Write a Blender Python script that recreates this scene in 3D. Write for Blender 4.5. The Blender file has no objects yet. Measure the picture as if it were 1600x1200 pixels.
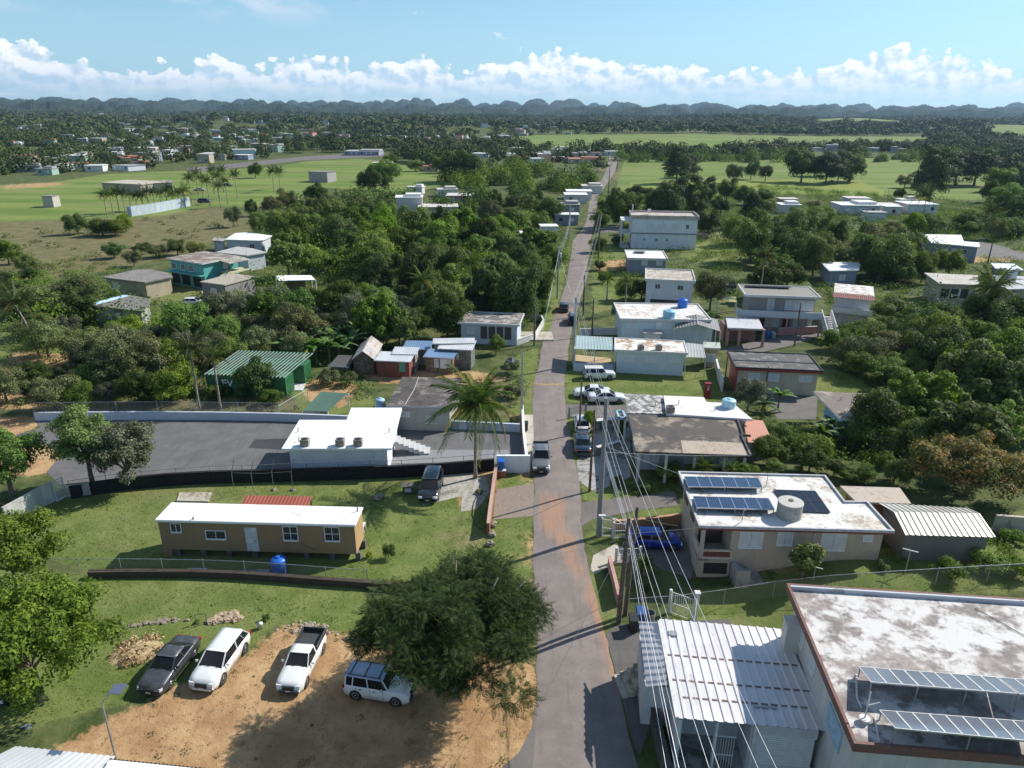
import bpy, math, random
import numpy as np
from mathutils import Vector, Matrix
SC = bpy.context.scene
COL = SC.collection
R = math.radians
# ---------------------------------------------------------------- camera
CAMH = 34.0; PITCH = 20.9; ROLL = 0.4; FPX = 1120.0
CAMR = (Matrix.Rotation(R(90 - PITCH), 3, 'X') @ Matrix.Rotation(R(ROLL), 3, 'Z'))
cd = bpy.data.cameras.new('camera'); cam = bpy.data.objects.new('camera', cd); COL.objects.link(cam)
cd.sensor_width = 36; cd.lens = 36 * FPX / 1600; cd.clip_start = 0.5; cd.clip_end = 60000
cam.matrix_world = Matrix.Translation((0, 0, CAMH)) @ CAMR.to_4x4()
SC.camera = cam
# ---------------------------------------------------------------- light and sky
SUN_AZ, SUN_EL = 62.0, 39.0            # clockwise from +Y, above the horizon
SUNV = Vector((math.sin(R(SUN_AZ)) * math.cos(R(SUN_EL)), math.cos(R(SUN_AZ)) * math.cos(R(SUN_EL)), math.sin(R(SUN_EL))))
sl = bpy.data.lights.new('sun', 'SUN'); so = bpy.data.objects.new('sun', sl); COL.objects.link(so)
sl.energy = 5.0; sl.angle = R(0.53); sl.color = (1, .955, .88)
so.rotation_euler = SUNV.to_track_quat('Z', 'Y').to_euler(); so.location = (0, 0, 80)
SC.view_settings.view_transform = 'Standard'; SC.view_settings.look = 'None'
SC.view_settings.exposure = 0.35; SC.view_settings.gamma = 1.0
SC.cycles.use_denoising = True
SC.cycles.max_bounces = 6; SC.cycles.diffuse_bounces = 2; SC.cycles.glossy_bounces = 2
SC.cycles.transmission_bounces = 3; SC.cycles.volume_bounces = 0; SC.cycles.transparent_max_bounces = 6
SC.cycles.caustics_reflective = False; SC.cycles.caustics_refractive = False
SC.cycles.sample_clamp_indirect = 4

class NT:
    """tiny node helper"""
    def __init__(s, tree): s.t = tree; s.n = tree.nodes; s.l = tree.links
    def put(s, sock, v):
        if hasattr(v, 'links') or isinstance(v, bpy.types.NodeSocket): s.l.new(v, sock)
        else:
            if hasattr(sock.default_value, '__len__') and not hasattr(v, '__len__'): v = (v,) * len(sock.default_value)
            if hasattr(v, '__len__') and len(v) == 3 and len(sock.default_value) == 4: v = tuple(v) + (1,)
            sock.default_value = v
    def add(s, typ, outs=0, **kw):
        nd = s.n.new(typ); ins = {}
        for k, v in kw.items():
            if k.startswith('i_'): ins[k[2:].replace('_', ' ')] = v
            else: setattr(nd, k, v)
        for k, v in ins.items():
            s.put(nd.inputs[int(k)] if k.isdigit() else nd.inputs[k], v)
        return nd.outputs[outs]
    def math(s, op, a, b=0.0, c=None, clamp=False):
        nd = s.n.new('ShaderNodeMath'); nd.operation = op; nd.use_clamp = clamp
        s.put(nd.inputs[0], a); s.put(nd.inputs[1], b)
        if c is not None: s.put(nd.inputs[2], c)
        return nd.outputs[0]
    def vmath(s, op, a, b=(0, 0, 0)):
        nd = s.n.new('ShaderNodeVectorMath'); nd.operation = op
        s.put(nd.inputs[0], a); s.put(nd.inputs[3] if op == 'SCALE' else nd.inputs[1], b)
        return nd.outputs[1] if op in ('DOT_PRODUCT', 'LENGTH') else nd.outputs[0]
    def ss(s, x, a, b, t0=0.0, t1=1.0):
        nd = s.n.new('ShaderNodeMapRange'); nd.interpolation_type = 'SMOOTHSTEP'
        for i, v in enumerate((x, a, b, t0, t1)): s.put(nd.inputs[i], v)
        return nd.outputs[0]
    def mix(s, f, a, b, bt='MIX'):
        nd = s.n.new('ShaderNodeMix'); nd.data_type = 'RGBA'; nd.blend_type = bt; nd.clamp_factor = True
        s.put(nd.inputs[0], f); s.put(nd.inputs[6], a); s.put(nd.inputs[7], b)
        return nd.outputs[2]
    def noise(s, vec, scale, detail=4, rough=.55, dist=0.0, dim='3D'):
        nd = s.n.new('ShaderNodeTexNoise'); nd.noise_dimensions = dim
        if vec is not None: s.l.new(vec, nd.inputs['Vector'])
        nd.inputs['Scale'].default_value = scale; nd.inputs['Detail'].default_value = detail
        nd.inputs['Roughness'].default_value = rough; nd.inputs['Distortion'].default_value = dist
        return nd.outputs[0]
    def scale(s, vec, k): return s.vmath('MULTIPLY', vec, k)

def build_world():
    w = bpy.data.worlds.new('World'); SC.world = w; w.use_nodes = True
    t = NT(w.node_tree); t.n.clear()
    sky = t.add('ShaderNodeTexSky', sky_type='NISHITA', sun_disc=False, sun_elevation=R(SUN_EL), sun_rotation=R(SUN_AZ),
                altitude=50, air_density=1.0, dust_density=0.5, ozone_density=1.0)
    d = t.add('ShaderNodeTexCoord', outs=0)   # generated = direction for the world
    d = t.vmath('NORMALIZE', d)
    sx = t.n.new('ShaderNodeSeparateXYZ'); t.l.new(d, sx.inputs[0]); X, Y, Z = sx.outputs
    az = t.math('ARCTAN2', X, Y); el = t.math('ARCSINE', Z)
    cx = t.n.new('ShaderNodeCombineXYZ'); t.l.new(az, cx.inputs[0]); t.l.new(el, cx.inputs[1])
    P = cx.outputs[0]
    col = t.mix(1.0, sky, (.74, 1.06, 1.22), 'MULTIPLY')
    # the air gets paler towards the horizon
    col = t.mix(t.ss(el, .24, .0, 0, .62), col, (4.5, 7.3, 9.2))
    def bank(off, ang, seed):
        p = t.vmath('ADD', P, (off[0] + seed, off[1], 0))
        wide = t.noise(t.vmath('ADD', P, (seed, 0, 3)), 8.0, 2, .5)
        lump = t.noise(t.scale(p, (1, 1.5, 1)), 24.0, 8, .58, dim='2D')
        wp = t.vmath('ADD', t.scale(p, (1, 1.2, 1)), t.vmath('SCALE', t.add('ShaderNodeTexNoise', outs=1, i_Vector=p, i_Scale=50.0, i_Detail=2.0), .02))
        def vor(sc):
            v = t.n.new('ShaderNodeTexVoronoi'); v.voronoi_dimensions = '2D'; v.feature = 'SMOOTH_F1'; v.inputs['Scale'].default_value = sc
            v.inputs['Smoothness'].default_value = .25; t.l.new(wp, v.inputs['Vector']); return v.outputs[0]
        e = t.math('ADD', el, off[1])
        top = t.math('ADD', t.math('MULTIPLY', wide, .095), ang - .055)
        h = t.math('SUBTRACT', top, e)                                         # >0 inside
        h = t.math('ADD', h, t.math('MULTIPLY', t.math('SUBTRACT', lump, .5), .05))
        h = t.math('ADD', h, t.math('MULTIPLY', t.math('SUBTRACT', .45, vor(48)), .022))
        h = t.math('ADD', h, t.math('MULTIPLY', t.math('SUBTRACT', .45, vor(115)), .010))
        return h
    h0 = bank((0, 0), .060, 3.1)
    h1 = bank((.006, .007), .060, 3.1)          # the same cloud looked up a little towards the sun
    dens = t.ss(h0, .0, .004)
    lit = t.math('ADD', t.math('MULTIPLY', t.math('SUBTRACT', h0, h1), 60.0), .22, clamp=True)
    ragged = t.noise(t.scale(P, (1, 3.0, 1)), 16.0, 6, .6)
    base = t.ss(t.math('ADD', el, t.math('MULTIPLY', t.math('SUBTRACT', ragged, .5), .045)), .004, .034)
    up = t.ss(el, .012, .052)
    lit2 = t.math('MULTIPLY', lit, t.math('ADD', t.math('MULTIPLY', up, .6), .4))
    ccol = t.mix(lit2, (5.5, 7.3, 8.8), (11.0, 11.0, 11.0))
    col = t.mix(t.math('MULTIPLY', t.math('MULTIPLY', dens, base), .95), col, ccol)
    # thin bands of white under the bank
    st = t.noise(t.scale(P, (1, 9, 1)), 7.0, 6, .6)
    col = t.mix(t.math('MULTIPLY', t.math('MULTIPLY', t.ss(st, .5, .68), t.ss(el, .045, .02)), .5), col, (9.0, 9.4, 9.6))
    # a few loose small clouds higher up
    n1 = t.noise(t.scale(t.vmath('ADD', P, (7.7, 1.3, 0)), (1, 2.3, 1)), 5.2, 7, .58)
    m1 = t.math('MULTIPLY', t.ss(n1, .49, .60), t.ss(el, .085, .13))
    m1 = t.math('MULTIPLY', m1, t.ss(az, -.1, -.35))
    col = t.mix(t.math('MULTIPLY', m1, .75), col, (8.6, 8.6, 9.4))
    n2 = t.noise(t.scale(t.vmath('ADD', P, (1.7, 5.3, 0)), (1, 2.0, 1)), 15.0, 5, .55)
    m2 = t.math('MULTIPLY', t.ss(n2, .66, .73), t.ss(el, .07, .10))
    col = t.mix(t.math('MULTIPLY', m2, .7), col, (9.2, 9.4, 9.6))
    bg = t.n.new('ShaderNodeBackground'); t.l.new(col, bg.inputs[0]); bg.inputs[1].default_value = 0.086
    out = t.n.new('ShaderNodeOutputWorld'); t.l.new(bg.outputs[0], out.inputs[0])
    w.cycles.sampling_method = 'MANUAL'; w.cycles.sample_map_resolution = 256
build_world()

# ---------------------------------------------------------------- geometry of the view
def ray(px, py):
    return CAMR @ Vector(((px - 800) / FPX, -(py - 600) / FPX, -1.0))
def G(px, py, z=0.0):
    """the point of the place at height z that the photograph shows at (px, py)"""
    d = ray(px, py); k = (z - CAMH) / d.z
    return Vector((d.x * k, d.y * k, z))
def ss(a, b, x):
    t = np.clip((x - a) / (b - a), 0, 1); return t * t * (3 - 2 * t)
_rs = np.random.RandomState(5)
_dom = [(_rs.uniform(-3600, 3600), _rs.uniform(950, 3600), _rs.uniform(90, 260), _rs.uniform(6, 20)) for _ in range(150)]
def hgt(x, y):
    x = np.asarray(x, float); y = np.asarray(y, float)
    h = 1.9 * ss(15, 27, x) * ss(37, 44, y) * (1 - ss(60, 70, y))
    far = np.zeros_like(h)
    for cx, cy, w, a in _dom:
        far = np.maximum(far, a * np.exp(-((x - cx) ** 2 + (y - cy) ** 2) / (w * w)))
    h = h + far * ss(900, 1500, y) * (1 - .5 * ss(2600, 3600, y))
    return h
def Gt(px, py, up=0.0):
    z = 0.0
    for _ in range(4):
        p = G(px, py, z + up); z = float(hgt(p.x, p.y))
    return Vector((p.x, p.y, z))
def top_h(p, py):
    """height of the point above p (a ground point) that shows at row py"""
    lo, hi = 0.0, 60.0
    Ri = CAMR.transposed()
    for _ in range(30):
        m = (lo + hi) / 2; c = Ri @ Vector((p.x, p.y, m - CAMH)); y = 600 - FPX * c.y / -c.z
        if y > py: lo = m
        else: hi = m
    return lo
def proj(p):
    c = CAMR.transposed() @ (Vector(p) - Vector((0, 0, CAMH)))
    return 800 + FPX * c.x / -c.z, 600 - FPX * c.y / -c.z

# ---------------------------------------------------------------- mesh builder
class MB:
    def __init__(s): s.v = []; s.f = []; s.mi = []; s.cur = 0
    def _add(s, vs, fs):
        o = len(s.v); s.v += [tuple(p) for p in vs]
        for f in fs: s.f.append(tuple(o + i for i in f)); s.mi.append(s.cur)
        return s
    def box(s, x0, y0, z0, x1, y1, z1):
        if x0 > x1: x0, x1 = x1, x0
        if y0 > y1: y0, y1 = y1, y0
        if z0 > z1: z0, z1 = z1, z0
        return s._add([(x0, y0, z0), (x1, y0, z0), (x1, y1, z0), (x0, y1, z0), (x0, y0, z1), (x1, y0, z1), (x1, y1, z1), (x0, y1, z1)],
                      [(0, 3, 2, 1), (4, 5, 6, 7), (0, 1, 5, 4), (1, 2, 6, 5), (2, 3, 7, 6), (3, 0, 4, 7)])
    def hexa(s, b, t):
        return s._add(list(b) + list(t), [(0, 3, 2, 1), (4, 5, 6, 7), (0, 1, 5, 4), (1, 2, 6, 5), (2, 3, 7, 6), (3, 0, 4, 7)])
    def prism(s, poly, z0, z1):
        n = len(poly); a = sum(poly[i][0] * poly[(i + 1) % n][1] - poly[(i + 1) % n][0] * poly[i][1] for i in range(n))
        if a < 0: poly = poly[::-1]
        vs = [(p[0], p[1], z0) for p in poly] + [(p[0], p[1], z1) for p in poly]
        return s._add(vs, [tuple(range(n))[::-1], tuple(range(n, 2 * n))] + [(i, (i + 1) % n, n + (i + 1) % n, n + i) for i in range(n)])
    def plate(s, c, th):
        """slab under the quad c (4 points, counter-clockwise from above), th thick"""
        b = [Vector(p) - Vector((0, 0, th)) for p in c]
        return s.hexa(b, c)
    def beam(s, a, b, w, h=None):
        a = Vector(a); b = Vector(b); d = (b - a).normalized(); h = h or w
        up = Vector((0, 0, 1)) if abs(d.z) < .95 else Vector((0, 1, 0))
        sx = d.cross(up).normalized() * w / 2; sy = sx.cross(d).normalized() * h / 2
        return s.hexa([a - sx - sy, a + sx - sy, a + sx + sy, a - sx + sy], [b - sx - sy, b + sx - sy, b + sx + sy, b - sx + sy])
    def tube(s, pts, r, n=6, caps=True):
        pts = [Vector(p) for p in pts]; o = len(s.v); m = len(pts)
        rr = r if hasattr(r, '__len__') else [r] * m
        ref = None
        for i, p in enumerate(pts):
            d = (pts[min(i + 1, m - 1)] - pts[max(i - 1, 0)]).normalized()
            if ref is None: ref = Vector((0, 0, 1)) if abs(d.z) < .9 else Vector((1, 0, 0))
            a = d.cross(ref).normalized(); b = a.cross(d).normalized(); ref = b
            for k in range(n):
                t = 2 * math.pi * k / n; s.v.append(tuple(p + a * math.cos(t) * rr[i] + b * math.sin(t) * rr[i]))
        for i in range(m - 1):
            for k in range(n):
                k2 = (k + 1) % n; s.f.append((o + i * n + k, o + i * n + k2, o + (i + 1) * n + k2, o + (i + 1) * n + k)); s.mi.append(s.cur)
        if caps:
            s.f.append(tuple(o + k for k in range(n))[::-1]); s.mi.append(s.cur)
            s.f.append(tuple(o + (m - 1) * n + k for k in range(n))); s.mi.append(s.cur)
        return s
    def lathe(s, prof, n=20, c=(0, 0, 0)):
        o = len(s.v); m = len(prof)
        for r, z in prof:
            for k in range(n):
                t = 2 * math.pi * k / n; s.v.append((c[0] + r * math.cos(t), c[1] + r * math.sin(t), c[2] + z))
        for i in range(m - 1):
            for k in range(n):
                k2 = (k + 1) % n; s.f.append((o + i * n + k, o + i * n + k2, o + (i + 1) * n + k2, o + (i + 1) * n + k)); s.mi.append(s.cur)
        s.f.append(tuple(o + k for k in range(n))[::-1]); s.mi.append(s.cur)
        s.f.append(tuple(o + (m - 1) * n + k for k in range(n))); s.mi.append(s.cur)
        return s
    def corr(s, c, pitch, amp, th=0.0):
        """corrugated sheet on the quad c = (near-left, near-right, far-right, far-left); the ribs run near to far"""
        a, b, cc, d = [Vector(p) for p in c]; W = (b - a).length; n = max(2, int(W / pitch)); o = len(s.v)
        nrm = (b - a).cross(d - a).normalized()
        if nrm.z < 0: nrm = -nrm
        prof = ((0, 0), (.62, 0), (.70, 1), (.92, 1))
        us = []
        for i in range(n):
            for q, h in prof: us.append(((i + q) / n, h))
        us.append((1, 0))
        for u, h in us:
            s.v.append(tuple(a.lerp(b, u) + nrm * h * amp)); s.v.append(tuple(d.lerp(cc, u) + nrm * h * amp))
        for i in range(len(us) - 1):
            s.f.append((o + 2 * i, o + 2 * i + 2, o + 2 * i + 3, o + 2 * i + 1)); s.mi.append(s.cur)
        return s
    def rock(s, c, r, rng, n=7, flat=.7):
        o = len(s.v); rows = 4
        for i in range(rows + 1):
            ph = math.pi * i / rows
            for k in range(n):
                t = 2 * math.pi * k / n + i * .3; q = r * rng.uniform(.75, 1.15)
                s.v.append((c[0] + q * math.sin(ph) * math.cos(t), c[1] + q * math.sin(ph) * math.sin(t), c[2] + r * flat * .6 + q * math.cos(ph) * flat))
        for i in range(rows):
            for k in range(n):
                k2 = (k + 1) % n; s.f.append((o + i * n + k, o + (i + 1) * n + k, o + (i + 1) * n + k2, o + i * n + k2)); s.mi.append(s.cur)
        return s
    def obj(s, name, mat, parent=None, smooth=False, bevel=0, loc=None, mods=None, **tags):
        me = bpy.data.meshes.new(name); me.from_pydata(s.v, [], s.f)
        mats = mat if isinstance(mat, (list, tuple)) else [mat]
        for m in mats: me.materials.append(m)
        if len(mats) > 1: me.polygons.foreach_set('material_index', s.mi)
        if smooth: me.polygons.foreach_set('use_smooth', [True] * len(me.polygons))
        me.update()
        o = bpy.data.objects.new(name, me); COL.objects.link(o)
        if parent is not None: o.parent = parent
        if loc is not None: o.location = loc
        if bevel:
            b = o.modifiers.new('bevel', 'BEVEL'); b.width = bevel; b.segments = 2; b.limit_method = 'ANGLE'
        if mods == 'subsurf':
            b = o.modifiers.new('subsurf', 'SUBSURF'); b.levels = b.render_levels = 1
        tag(o, **tags)
        return o
def tag(o, label=None, cat=None, group=None, kind=None):
    if label: o['label'] = label
    if cat: o['category'] = cat
    if group: o['group'] = group
    if kind: o['kind'] = kind
    return o
def thing(name, label, cat, loc=(0, 0, 0), rz=0.0, group=None, kind=None):
    o = bpy.data.objects.new(name, None); COL.objects.link(o); o.empty_display_size = .3
    o.location = loc; o.rotation_euler = (0, 0, rz)
    return tag(o, label, cat, group, kind)
def copy_tree(root, loc, rz=None, sc=None, label=None, group=None, name=None):
    r = root.copy(); COL.objects.link(r); r.location = loc
    if name: r.name = name
    if rz is not None: r.rotation_euler = (r.rotation_euler[0], r.rotation_euler[1], rz)
    if sc is not None: r.scale = sc if hasattr(sc, '__len__') else (sc, sc, sc)
    if label: r['label'] = label
    if group: r['group'] = group
    for ch in list(root.children):
        c = ch.copy(); COL.objects.link(c); c.parent = r
        for g in list(ch.children):
            d = g.copy(); COL.objects.link(d); d.parent = c
    return r
def np_mesh(name, V, F, mat, attrs=None, smooth=False):
    """mesh from arrays: V (n,3), F (m,k)"""
    me = bpy.data.meshes.new(name); V = np.ascontiguousarray(V, np.float32); F = np.ascontiguousarray(F, np.int32)
    m, k = F.shape
    me.vertices.add(len(V)); me.vertices.foreach_set('co', V.ravel())
    me.loops.add(m * k); me.loops.foreach_set('vertex_index', F.ravel())
    me.polygons.add(m); me.polygons.foreach_set('loop_start', np.arange(0, m * k, k, dtype=np.int32))
    if smooth: me.polygons.foreach_set('use_smooth', np.ones(m, bool))
    for an, a in (attrs or {}).items():
        if a.ndim == 1:
            at = me.attributes.new(an, 'FLOAT', 'POINT'); at.data.foreach_set('value', a.astype(np.float32))
        else:
            at = me.attributes.new(an, 'FLOAT_COLOR', 'POINT'); at.data.foreach_set('color', a.astype(np.float32).ravel())
    me.materials.append(mat); me.update(calc_edges=True)
    return me
def link(name, me, parent=None, loc=None, **tags):
    o = bpy.data.objects.new(name, me); COL.objects.link(o)
    if parent is not None: o.parent = parent
    if loc is not None: o.location = loc
    tag(o, **tags); return o
_O = ['second', 'third', 'fourth', 'fifth', 'sixth', 'seventh', 'eighth', 'ninth', 'tenth', 'eleventh', 'twelfth'] + ['%dth' % i for i in range(13, 21)] + ['21st', '22nd', '23rd'] + ['%dth' % i for i in range(24, 31)]
ORD = ['leftmost'] + [o + ' from left' for o in _O]
# ---------------------------------------------------------------- materials
_mc = {}
def base_mat(name):
    m = bpy.data.materials.new(name); m.use_nodes = True; t = NT(m.node_tree)
    b = t.n['Principled BSDF']; return m, t, b
def bump(t, b, h, strength, dist):
    nd = t.n.new('ShaderNodeBump'); nd.inputs['Strength'].default_value = strength; nd.inputs['Distance'].default_value = dist
    t.l.new(h, nd.inputs['Height']); t.l.new(nd.outputs[0], b.inputs['Normal'])
def OBJC(t): return t.add('ShaderNodeTexCoord', outs=3)
def POS(t): return t.add('ShaderNodeNewGeometry', outs=0)
def plain(name, col, rough=.6, metal=0.0, var=.12, scale=3.0, bumps=0.0, coat=0.0):
    """one colour with slight uneven weathering"""
    if name in _mc: return _mc[name]
    m, t, b = base_mat(name)
    n = t.noise(OBJC(t), scale, 5, .6)
    dark = tuple(c * (1 - var * 1.6) for c in col); lite = tuple(min(1, c * (1 + var)) for c in col)
    t.put(b.inputs['Base Color'], t.mix(t.ss(n, .32, .68), dark, lite))
    b.inputs['Roughness'].default_value = rough; b.inputs['Metallic'].default_value = metal
    if coat: b.inputs['Coat Weight'].default_value = coat; b.inputs['Coat Roughness'].default_value = .08
    if bumps: bump(t, b, t.noise(OBJC(t), 25, 4, .6), bumps, .02)
    _mc[name] = m; return m
def stained(name, col, dirt=(.2, .18, .15), amount=.5, scale=.45, rough=.8, second=None, spots=0.0):
    """painted or bare concrete slab with mildew patches; amount = share that is dirty"""
    if name in _mc: return _mc[name]
    m, t, b = base_mat(name); p = POS(t)
    n = t.noise(p, scale, 9, .62, .6); n2 = t.noise(p, scale * 4.5, 7, .65, .3); n3 = t.noise(p, 9, 4, .6)
    k = t.math('ADD', t.math('MULTIPLY', n, .68), t.math('MULTIPLY', n2, .32))
    c = .36 + .3 * amount
    f = t.ss(k, c + .045, c - .045)
    streak = t.noise(t.scale(p, (.5, 2.5, 1)), scale * 3, 6, .6)
    f = t.math('MAXIMUM', f, t.math('MULTIPLY', t.ss(streak, .62, .75), .7))
    cc = t.mix(t.ss(n3, .3, .7), tuple(x * .93 for x in col), col)
    dd = t.mix(t.ss(n2, .35, .65), dirt, tuple(x * 1.9 for x in dirt))
    if second: cc = t.mix(t.ss(t.noise(p, scale * 1.7, 5, .5), .52, .6), cc, second)
    t.put(b.inputs['Base Color'], t.mix(f, cc, dd))
    b.inputs['Roughness'].default_value = rough
    bump(t, b, n3, .25, .02)
    _mc[name] = m; return m
def wallmat(name, col, grime=.35):
    """painted render: rain streaks and a dirty foot"""
    if name in _mc: return _mc[name]
    m, t, b = base_mat(name); p = POS(t)
    n = t.noise(t.scale(p, (1, 1, .25)), 1.6, 6, .6); n2 = t.noise(p, .5, 4, .5)
    st = t.ss(t.noise(t.scale(p, (3.5, 3.5, .35)), 1.5, 5, .6), .58, .75)
    c = t.mix(t.ss(n, .35, .7), tuple(x * (1 - grime * .35) for x in col), col)
    c = t.mix(t.math('MULTIPLY', t.ss(n2, .45, .65), grime * .4), c, tuple(x * .72 for x in col))
    c = t.mix(t.math('MULTIPLY', st, grime * .8), c, tuple(x * .5 for x in col))
    t.put(b.inputs['Base Color'], c); b.inputs['Roughness'].default_value = .75
    bump(t, b, t.noise(p, 12, 4, .6), .15, .02)
    _mc[name] = m; return m
def metal_sheet(name, col, rust=(.25, .12, .06), amount=.2, rough=.42, along=(1, .12, 1), metal=.25):
    if name in _mc: return _mc[name]
    m, t, b = base_mat(name); p = OBJC(t)
    n = t.noise(t.scale(p, along), 2.2, 7, .65); n2 = t.noise(p, .9, 5, .6)
    f = t.ss(t.math('ADD', t.math('MULTIPLY', n, .6), t.math('MULTIPLY', n2, .4)), .66 - .3 * amount, .76 - .2 * amount)
    c = t.mix(t.ss(t.noise(p, .35, 3), .4, .6), tuple(x * .88 for x in col), col)
    t.put(b.inputs['Base Color'], t.mix(t.math('MULTIPLY', f, .8), c, rust))
    b.inputs['Roughness'].default_value = rough; b.inputs['Metallic'].default_value = metal
    _mc[name] = m; return m
def glassy(name, col=(.01, .012, .014), rough=.06):
    if name in _mc: return _mc[name]
    m, t, b = base_mat(name); t.put(b.inputs['Base Color'], col); b.inputs['Roughness'].default_value = rough
    b.inputs['Specular IOR Level'].default_value = .35; _mc[name] = m; return m
def carpaint(name, col, rough=.3, worn=0.0):
    if name in _mc: return _mc[name]
    m, t, b = base_mat(name); p = OBJC(t)
    dust = t.ss(t.noise(p, 2.2, 6, .6), .5 - worn * .2, .8)
    t.put(b.inputs['Base Color'], t.mix(t.math('MULTIPLY', dust, .12 + worn * .5), col, (.30, .27, .23)))
    t.put(b.inputs['Roughness'], t.math('ADD', rough, t.math('MULTIPLY', dust, .3)))
    b.inputs['Coat Weight'].default_value = .8 * (1 - worn); b.inputs['Coat Roughness'].default_value = .05
    _mc[name] = m; return m
def leafmat(name, a, bcol, c=None, trans=.28, spec=.12):
    """foliage: colour differs leaf by leaf and plant by plant"""
    if name in _mc: return _mc[name]
    m, t, b = base_mat(name)
    lr = t.add('ShaderNodeAttribute', outs=2, attribute_name='lr')
    oi = t.add('ShaderNodeObjectInfo', outs=5)
    k = t.noise(OBJC(t), .5, 3, .6)
    col = t.mix(t.ss(t.math('ADD', t.math('MULTIPLY', lr, .7), t.math('MULTIPLY', k, .5)), .3, .95), a, bcol)
    if c: col = t.mix(t.math('MULTIPLY', t.ss(lr, .86 if name != 'leaf_autumn' else .5, .93 if name != 'leaf_autumn' else .8), t.ss(k, .42, .6)), col, c)
    hs = t.n.new('ShaderNodeHueSaturation'); t.l.new(col, hs.inputs['Color'])
    t.put(hs.inputs['Hue'], t.math('ADD', .5 - .022, t.math('MULTIPLY', oi, .044)))
    t.put(hs.inputs['Value'], t.math('ADD', .68, t.math('MULTIPLY', t.math('FRACT', t.math('MULTIPLY', oi, 7.3)), .78)))
    t.put(hs.inputs['Saturation'], t.math('ADD', .82, t.math('MULTIPLY', t.math('FRACT', t.math('MULTIPLY', oi, 3.7)), .3)))
    col = hs.outputs[0]
    t.l.new(col, b.inputs['Base Color']); b.inputs['Roughness'].default_value = .62
    b.inputs['Specular IOR Level'].default_value = spec
    tr = t.n.new('ShaderNodeBsdfTranslucent'); t.put(tr.inputs[0], t.mix(1.0, col, (1.5, 1.6, .6), 'MULTIPLY'))
    mx = t.n.new('ShaderNodeMixShader'); mx.inputs[0].default_value = trans
    t.l.new(b.outputs[0], mx.inputs[1]); t.l.new(tr.outputs[0], mx.inputs[2])
    t.l.new(mx.outputs[0], t.n['Material Output'].inputs[0])
    _mc[name] = m; return m

WHITE = plain('white_paint', (.78, .78, .77), .5, var=.04)
OFFW = plain('off_white_paint', (.62, .61, .58), .6, var=.08)
CONC = stained('concrete', (.36, .35, .32), (.11, .105, .09), .35)
CONCL = stained('pale_concrete', (.46, .42, .34), (.2, .17, .12), .3)
BLACK = plain('black_plastic', (.02, .02, .021), .5, var=.1)
RUBBER = plain('rubber', (.022, .022, .022), .8, var=.1)
CHROME = plain('bright_metal', (.6, .6, .6), .25, .9, var=.05)
GALV = plain('galvanised_steel', (.42, .43, .43), .45, .6, var=.15)
STEELG = plain('dull_grey_steel', (.25, .25, .25), .55, .4, var=.2)
GLASS = glassy('dark_glass')
CARGLASS = glassy('car_glass', (.012, .014, .016), .04)
WOODP = plain('weathered_pole_wood', (.16, .125, .09), .9, var=.35, scale=6, bumps=.4)
BARK = plain('bark', (.16, .13, .10), .9, var=.35, scale=4, bumps=.6)
BARKL = plain('pale_bark', (.30, .26, .21), .9, var=.3, scale=4, bumps=.5)
LIGHTL = plain('headlight_lens', (.75, .75, .72), .15, var=.02)
REDL = plain('tail_light_lens', (.35, .02, .015), .2, var=.05)
ROCKM = stained('rock', (.30, .25, .19), (.12, .10, .08), .4, scale=3)
SOIL = stained('reddish_soil', (.33, .19, .10), (.2, .12, .07), .4, scale=1.5)
LOUV = plain('white_louvre', (.70, .72, .73), .5, var=.05)
BLUEP = plain('blue_plastic', (.015, .13, .52), .45, var=.1)
# ---------------------------------------------------------------- ground
def pxpoly(pts, z=0.0): return np.array([tuple(G(x, y, z))[:2] for x, y in pts])
def inside(P, X, Y):
    c = np.zeros(X.shape, bool); n = len(P); j = n - 1
    for i in range(n):
        xi, yi = P[i]; xj, yj = P[j]
        if yi != yj:
            c ^= ((yi > Y) != (yj > Y)) & (X < (xj - xi) * (Y - yi) / (yj - yi) + xi)
        j = i
    return c
LAWN = [[(30, 830), (110, 765), (330, 755), (520, 752), (770, 735), (832, 742), (836, 905), (560, 905), (150, 890), (60, 870)],
        [(-60, 890), (560, 912), (590, 1000), (500, 985), (430, 970), (400, 1010), (330, 1050), (230, 1090), (60, 1130), (-60, 1150)],
        [(800, 560), (842, 540), (836, 600), (833, 655), (822, 655), (795, 640)],
        [(845, 500), (872, 400), (893, 380), (870, 490), (848, 540)],
        [(880, 578), (1125, 574), (1140, 600), (1130, 625), (1105, 630), (886, 628)],
        [(1195, 600), (1290, 575), (1345, 590), (1362, 612), (1275, 615), (1265, 642), (1195, 645)],
        [(975, 800), (1065, 790), (1066, 806), (975, 815)],
        [(1040, 985), (1060, 930), (1200, 905), (1600, 870), (1700, 940), (1240, 1000)],
        [(885, 655), (898, 650), (905, 700), (915, 740), (1060, 760), (1060, 770), (910, 785), (900, 740)],
        [(915, 895), (940, 885), (970, 960), (945, 985)], [(935, 810), (950, 830), (945, 850), (915, 850)],
        [(925, 420), (1000, 425), (1010, 470), (925, 490)], [(930, 380), (1060, 385), (1060, 395), (960, 410), (925, 410)],
        [(895, 395), (905, 372), (920, 340), (918, 375)], [(935, 310), (945, 300), (943, 345), (935, 350)],
        [(1100, 360), (1190, 370), (1200, 400), (1120, 420), (1060, 400)],
        [(450, 610), (545, 600), (585, 625), (590, 650), (470, 650)],
        [(200, 452), (310, 445), (320, 470), (240, 475)], [(0, 520), (140, 520), (140, 560), (0, 570)],
        [(600, 520), (640, 515), (640, 545), (600, 540)], [(1440, 395), (1600, 385), (1600, 402), (1540, 400)],
        [(1560, 825), (1700, 830), (1700, 850), (1570, 845)]]
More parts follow.
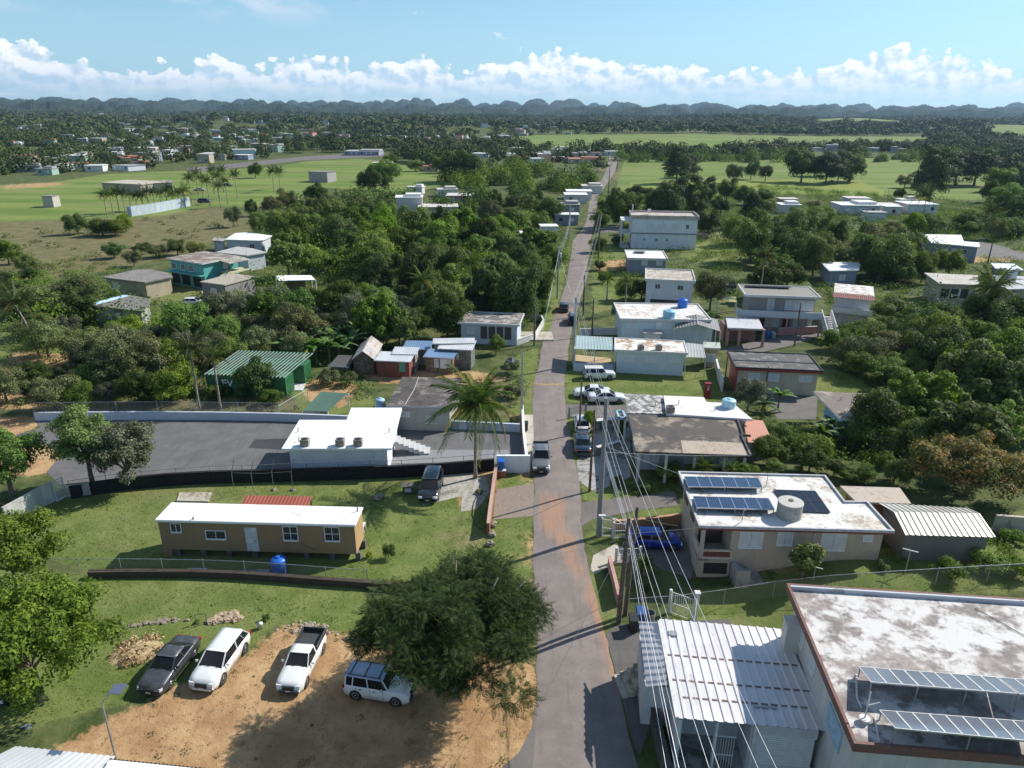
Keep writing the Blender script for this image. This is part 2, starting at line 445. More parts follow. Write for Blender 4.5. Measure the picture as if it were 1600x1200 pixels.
DIRT = [[(60, 1195), (110, 1150), (230, 1096), (330, 1052), (400, 1012), (440, 975), (520, 985), (600, 1000), (720, 1020), (836, 1040), (836, 1180), (820, 1260), (40, 1260)],
        [(765, 715), (834, 720), (838, 745), (836, 1050), (824, 1050), (826, 750)],
        [(0, 650), (52, 650), (64, 668), (20, 680), (106, 702), (90, 740), (-60, 745), (-60, 650)],
        [(20, 548), (150, 555), (160, 590), (60, 640), (0, 640), (0, 590)], [(480, 592), (560, 600), (540, 640), (480, 625)],
        [(560, 585), (700, 575), (800, 590), (735, 600), (600, 600)], [(1190, 905), (1260, 900), (1255, 912), (1190, 915)],
        [(1540, 850), (1620, 850), (1610, 870), (1560, 872)], [(700, 700), (760, 690), (770, 760), (735, 800), (715, 795)],
        [(780, 645), (834, 648), (833, 740), (815, 740), (812, 660)], [(1440, 400), (1600, 398), (1600, 408), (1450, 412)],
        [(0, 290), (90, 283), (110, 288), (0, 298)], [(930, 410), (975, 405), (1000, 420), (930, 425)]]
DRY = [[(-100, 345), (240, 335), (340, 322), (430, 345), (400, 360), (330, 380), (260, 405), (140, 430), (-100, 450)],
       [(930, 262), (1060, 268), (1060, 282), (975, 290)], [(1320, 270), (1420, 290), (1500, 310), (1380, 320), (1330, 290)],
       [(0, 560), (300, 560), (470, 600), (470, 650), (60, 650), (0, 640)],
       [(765, 600), (800, 590), (820, 640), (780, 650), (740, 655)],
       [(160, 960), (330, 955), (400, 970), (560, 960), (560, 1000), (380, 985), (240, 1030), (170, 1010)],
       [(930, 655), (990, 655), (1000, 730), (930, 760)]]
FIELD = [[(-150, 296), (90, 285), (160, 272), (420, 262), (480, 252), (560, 248), (700, 262), (690, 290), (640, 303), (500, 292), (450, 325), (330, 322), (240, 340), (-150, 350)],
         [(700, 218), (850, 212), (1450, 214), (1455, 226), (1440, 232), (1100, 237), (870, 240), (750, 226)],
         [(975, 250), (1570, 245), (1540, 312), (1400, 312), (1250, 300), (960, 306)],
         [(1270, 193), (1460, 196), (1460, 200), (1280, 199)], [(1520, 206), (1600, 203), (1700, 212), (1600, 222)], [(400, 181), (480, 182), (480, 184), (410, 184)]]
YELL = [[(985, 286), (1120, 281), (1335, 280), (1400, 306), (1250, 303), (985, 306)]]

def build_ground():
    gx = [0.0]
    while gx[-1] < 60: gx.append(gx[-1] + .5)
    s = .5
    while gx[-1] < 9500: s *= 1.03; gx.append(gx[-1] + s)
    gx = np.array([-v for v in gx[:0:-1]] + gx)
    gy = [-400, -200, -100, -60, -30, -10, 0, 6, 12, 16]
    while gy[-1] < 130: gy.append(gy[-1] + .5)
    s = .5
    while gy[-1] < 9500: s *= 1.02; gy.append(gy[-1] + s)
    gy = np.array(gy, float)
    X, Y = np.meshgrid(gx, gy); Z = hgt(X, Y)
    rs = np.random.RandomState(2)
    def mask(polys, blur):
        m = np.zeros(X.shape)
        for p in polys: m = np.maximum(m, inside(pxpoly(p), X, Y).astype(float))
        for _ in range(blur):
            m[1:-1] = (m[:-2] + m[1:-1] * 2 + m[2:]) / 4; m[:, 1:-1] = (m[:, :-2] + m[:, 1:-1] * 2 + m[:, 2:]) / 4
        return m
    z1 = np.stack([mask(LAWN, 2), mask(DIRT, 4), mask(DRY, 6), np.ones(X.shape)], -1)
    z2 = np.stack([mask(FIELD, 1), mask(YELL, 2), ss(1100, 1900, Y), np.ones(X.shape)], -1)
    # gentle unevenness of the near ground
    Z = Z + 0.0
    ny, nx = X.shape; idx = np.arange(nx * ny).reshape(ny, nx)
    F = np.stack([idx[:-1, :-1], idx[:-1, 1:], idx[1:, 1:], idx[1:, :-1]], -1).reshape(-1, 4)
    m, t, b = base_mat('ground')
    a1 = t.n.new('ShaderNodeAttribute'); a1.attribute_name = 'zone'; a2 = t.n.new('ShaderNodeAttribute'); a2.attribute_name = 'zone2'
    s1 = t.n.new('ShaderNodeSeparateColor'); t.l.new(a1.outputs[0], s1.inputs[0]); s2 = t.n.new('ShaderNodeSeparateColor'); t.l.new(a2.outputs[0], s2.inputs[0])
    p = POS(t)
    nf = t.noise(p, 2.2, 8, .68); nm = t.noise(p, .35, 7, .62); nl = t.noise(p, .045, 6, .6); nff = t.noise(p, 9, 4, .7)
    ed = t.math('ADD', t.math('MULTIPLY', t.math('SUBTRACT', nm, .5), .9), t.math('MULTIPLY', t.math('SUBTRACT', nf, .5), .9))
    def zone(s, w=.22): return t.ss(t.math('ADD', s, ed), .5 - w, .5 + w)
    wild = t.mix(t.ss(nm, .38, .62), (.055, .078, .024), (.12, .135, .048))
    wild = t.mix(t.ss(nf, .55, .7), wild, (.15, .14, .07))
    lawn = t.mix(t.ss(nm, .35, .65), (.110, .150, .034), (.175, .205, .062))
    lawn = t.mix(t.math('MULTIPLY', t.ss(nl, .5, .62), .55), lawn, (.215, .205, .09))
    lawn = t.mix(t.math('MULTIPLY', t.ss(nf, .52, .72), .5), lawn, (.21, .21, .10))
    lawn = t.mix(t.math('MULTIPLY', t.ss(nff, .5, .3), .5), lawn, (.085, .115, .03))
    lawn = t.mix(t.math('MULTIPLY', t.ss(t.noise(p, .13, 7, .68), .55, .68), .65), lawn, (.25, .215, .115))
    dry = t.mix(t.ss(nm, .35, .62), (.20, .165, .085), (.12, .125, .05))
    dry = t.mix(t.ss(nf, .58, .72), dry, (.06, .075, .03))
    dirt = t.mix(t.ss(nm, .36, .66), (.35, .205, .098), (.50, .33, .17))
    dirt = t.mix(t.math('MULTIPLY', t.ss(nf, .50, .68), .7), dirt, (.27, .17, .09))
    dirt = t.mix(t.math('MULTIPLY', t.ss(nff, .60, .7), .8), dirt, (.16, .12, .075))
    dirt = t.mix(t.math('MULTIPLY', t.ss(nff, .36, .27), .7), dirt, (.66, .54, .38))
    nb = t.noise(t.scale(p, (.35, 2.4, 1)), .03, 5, .6)
    field = t.mix(t.ss(nb, .4, .62), (.120, .180, .036), (.19, .235, .062))
    field = t.mix(t.math('MULTIPLY', t.ss(nl, .5, .66), .7), field, (.21, .195, .085))
    field = t.mix(t.math('MULTIPLY', t.ss(nm, .55, .7), .45), field, (.10, .12, .04))
    yell = t.mix(t.ss(nm, .4, .6), (.23, .26, .055), (.19, .235, .055))
    wood = t.mix(t.ss(nl, .4, .6), (.042, .062, .024), (.085, .105, .04))
    c = t.mix(s2.outputs[2], wild, wood)
    c = t.mix(zone(s1.outputs[2], .3), c, dry)
    c = t.mix(zone(s1.outputs[0], .15), c, lawn)
    c = t.mix(t.ss(s2.outputs[0], .35, .65), c, field)
    c = t.mix(t.ss(s2.outputs[1], .35, .65), c, yell)
    c = t.mix(t.ss(t.math('ADD', s1.outputs[1], t.math('MULTIPLY', ed, 1.5)), .36, .66), c, dirt)
    t.l.new(c, b.inputs['Base Color']); b.inputs['Roughness'].default_value = .95; b.inputs['Specular IOR Level'].default_value = .15
    bh = t.math('ADD', t.math('MULTIPLY', nff, .35), t.math('MULTIPLY', nf, .9))
    bump(t, b, bh, .55, .22)
    V = np.stack([X, Y, Z], -1).reshape(-1, 3)
    me = np_mesh('ground', V, F, m, {'zone': z1.reshape(-1, 4), 'zone2': z2.reshape(-1, 4)}, True)
    link('ground', me, kind='structure')
build_ground()

def build_hills():
    rs = np.random.RandomState(11)
    na, nd = 1500, 110
    ang = np.linspace(-R(46), R(46), na); dist = 3600 + np.linspace(0, 1, nd) ** 1.2 * 5200
    A, D = np.meshgrid(ang, dist); X = D * np.sin(A); Y = D * np.cos(A)
    H = np.zeros_like(X) - 5
    def px_of(a): return 800 + FPX * math.tan(a) / math.cos(R(PITCH)) * 1.02
    for k in range(560):
        a = rs.uniform(-R(44), R(44)); layer = k % 3
        d = [rs.uniform(4000, 4800), rs.uniform(5300, 6200), rs.uniform(6800, 8000)][layer]
        px = px_of(a)
        e = [.22, .40, .58][layer] + rs.uniform(-.26, .13) + (.17 if 640 < px < 900 and layer == 2 else 0) - (.05 if px > 1300 else 0)
        e = e * (1.0 if rs.rand() < .75 else .82)
        top = CAMH + d * math.tan(R(e)); w = rs.uniform(.55, 1.15) * [110, 140, 150][layer]
        cx, cy = d * math.sin(a), d * math.cos(a)
        r2 = ((X - cx) ** 2 + ((Y - cy) * .8) ** 2) / (w * w)
        H = np.maximum(H, top * np.exp(-(r2 ** 1.15) * 1.0) * (1 + 0))
    m, t, b = base_mat('wooded_hills'); p = POS(t)
    n1 = t.noise(p, .02, 8, .7); n2 = t.noise(p, .075, 5, .7)
    t.put(b.inputs['Base Color'], t.mix(t.ss(n1, .4, .62), (.030, .048, .024), (.060, .080, .038)))
    b.inputs['Roughness'].default_value = 1; b.inputs['Specular IOR Level'].default_value = 0
    bump(t, b, t.math('ADD', n1, n2), 1.0, 14)
    H = H + (rs.rand(nd, na) - .5) * 9.0 + 7 * np.sin(A * 160 + D * .011) * np.sin(A * 97 - D * .007)
    idx = np.arange(na * nd).reshape(nd, na)
    F = np.stack([idx[:-1, :-1], idx[:-1, 1:], idx[1:, 1:], idx[1:, :-1]], -1).reshape(-1, 4)
    me = np_mesh('hills', np.stack([X, Y, H], -1).reshape(-1, 3), F, m, None, False)
    link('hills', me, kind='structure')
build_hills()

# ---------------------------------------------------------------- roads and yards
ROADL = [(1300, 828), (1200, 832), (1150, 836), (1100, 838), (1000, 838), (900, 833), (850, 833), (700, 835), (640, 832), (600, 833), (573, 841), (536, 848), (512, 858.7), (488, 869), (440, 886), (400, 892), (376, 895), (360, 908), (345, 917), (330, 919), (312, 921), (298, 926), (285, 938), (270, 946), (255, 950), (246, 952), (243.5, 953)]
ROADR = [(1300, 1020), (1200, 995), (1150, 983), (1100, 972), (1000, 948), (900, 921), (850, 914), (800, 909), (744, 903), (685, 891), (637, 884), (600, 881), (573, 884), (536, 890), (512, 894), (488, 900), (440, 915), (400, 920), (376, 922), (345, 930), (312, 933), (298, 940), (285, 950), (270, 960), (255, 964), (246, 969), (243.5, 972)]
def asphalt(name, col, stain=None):
    m, t, b = base_mat(name); p = POS(t)
    n = t.noise(p, .5, 6, .6); n2 = t.noise(p, 7, 4, .7); n3 = t.noise(t.scale(p, (2.2, .14, 1)), .9, 5, .6)
    c = t.mix(t.ss(n, .35, .65), tuple(x * .86 for x in col), tuple(x * 1.1 for x in col))
    c = t.mix(t.math('MULTIPLY', t.ss(n3, .52, .68), .35), c, tuple(x * .55 for x in col))
    c = t.mix(t.math('MULTIPLY', t.ss(n2, .45, .7), .25), c, tuple(min(1, x * 1.5) for x in col))
    cr = t.n.new('ShaderNodeTexVoronoi'); cr.feature = 'DISTANCE_TO_EDGE'; cr.inputs['Scale'].default_value = .33
    t.l.new(t.vmath('ADD', p, t.vmath('SCALE', t.add('ShaderNodeTexNoise', outs=1, i_Vector=p, i_Scale=1.2, i_Detail=4.0), 1.6)), cr.inputs['Vector'])
    c = t.mix(t.math('MULTIPLY', t.math('MULTIPLY', t.ss(cr.outputs[0], .014, .004), .3), t.ss(n, .5, .6)), c, tuple(x * .4 for x in col))
    if stain:
        at = t.add('ShaderNodeAttribute', outs=2, attribute_name='stain')
        sn = t.noise(t.scale(p, (1.9, .20, 1)), .8, 8, .68)
        f = t.ss(t.math('ADD', at, t.math('MULTIPLY', t.math('SUBTRACT', sn, .5), 2.6)), .35, 1.25)
        c = t.mix(t.math('MULTIPLY', f, .74), c, stain)
    t.l.new(c, b.inputs['Base Color']); b.inputs['Roughness'].default_value = .88; b.inputs['Specular IOR Level'].default_value = .3
    bump(t, b, n2, .3, .02)
    return m
def build_road():
    m = asphalt('road_asphalt', (.215, .182, .163), (.40, .215, .12))
    yl = np.array([G(x, y) for y, x in ROADL]); yr = np.array([G(x, y) for y, x in ROADR])
    ys = np.concatenate([np.arange(yl[0, 1], 130, .6), np.arange(130, min(yl[-1, 1], yr[-1, 1]), 3.)])
    xl = np.interp(ys, yl[:, 1], yl[:, 0]); xr = np.interp(ys, yr[:, 1], yr[:, 0])
    _n = np.random.RandomState(4); sm = lambda: np.convolve(_n.normal(size=len(ys) + 4), np.ones(5) / 5, 'valid') * .16
    xl = xl + sm(); xr = xr + sm()
    k = 13; V = []; st = []
    sp = [pxpoly([(850, 770), (880, 775), (918, 900), (950, 960), (972, 1075), (962, 1092), (930, 1000), (892, 900), (868, 850), (850, 830)]),
          pxpoly([(838, 760), (848, 765), (850, 850), (838, 850)])]
    for i, y in enumerate(ys):
        for j in range(k):
            u = j / (k - 1); x = xl[i] * (1 - u) + xr[i] * u
            V.append((x, y, .02 + .05 * (1 - (2 * u - 1) ** 2)))
    V = np.array(V); P = (V[:, 0], V[:, 1])
    s = np.maximum(inside(sp[0], *P), inside(sp[1], *P)).astype(float).reshape(len(ys), k)
    for _ in range(3):
        s[1:-1] = (s[:-2] + s[1:-1] * 2 + s[2:]) / 4; s[:, 1:-1] = (s[:, :-2] + s[:, 1:-1] * 2 + s[:, 2:]) / 4
    idx = np.arange(len(V)).reshape(len(ys), k)
    F = np.stack([idx[:-1, :-1], idx[:-1, 1:], idx[1:, 1:], idx[1:, :-1]], -1).reshape(-1, 4)
    me = np_mesh('road', V, F, m, {'stain': s.ravel()}, True)
    link('road', me, kind='structure')
build_road()
def sheet(name, pts, mat, z=.012, zs=0.0, kind='structure', **tg):
    mb = MB(); P = [G(x, y, zs) for x, y in pts]
    mb.prism([(p.x, p.y) for p in P], zs - .3, zs + z)
    return mb.obj(name, mat, kind=kind, **tg)
LOTM = asphalt('lot_asphalt', (.135, .13, .128)); LANEM = asphalt('lane_asphalt', (.155, .14, .13))
sheet('parking_lot', [(64, 668), (52, 656), (470, 656), (630, 668), (812, 674), (822, 717), (770, 719), (600, 729), (440, 737), (200, 750), (95, 758), (72, 738), (104, 702), (30, 688), (24, 680)], LOTM)
sheet('asphalt_patch', [(388, 700), (398, 687), (452, 685), (440, 703)], asphalt('dark_patch', (.055, .055, .057)), .018)
GRAV = stained('grey_gravel', (.25, .25, .25), (.15, .15, .15), .4, scale=5, rough=.95)
sheet('gravel_strip', [(604, 703), (795, 703), (798, 722), (604, 724)], GRAV, .018)
sheet('lane', [(904, 786), (985, 776), (1072, 766), (1076, 788), (1000, 797), (925, 812), (909, 822)], LANEM, .016)
sheet('driveway', [(883, 632), (984, 634), (984, 656), (900, 656), (886, 648)], LANEM, .016)
sheet('driveway', [(927, 868), (960, 851), (995, 862), (990, 880), (962, 880), (930, 897), (922, 890)], CONCL, .02)
sheet('driveway', [(985, 830), (1075, 826), (1085, 880), (1080, 905), (1010, 880)], LANEM, .016)
sheet('driveway', [(901, 722), (940, 655), (985, 655), (985, 745), (930, 770), (905, 752)], CONC, .014)
sheet('driveway', [(946, 990), (968, 976), (1040, 972), (1260, 962), (1260, 985), (1040, 1060), (1000, 1180), (992, 1170), (974, 1098)], asphalt('yard_asphalt', (.12, .112, .105)), .017)
sheet('driveway', [(842, 1105), (842, 1290), (640, 1290), (780, 1203), (812, 1175), (832, 1135), (835, 1105)], LANEM, .016)
sheet('pavement', [(817, 649), (833, 649), (834, 700), (828, 740), (819, 740)], CONCL, .10)
sheet('driveway', [(1128, 545), (1240, 520), (1290, 510), (1290, 522), (1230, 541), (1150, 560)], LANEM, .016)
sheet('driveway', [(1190, 612), (1278, 612), (1275, 655), (1215, 655)], LANEM, .014)
sheet('driveway', [(775, 765), (834, 755), (834, 806), (770, 812)], stained('worn_drive', (.25, .2, .16), (.16, .13, .1), .4, scale=1), .012)
sheet('driveway', [(942, 355), (1000, 352), (1000, 361), (935, 364)], LANEM, .02)
sheet('driveway', [(700, 735), (760, 745), (765, 770), (745, 795), (720, 800), (722, 775), (660, 790), (655, 770)], stained('white_gravel', (.42, .39, .34), (.2, .19, .15), .45, scale=2.0), .01)
sheet('highway', [(290, 263), (470, 245), (570, 238), (600, 238), (600, 244), (470, 251), (300, 270)], LANEM, .02)
sheet('highway', [(1440, 384), (1536, 377), (1600, 395), (1700, 415), (1700, 425), (1590, 405), (1500, 400)], LANEM, .03)
mb = MB(); a = G(834, 601); b_ = G(881, 602.5); mb.box(a.x, a.y - .12, .045, b_.x, a.y + .12, .078); mb.obj('road_marking', plain('yellow_line', (.50, .33, .06), .8, var=.25, scale=6), kind='structure')
mb = MB(); a = G(865, 491); b_ = G(899, 491); mb.box(a.x, a.y - .15, .045, b_.x, a.y + .15, .078); mb.obj('road_marking', plain('orange_line', (.42, .22, .08), .8, var=.25, scale=6), kind='structure')
# ---------------------------------------------------------------- plants
LEAF_QUAD = np.array([[-.5, 0, 0], [0, -.32, .04], [.5, 0, -.06], [0, .32, .04]])
def leaves_at(C, N, size, rs, asp=1.0, quad=LEAF_QUAD):
    """quads at centres C (n,3) facing N, sizes (n,)"""
    n = len(C); N = N / (np.linalg.norm(N, axis=1, keepdims=True) + 1e-9)
    T = rs.normal(size=(n, 3)); T -= N * (T * N).sum(1, keepdims=True); T /= np.linalg.norm(T, axis=1, keepdims=True) + 1e-9
    B = np.cross(N, T)
    q = quad[None] * size[:, None, None]
    V = C[:, None] + q[..., 0:1] * T[:, None] + q[..., 1:2] * asp * B[:, None] + q[..., 2:3] * N[:, None]
    F = np.arange(n * 4).reshape(n, 4)
    return V.reshape(-1, 3), F
def crown_data(seed, r=3.6, hz=2.8, ncl=26, cr=1.25, nleaf=5200, leaf=.34, cz=3.5, low=-.85, up=.5):
    rs = np.random.RandomState(seed); C = []
    for i in range(ncl):
        for _ in range(30):
            d = rs.normal(size=3); d /= np.linalg.norm(d)
            if d[2] > low: break
        q = rs.uniform(.45, 1.0) ** .6 * (1 + .18 * rs.normal())
        p = d * np.array([r, r, hz]) * q * .82
        C.append(p)
    C = np.array(C); R_ = cr * rs.uniform(.65, 1.3, ncl)
    w = R_ ** 2; k = rs.choice(ncl, nleaf, p=w / w.sum())
    d = rs.normal(size=(nleaf, 3)); d /= np.linalg.norm(d, axis=1, keepdims=True)
    flip = (d[:, 2] < -.3) & (rs.rand(nleaf) < .7); d[flip, 2] *= -1
    rad = R_[k] * rs.uniform(.55, 1.08, nleaf) ** .7 * (1 + .12 * rs.normal(size=nleaf))
    P = C[k] + d * rad[:, None] * np.array([1, 1, .82])
    N = d * 1.2 + rs.normal(size=(nleaf, 3)) * .42 + np.array([0, 0, up * .7])
    sz = leaf * rs.uniform(.6, 1.45, nleaf)
    V, F = leaves_at(P, N, sz, rs, 1.15)
    lr = np.repeat(np.clip(rs.rand(nleaf) * .75 + rs.rand(ncl)[k] * .3, 0, 1), 4)
    V[:, 2] += cz
    return V, F, lr, C + np.array([0, 0, cz])
def trunk_mesh(C, h, r, mat, seed, name='trunk', lean=(0, 0)):
    rs = random.Random(seed); mb = MB(); fork = Vector((lean[0], lean[1], h))
    mb.tube([(0, 0, -.3), (lean[0] * .3 + rs.uniform(-.1, .1), lean[1] * .3, h * .45), fork], [r * 1.25, r, r * .8], 8)
    sel = list(range(len(C))); rs.shuffle(sel)
    for i in sel[:9]:
        e = Vector(C[i]); mid = fork.lerp(e, .5) + Vector((rs.uniform(-.2, .2), rs.uniform(-.2, .2), .25))
        mb.tube([fork, mid, e], [r * .5, r * .3, r * .08], 5)
    me = bpy.data.meshes.new(name); me.from_pydata(mb.v, [], mb.f); me.materials.append(mat); me.update(); return me
LM = {
 'dark': leafmat('leaf_dark', (.036, .068, .016), (.115, .165, .036), trans=.28),
 'mid': leafmat('leaf_mid', (.056, .096, .019), (.165, .225, .046), trans=.32),
 'olive': leafmat('leaf_olive', (.070, .084, .030), (.190, .200, .080), trans=.22),
 'bright': leafmat('leaf_bright', (.055, .095, .016), (.20, .265, .045), trans=.32),
 'grey': leafmat('leaf_grey', (.060, .072, .036), (.16, .175, .11), (.27, .25, .21), trans=.18),
 'conif': leafmat('leaf_casuarina', (.028, .045, .018), (.080, .100, .042), trans=.15),
 'flamb': leafmat('leaf_feathery', (.024, .058, .013), (.082, .150, .028), trans=.3),
 'palm': leafmat('leaf_palm', (.035, .058, .014), (.105, .135, .040), trans=.25, spec=.3),
 'banana': leafmat('leaf_banana', (.05, .10, .02), (.16, .24, .06), trans=.35, spec=.35),
 'orange': leafmat('leaf_autumn', (.075, .085, .028), (.19, .18, .045), (.46, .20, .045), trans=.3),
 'red': leafmat('leaf_red_flower', (.03, .05, .015), (.07, .09, .03), (.42, .06, .02), trans=.25),
 'dry': leafmat('leaf_dry_straw', (.26, .19, .10), (.44, .35, .21), trans=.1),
 'yellow': leafmat('leaf_yellow', (.10, .13, .02), (.38, .40, .10), trans=.3),
}
def tree_proto(key, mat, seed, **kw):
    """meshes shared by every copy of one sort of tree"""
    V, F, lr, C = crown_data(seed, **kw)
    return np_mesh('crown', V, F, LM[mat], {'lr': lr}), trunk_mesh(C, kw.get('cz', 3.5) * .5, .2 * kw.get('r', 3.6) / 3.6, BARK, seed)
PR = {}
def protos():
    for i in range(3):
        PR['dark%d' % i] = tree_proto('dark', 'dark', 10 + i, r=3.8, hz=3.0, ncl=34, cr=1.25, nleaf=10500, leaf=.29)
        PR['mid%d' % i] = tree_proto('mid', 'mid', 20 + i, r=3.7, hz=2.7, ncl=32, cr=1.25, nleaf=10000, leaf=.29)
        PR['olive%d' % i] = tree_proto('olive', 'olive', 30 + i, r=3.9, hz=2.4, ncl=40, cr=1.05, nleaf=11000, leaf=.22)
        PR['bright%d' % i] = tree_proto('bright', 'bright', 40 + i, r=3.5, hz=2.5, ncl=30, cr=1.15, nleaf=9500, leaf=.28)
    for i in range(2):
        PR['grey%d' % i] = tree_proto('grey', 'grey', 50 + i, r=3.8, hz=2.4, ncl=42, cr=.95, nleaf=11000, leaf=.20)
        PR['conif%d' % i] = tree_proto('conif', 'conif', 60 + i, r=3.0, hz=4.6, ncl=50, cr=1.0, nleaf=10500, leaf=.24, cz=4.6, up=.2)
        PR['lobed%d' % i] = tree_proto('lobed', 'mid', 70 + i, r=3.8, hz=2.6, ncl=60, cr=.75, nleaf=7500, leaf=.38, low=-.5)
    PR['red0'] = tree_proto('red', 'red', 80, r=3.8, hz=2.7, ncl=34, cr=1.2, nleaf=9500, leaf=.27)
    PR['orange0'] = tree_proto('orange', 'orange', 82, r=3.9, hz=2.4, ncl=40, cr=1.0, nleaf=9500, leaf=.24)
    for k in range(3):
        PR['bush%d' % k] = tree_proto('bush', ['mid', 'olive', 'bright'][k], 90 + k, r=1.7, hz=1.2, ncl=14, cr=.7, nleaf=3400, leaf=.18, cz=1.1, low=-.5)
protos()
SORT = {'dark': 3, 'mid': 3, 'olive': 3, 'bright': 3, 'grey': 2, 'conif': 2, 'lobed': 2, 'red': 1, 'orange': 1, 'bush': 3}
NAME = {'dark': 'broadleaf_tree', 'mid': 'broadleaf_tree', 'olive': 'broadleaf_tree', 'bright': 'broadleaf_tree', 'grey': 'broadleaf_tree', 'conif': 'casuarina_tree', 'lobed': 'broadleaf_tree', 'red': 'flowering_tree', 'orange': 'flowering_tree', 'bush': 'bush'}
BASER = {'conif': 3.3, 'bush': 1.9}
_pr = random.Random(77)
TREES = []
def tree(sort, p, r, label, hs=1.0, group=None, var=None, cat=None, rz=None):
    """p ground point, r crown radius in metres"""
    v = var if var is not None else _pr.randrange(SORT[sort]); cm, tm = PR['%s%d' % (sort, v)]
    s = r / BASER.get(sort, 4.3)
    e = thing(NAME[sort], label, cat or ('bush' if sort == 'bush' else 'tree'), (p.x, p.y, p.z), _pr.uniform(0, 6.28) if rz is None else rz, group)
    e.scale = (s, s, s * hs)
    link('crown' if sort != 'bush' else 'foliage', cm, e); link('trunk' if sort != 'bush' else 'stem', tm, e)
    TREES.append((p.x, p.y, r)); return e
def tree_px(sort, px, py, rpx, label, hs=1.0, **kw):
    """crown seen centred at (px, py) with radius rpx pixels"""
    cz = {'conif': 4.6, 'bush': 1.1}.get(sort, 3.5) / BASER.get(sort, 4.3) * hs
    r = 3.0
    for _ in range(6):
        p = Gt(px, py, cz * r); c = CAMR.transposed() @ (Vector((p.x, p.y, p.z + cz * r - CAMH))); r = rpx * -c.z / FPX
    return tree(sort, p, r, label, hs, **kw)

# palms
def frond(rs, L, droop, n=26, lw=.03, ll=.62, hang=.6):
    """leaflets of one frond along +X as quads"""
    V = []; F = []
    pts = []
    for i in range(n + 1):
        u = i / n; pts.append(Vector((L * (u - droop * .22 * u * u), 0, L * (.30 * u - droop * u * u))))
    for i in range(2, n + 1):
        u = i / n; p = pts[i]; d = (pts[i] - pts[i - 1]).normalized(); l = ll * math.sin(min(1, u * 1.25 + .12) * math.pi * .82) + .08
        for s in (-1, 1):
            out = (Vector((0, s, 0)) * .8 + d * .55 + Vector((0, 0, -hang * rs.uniform(.5, 1.3)))).normalized()
            tip = p + out * l * rs.uniform(.8, 1.15); w = d * lw
            mid = p.lerp(tip, .5) + Vector((0, 0, .05))
            o = len(V); V += [p - w * .5, p + w * .5, mid + w, tip, mid - w]; F.append((o, o + 1, o + 2, o + 3)); F.append((o, o + 3, o + 4, o))
    return pts, V, F
def palm_crown_mesh(seed, nf=20, L=2.6, yellow=3, wind=(0, 0), n=26, ll=.62):
    rs = random.Random(seed); V = []; F = []; lr = []; st = MB()
    for k in range(nf):
        a = k * 2.39996 + rs.uniform(-.2, .2); t = k / nf
        old = k >= nf - yellow
        pts, v, f = frond(rs, L * rs.uniform(.85, 1.1), .25 + .75 * t + rs.uniform(-.08, .1), n, .026, ll, .35 + .7 * t)
        tilt = R(62 - 78 * t)
        M = Matrix.Rotation(a, 4, 'Z') @ Matrix.Rotation(-tilt, 4, 'Y')
        def xf(p):
            q = M @ p; rr = q.length / L
            return Vector((q.x + wind[0] * rr * rr, q.y + wind[1] * rr * rr, q.z))
        o = len(V); V += [xf(p) for p in v]; F += [tuple(o + i for i in g) for g in f]
        c = rs.random() * .6; lr += [c if not old else .97] * len(v)
        o = len(V); pp = [xf(p) for p in pts[::4]]
        for i in range(len(pp) - 1):
            for s in (0, 1):
                off = Vector((0, 0, .03)) if s else Vector((.03, .03, 0)); o = len(V)
                V += [pp[i] - off, pp[i + 1] - off * .5, pp[i + 1] + off * .5, pp[i] + off]; F.append((o, o + 1, o + 2, o + 3)); lr += [.9 if not old else .99] * 4
    # turn the degenerate second halves into proper triangles-as-quads
    Fq = [(a, b, c, d) for a, b, c, d in F if a != d]
    Ft = [(a, b, c) for a, b, c, d in F if a == d]
    me = bpy.data.meshes.new('crown'); me.from_pydata([tuple(v) for v in V], [], Fq + Ft)
    at = me.attributes.new('lr', 'FLOAT', 'POINT'); at.data.foreach_set('value', lr); me.materials.append(PALMM); me.update(); return me
PALMM = leafmat('leaf_palm_frond', (.045, .078, .016), (.145, .19, .045), (.46, .34, .09), trans=.25, spec=.3)
PC = [palm_crown_mesh(1, 20, 2.6, 2), palm_crown_mesh(2, 18, 2.5, 3, (-.5, -.2)), palm_crown_mesh(3, 22, 2.4, 1)]
def palm(p, h, cr, label, v=0, lean=(0, 0), mesh=None, group=None, tr=.15, name='palm_tree'):
    e = thing(name, label, 'palm tree', (p.x, p.y, p.z), 0, group)
    mb = MB(); n = 10; pts = []
    for i in range(n + 1):
        u = i / n; pts.append((lean[0] * u * u, lean[1] * u * u, h * u - (.2 if i == 0 else 0)))
    mb.tube(pts, [tr * (1.5 if i == 0 else 1.0 - .03 * i) for i in range(n + 1)], 8)
    mb.obj('trunk', BARKL, e, smooth=True)
    c = link('crown', mesh or PC[v % 3], e, (lean[0], lean[1], h)); s = cr / 2.5; c.scale = (s, s, s); c.rotation_euler = (0, 0, _pr.uniform(0, 6.28) if mesh is None else 0)
    TREES.append((p.x, p.y, cr)); return e
def palm_px(bx, by, cy, rpx, label, v=0, leanpx=0, **kw):
    p = Gt(bx, by); h = top_h(p, cy); c = CAMR.transposed() @ Vector((p.x, p.y, h - CAMH)); k = -c.z / FPX
    return palm(p, h, rpx * k, label, v, (leanpx * k, 0), **kw)
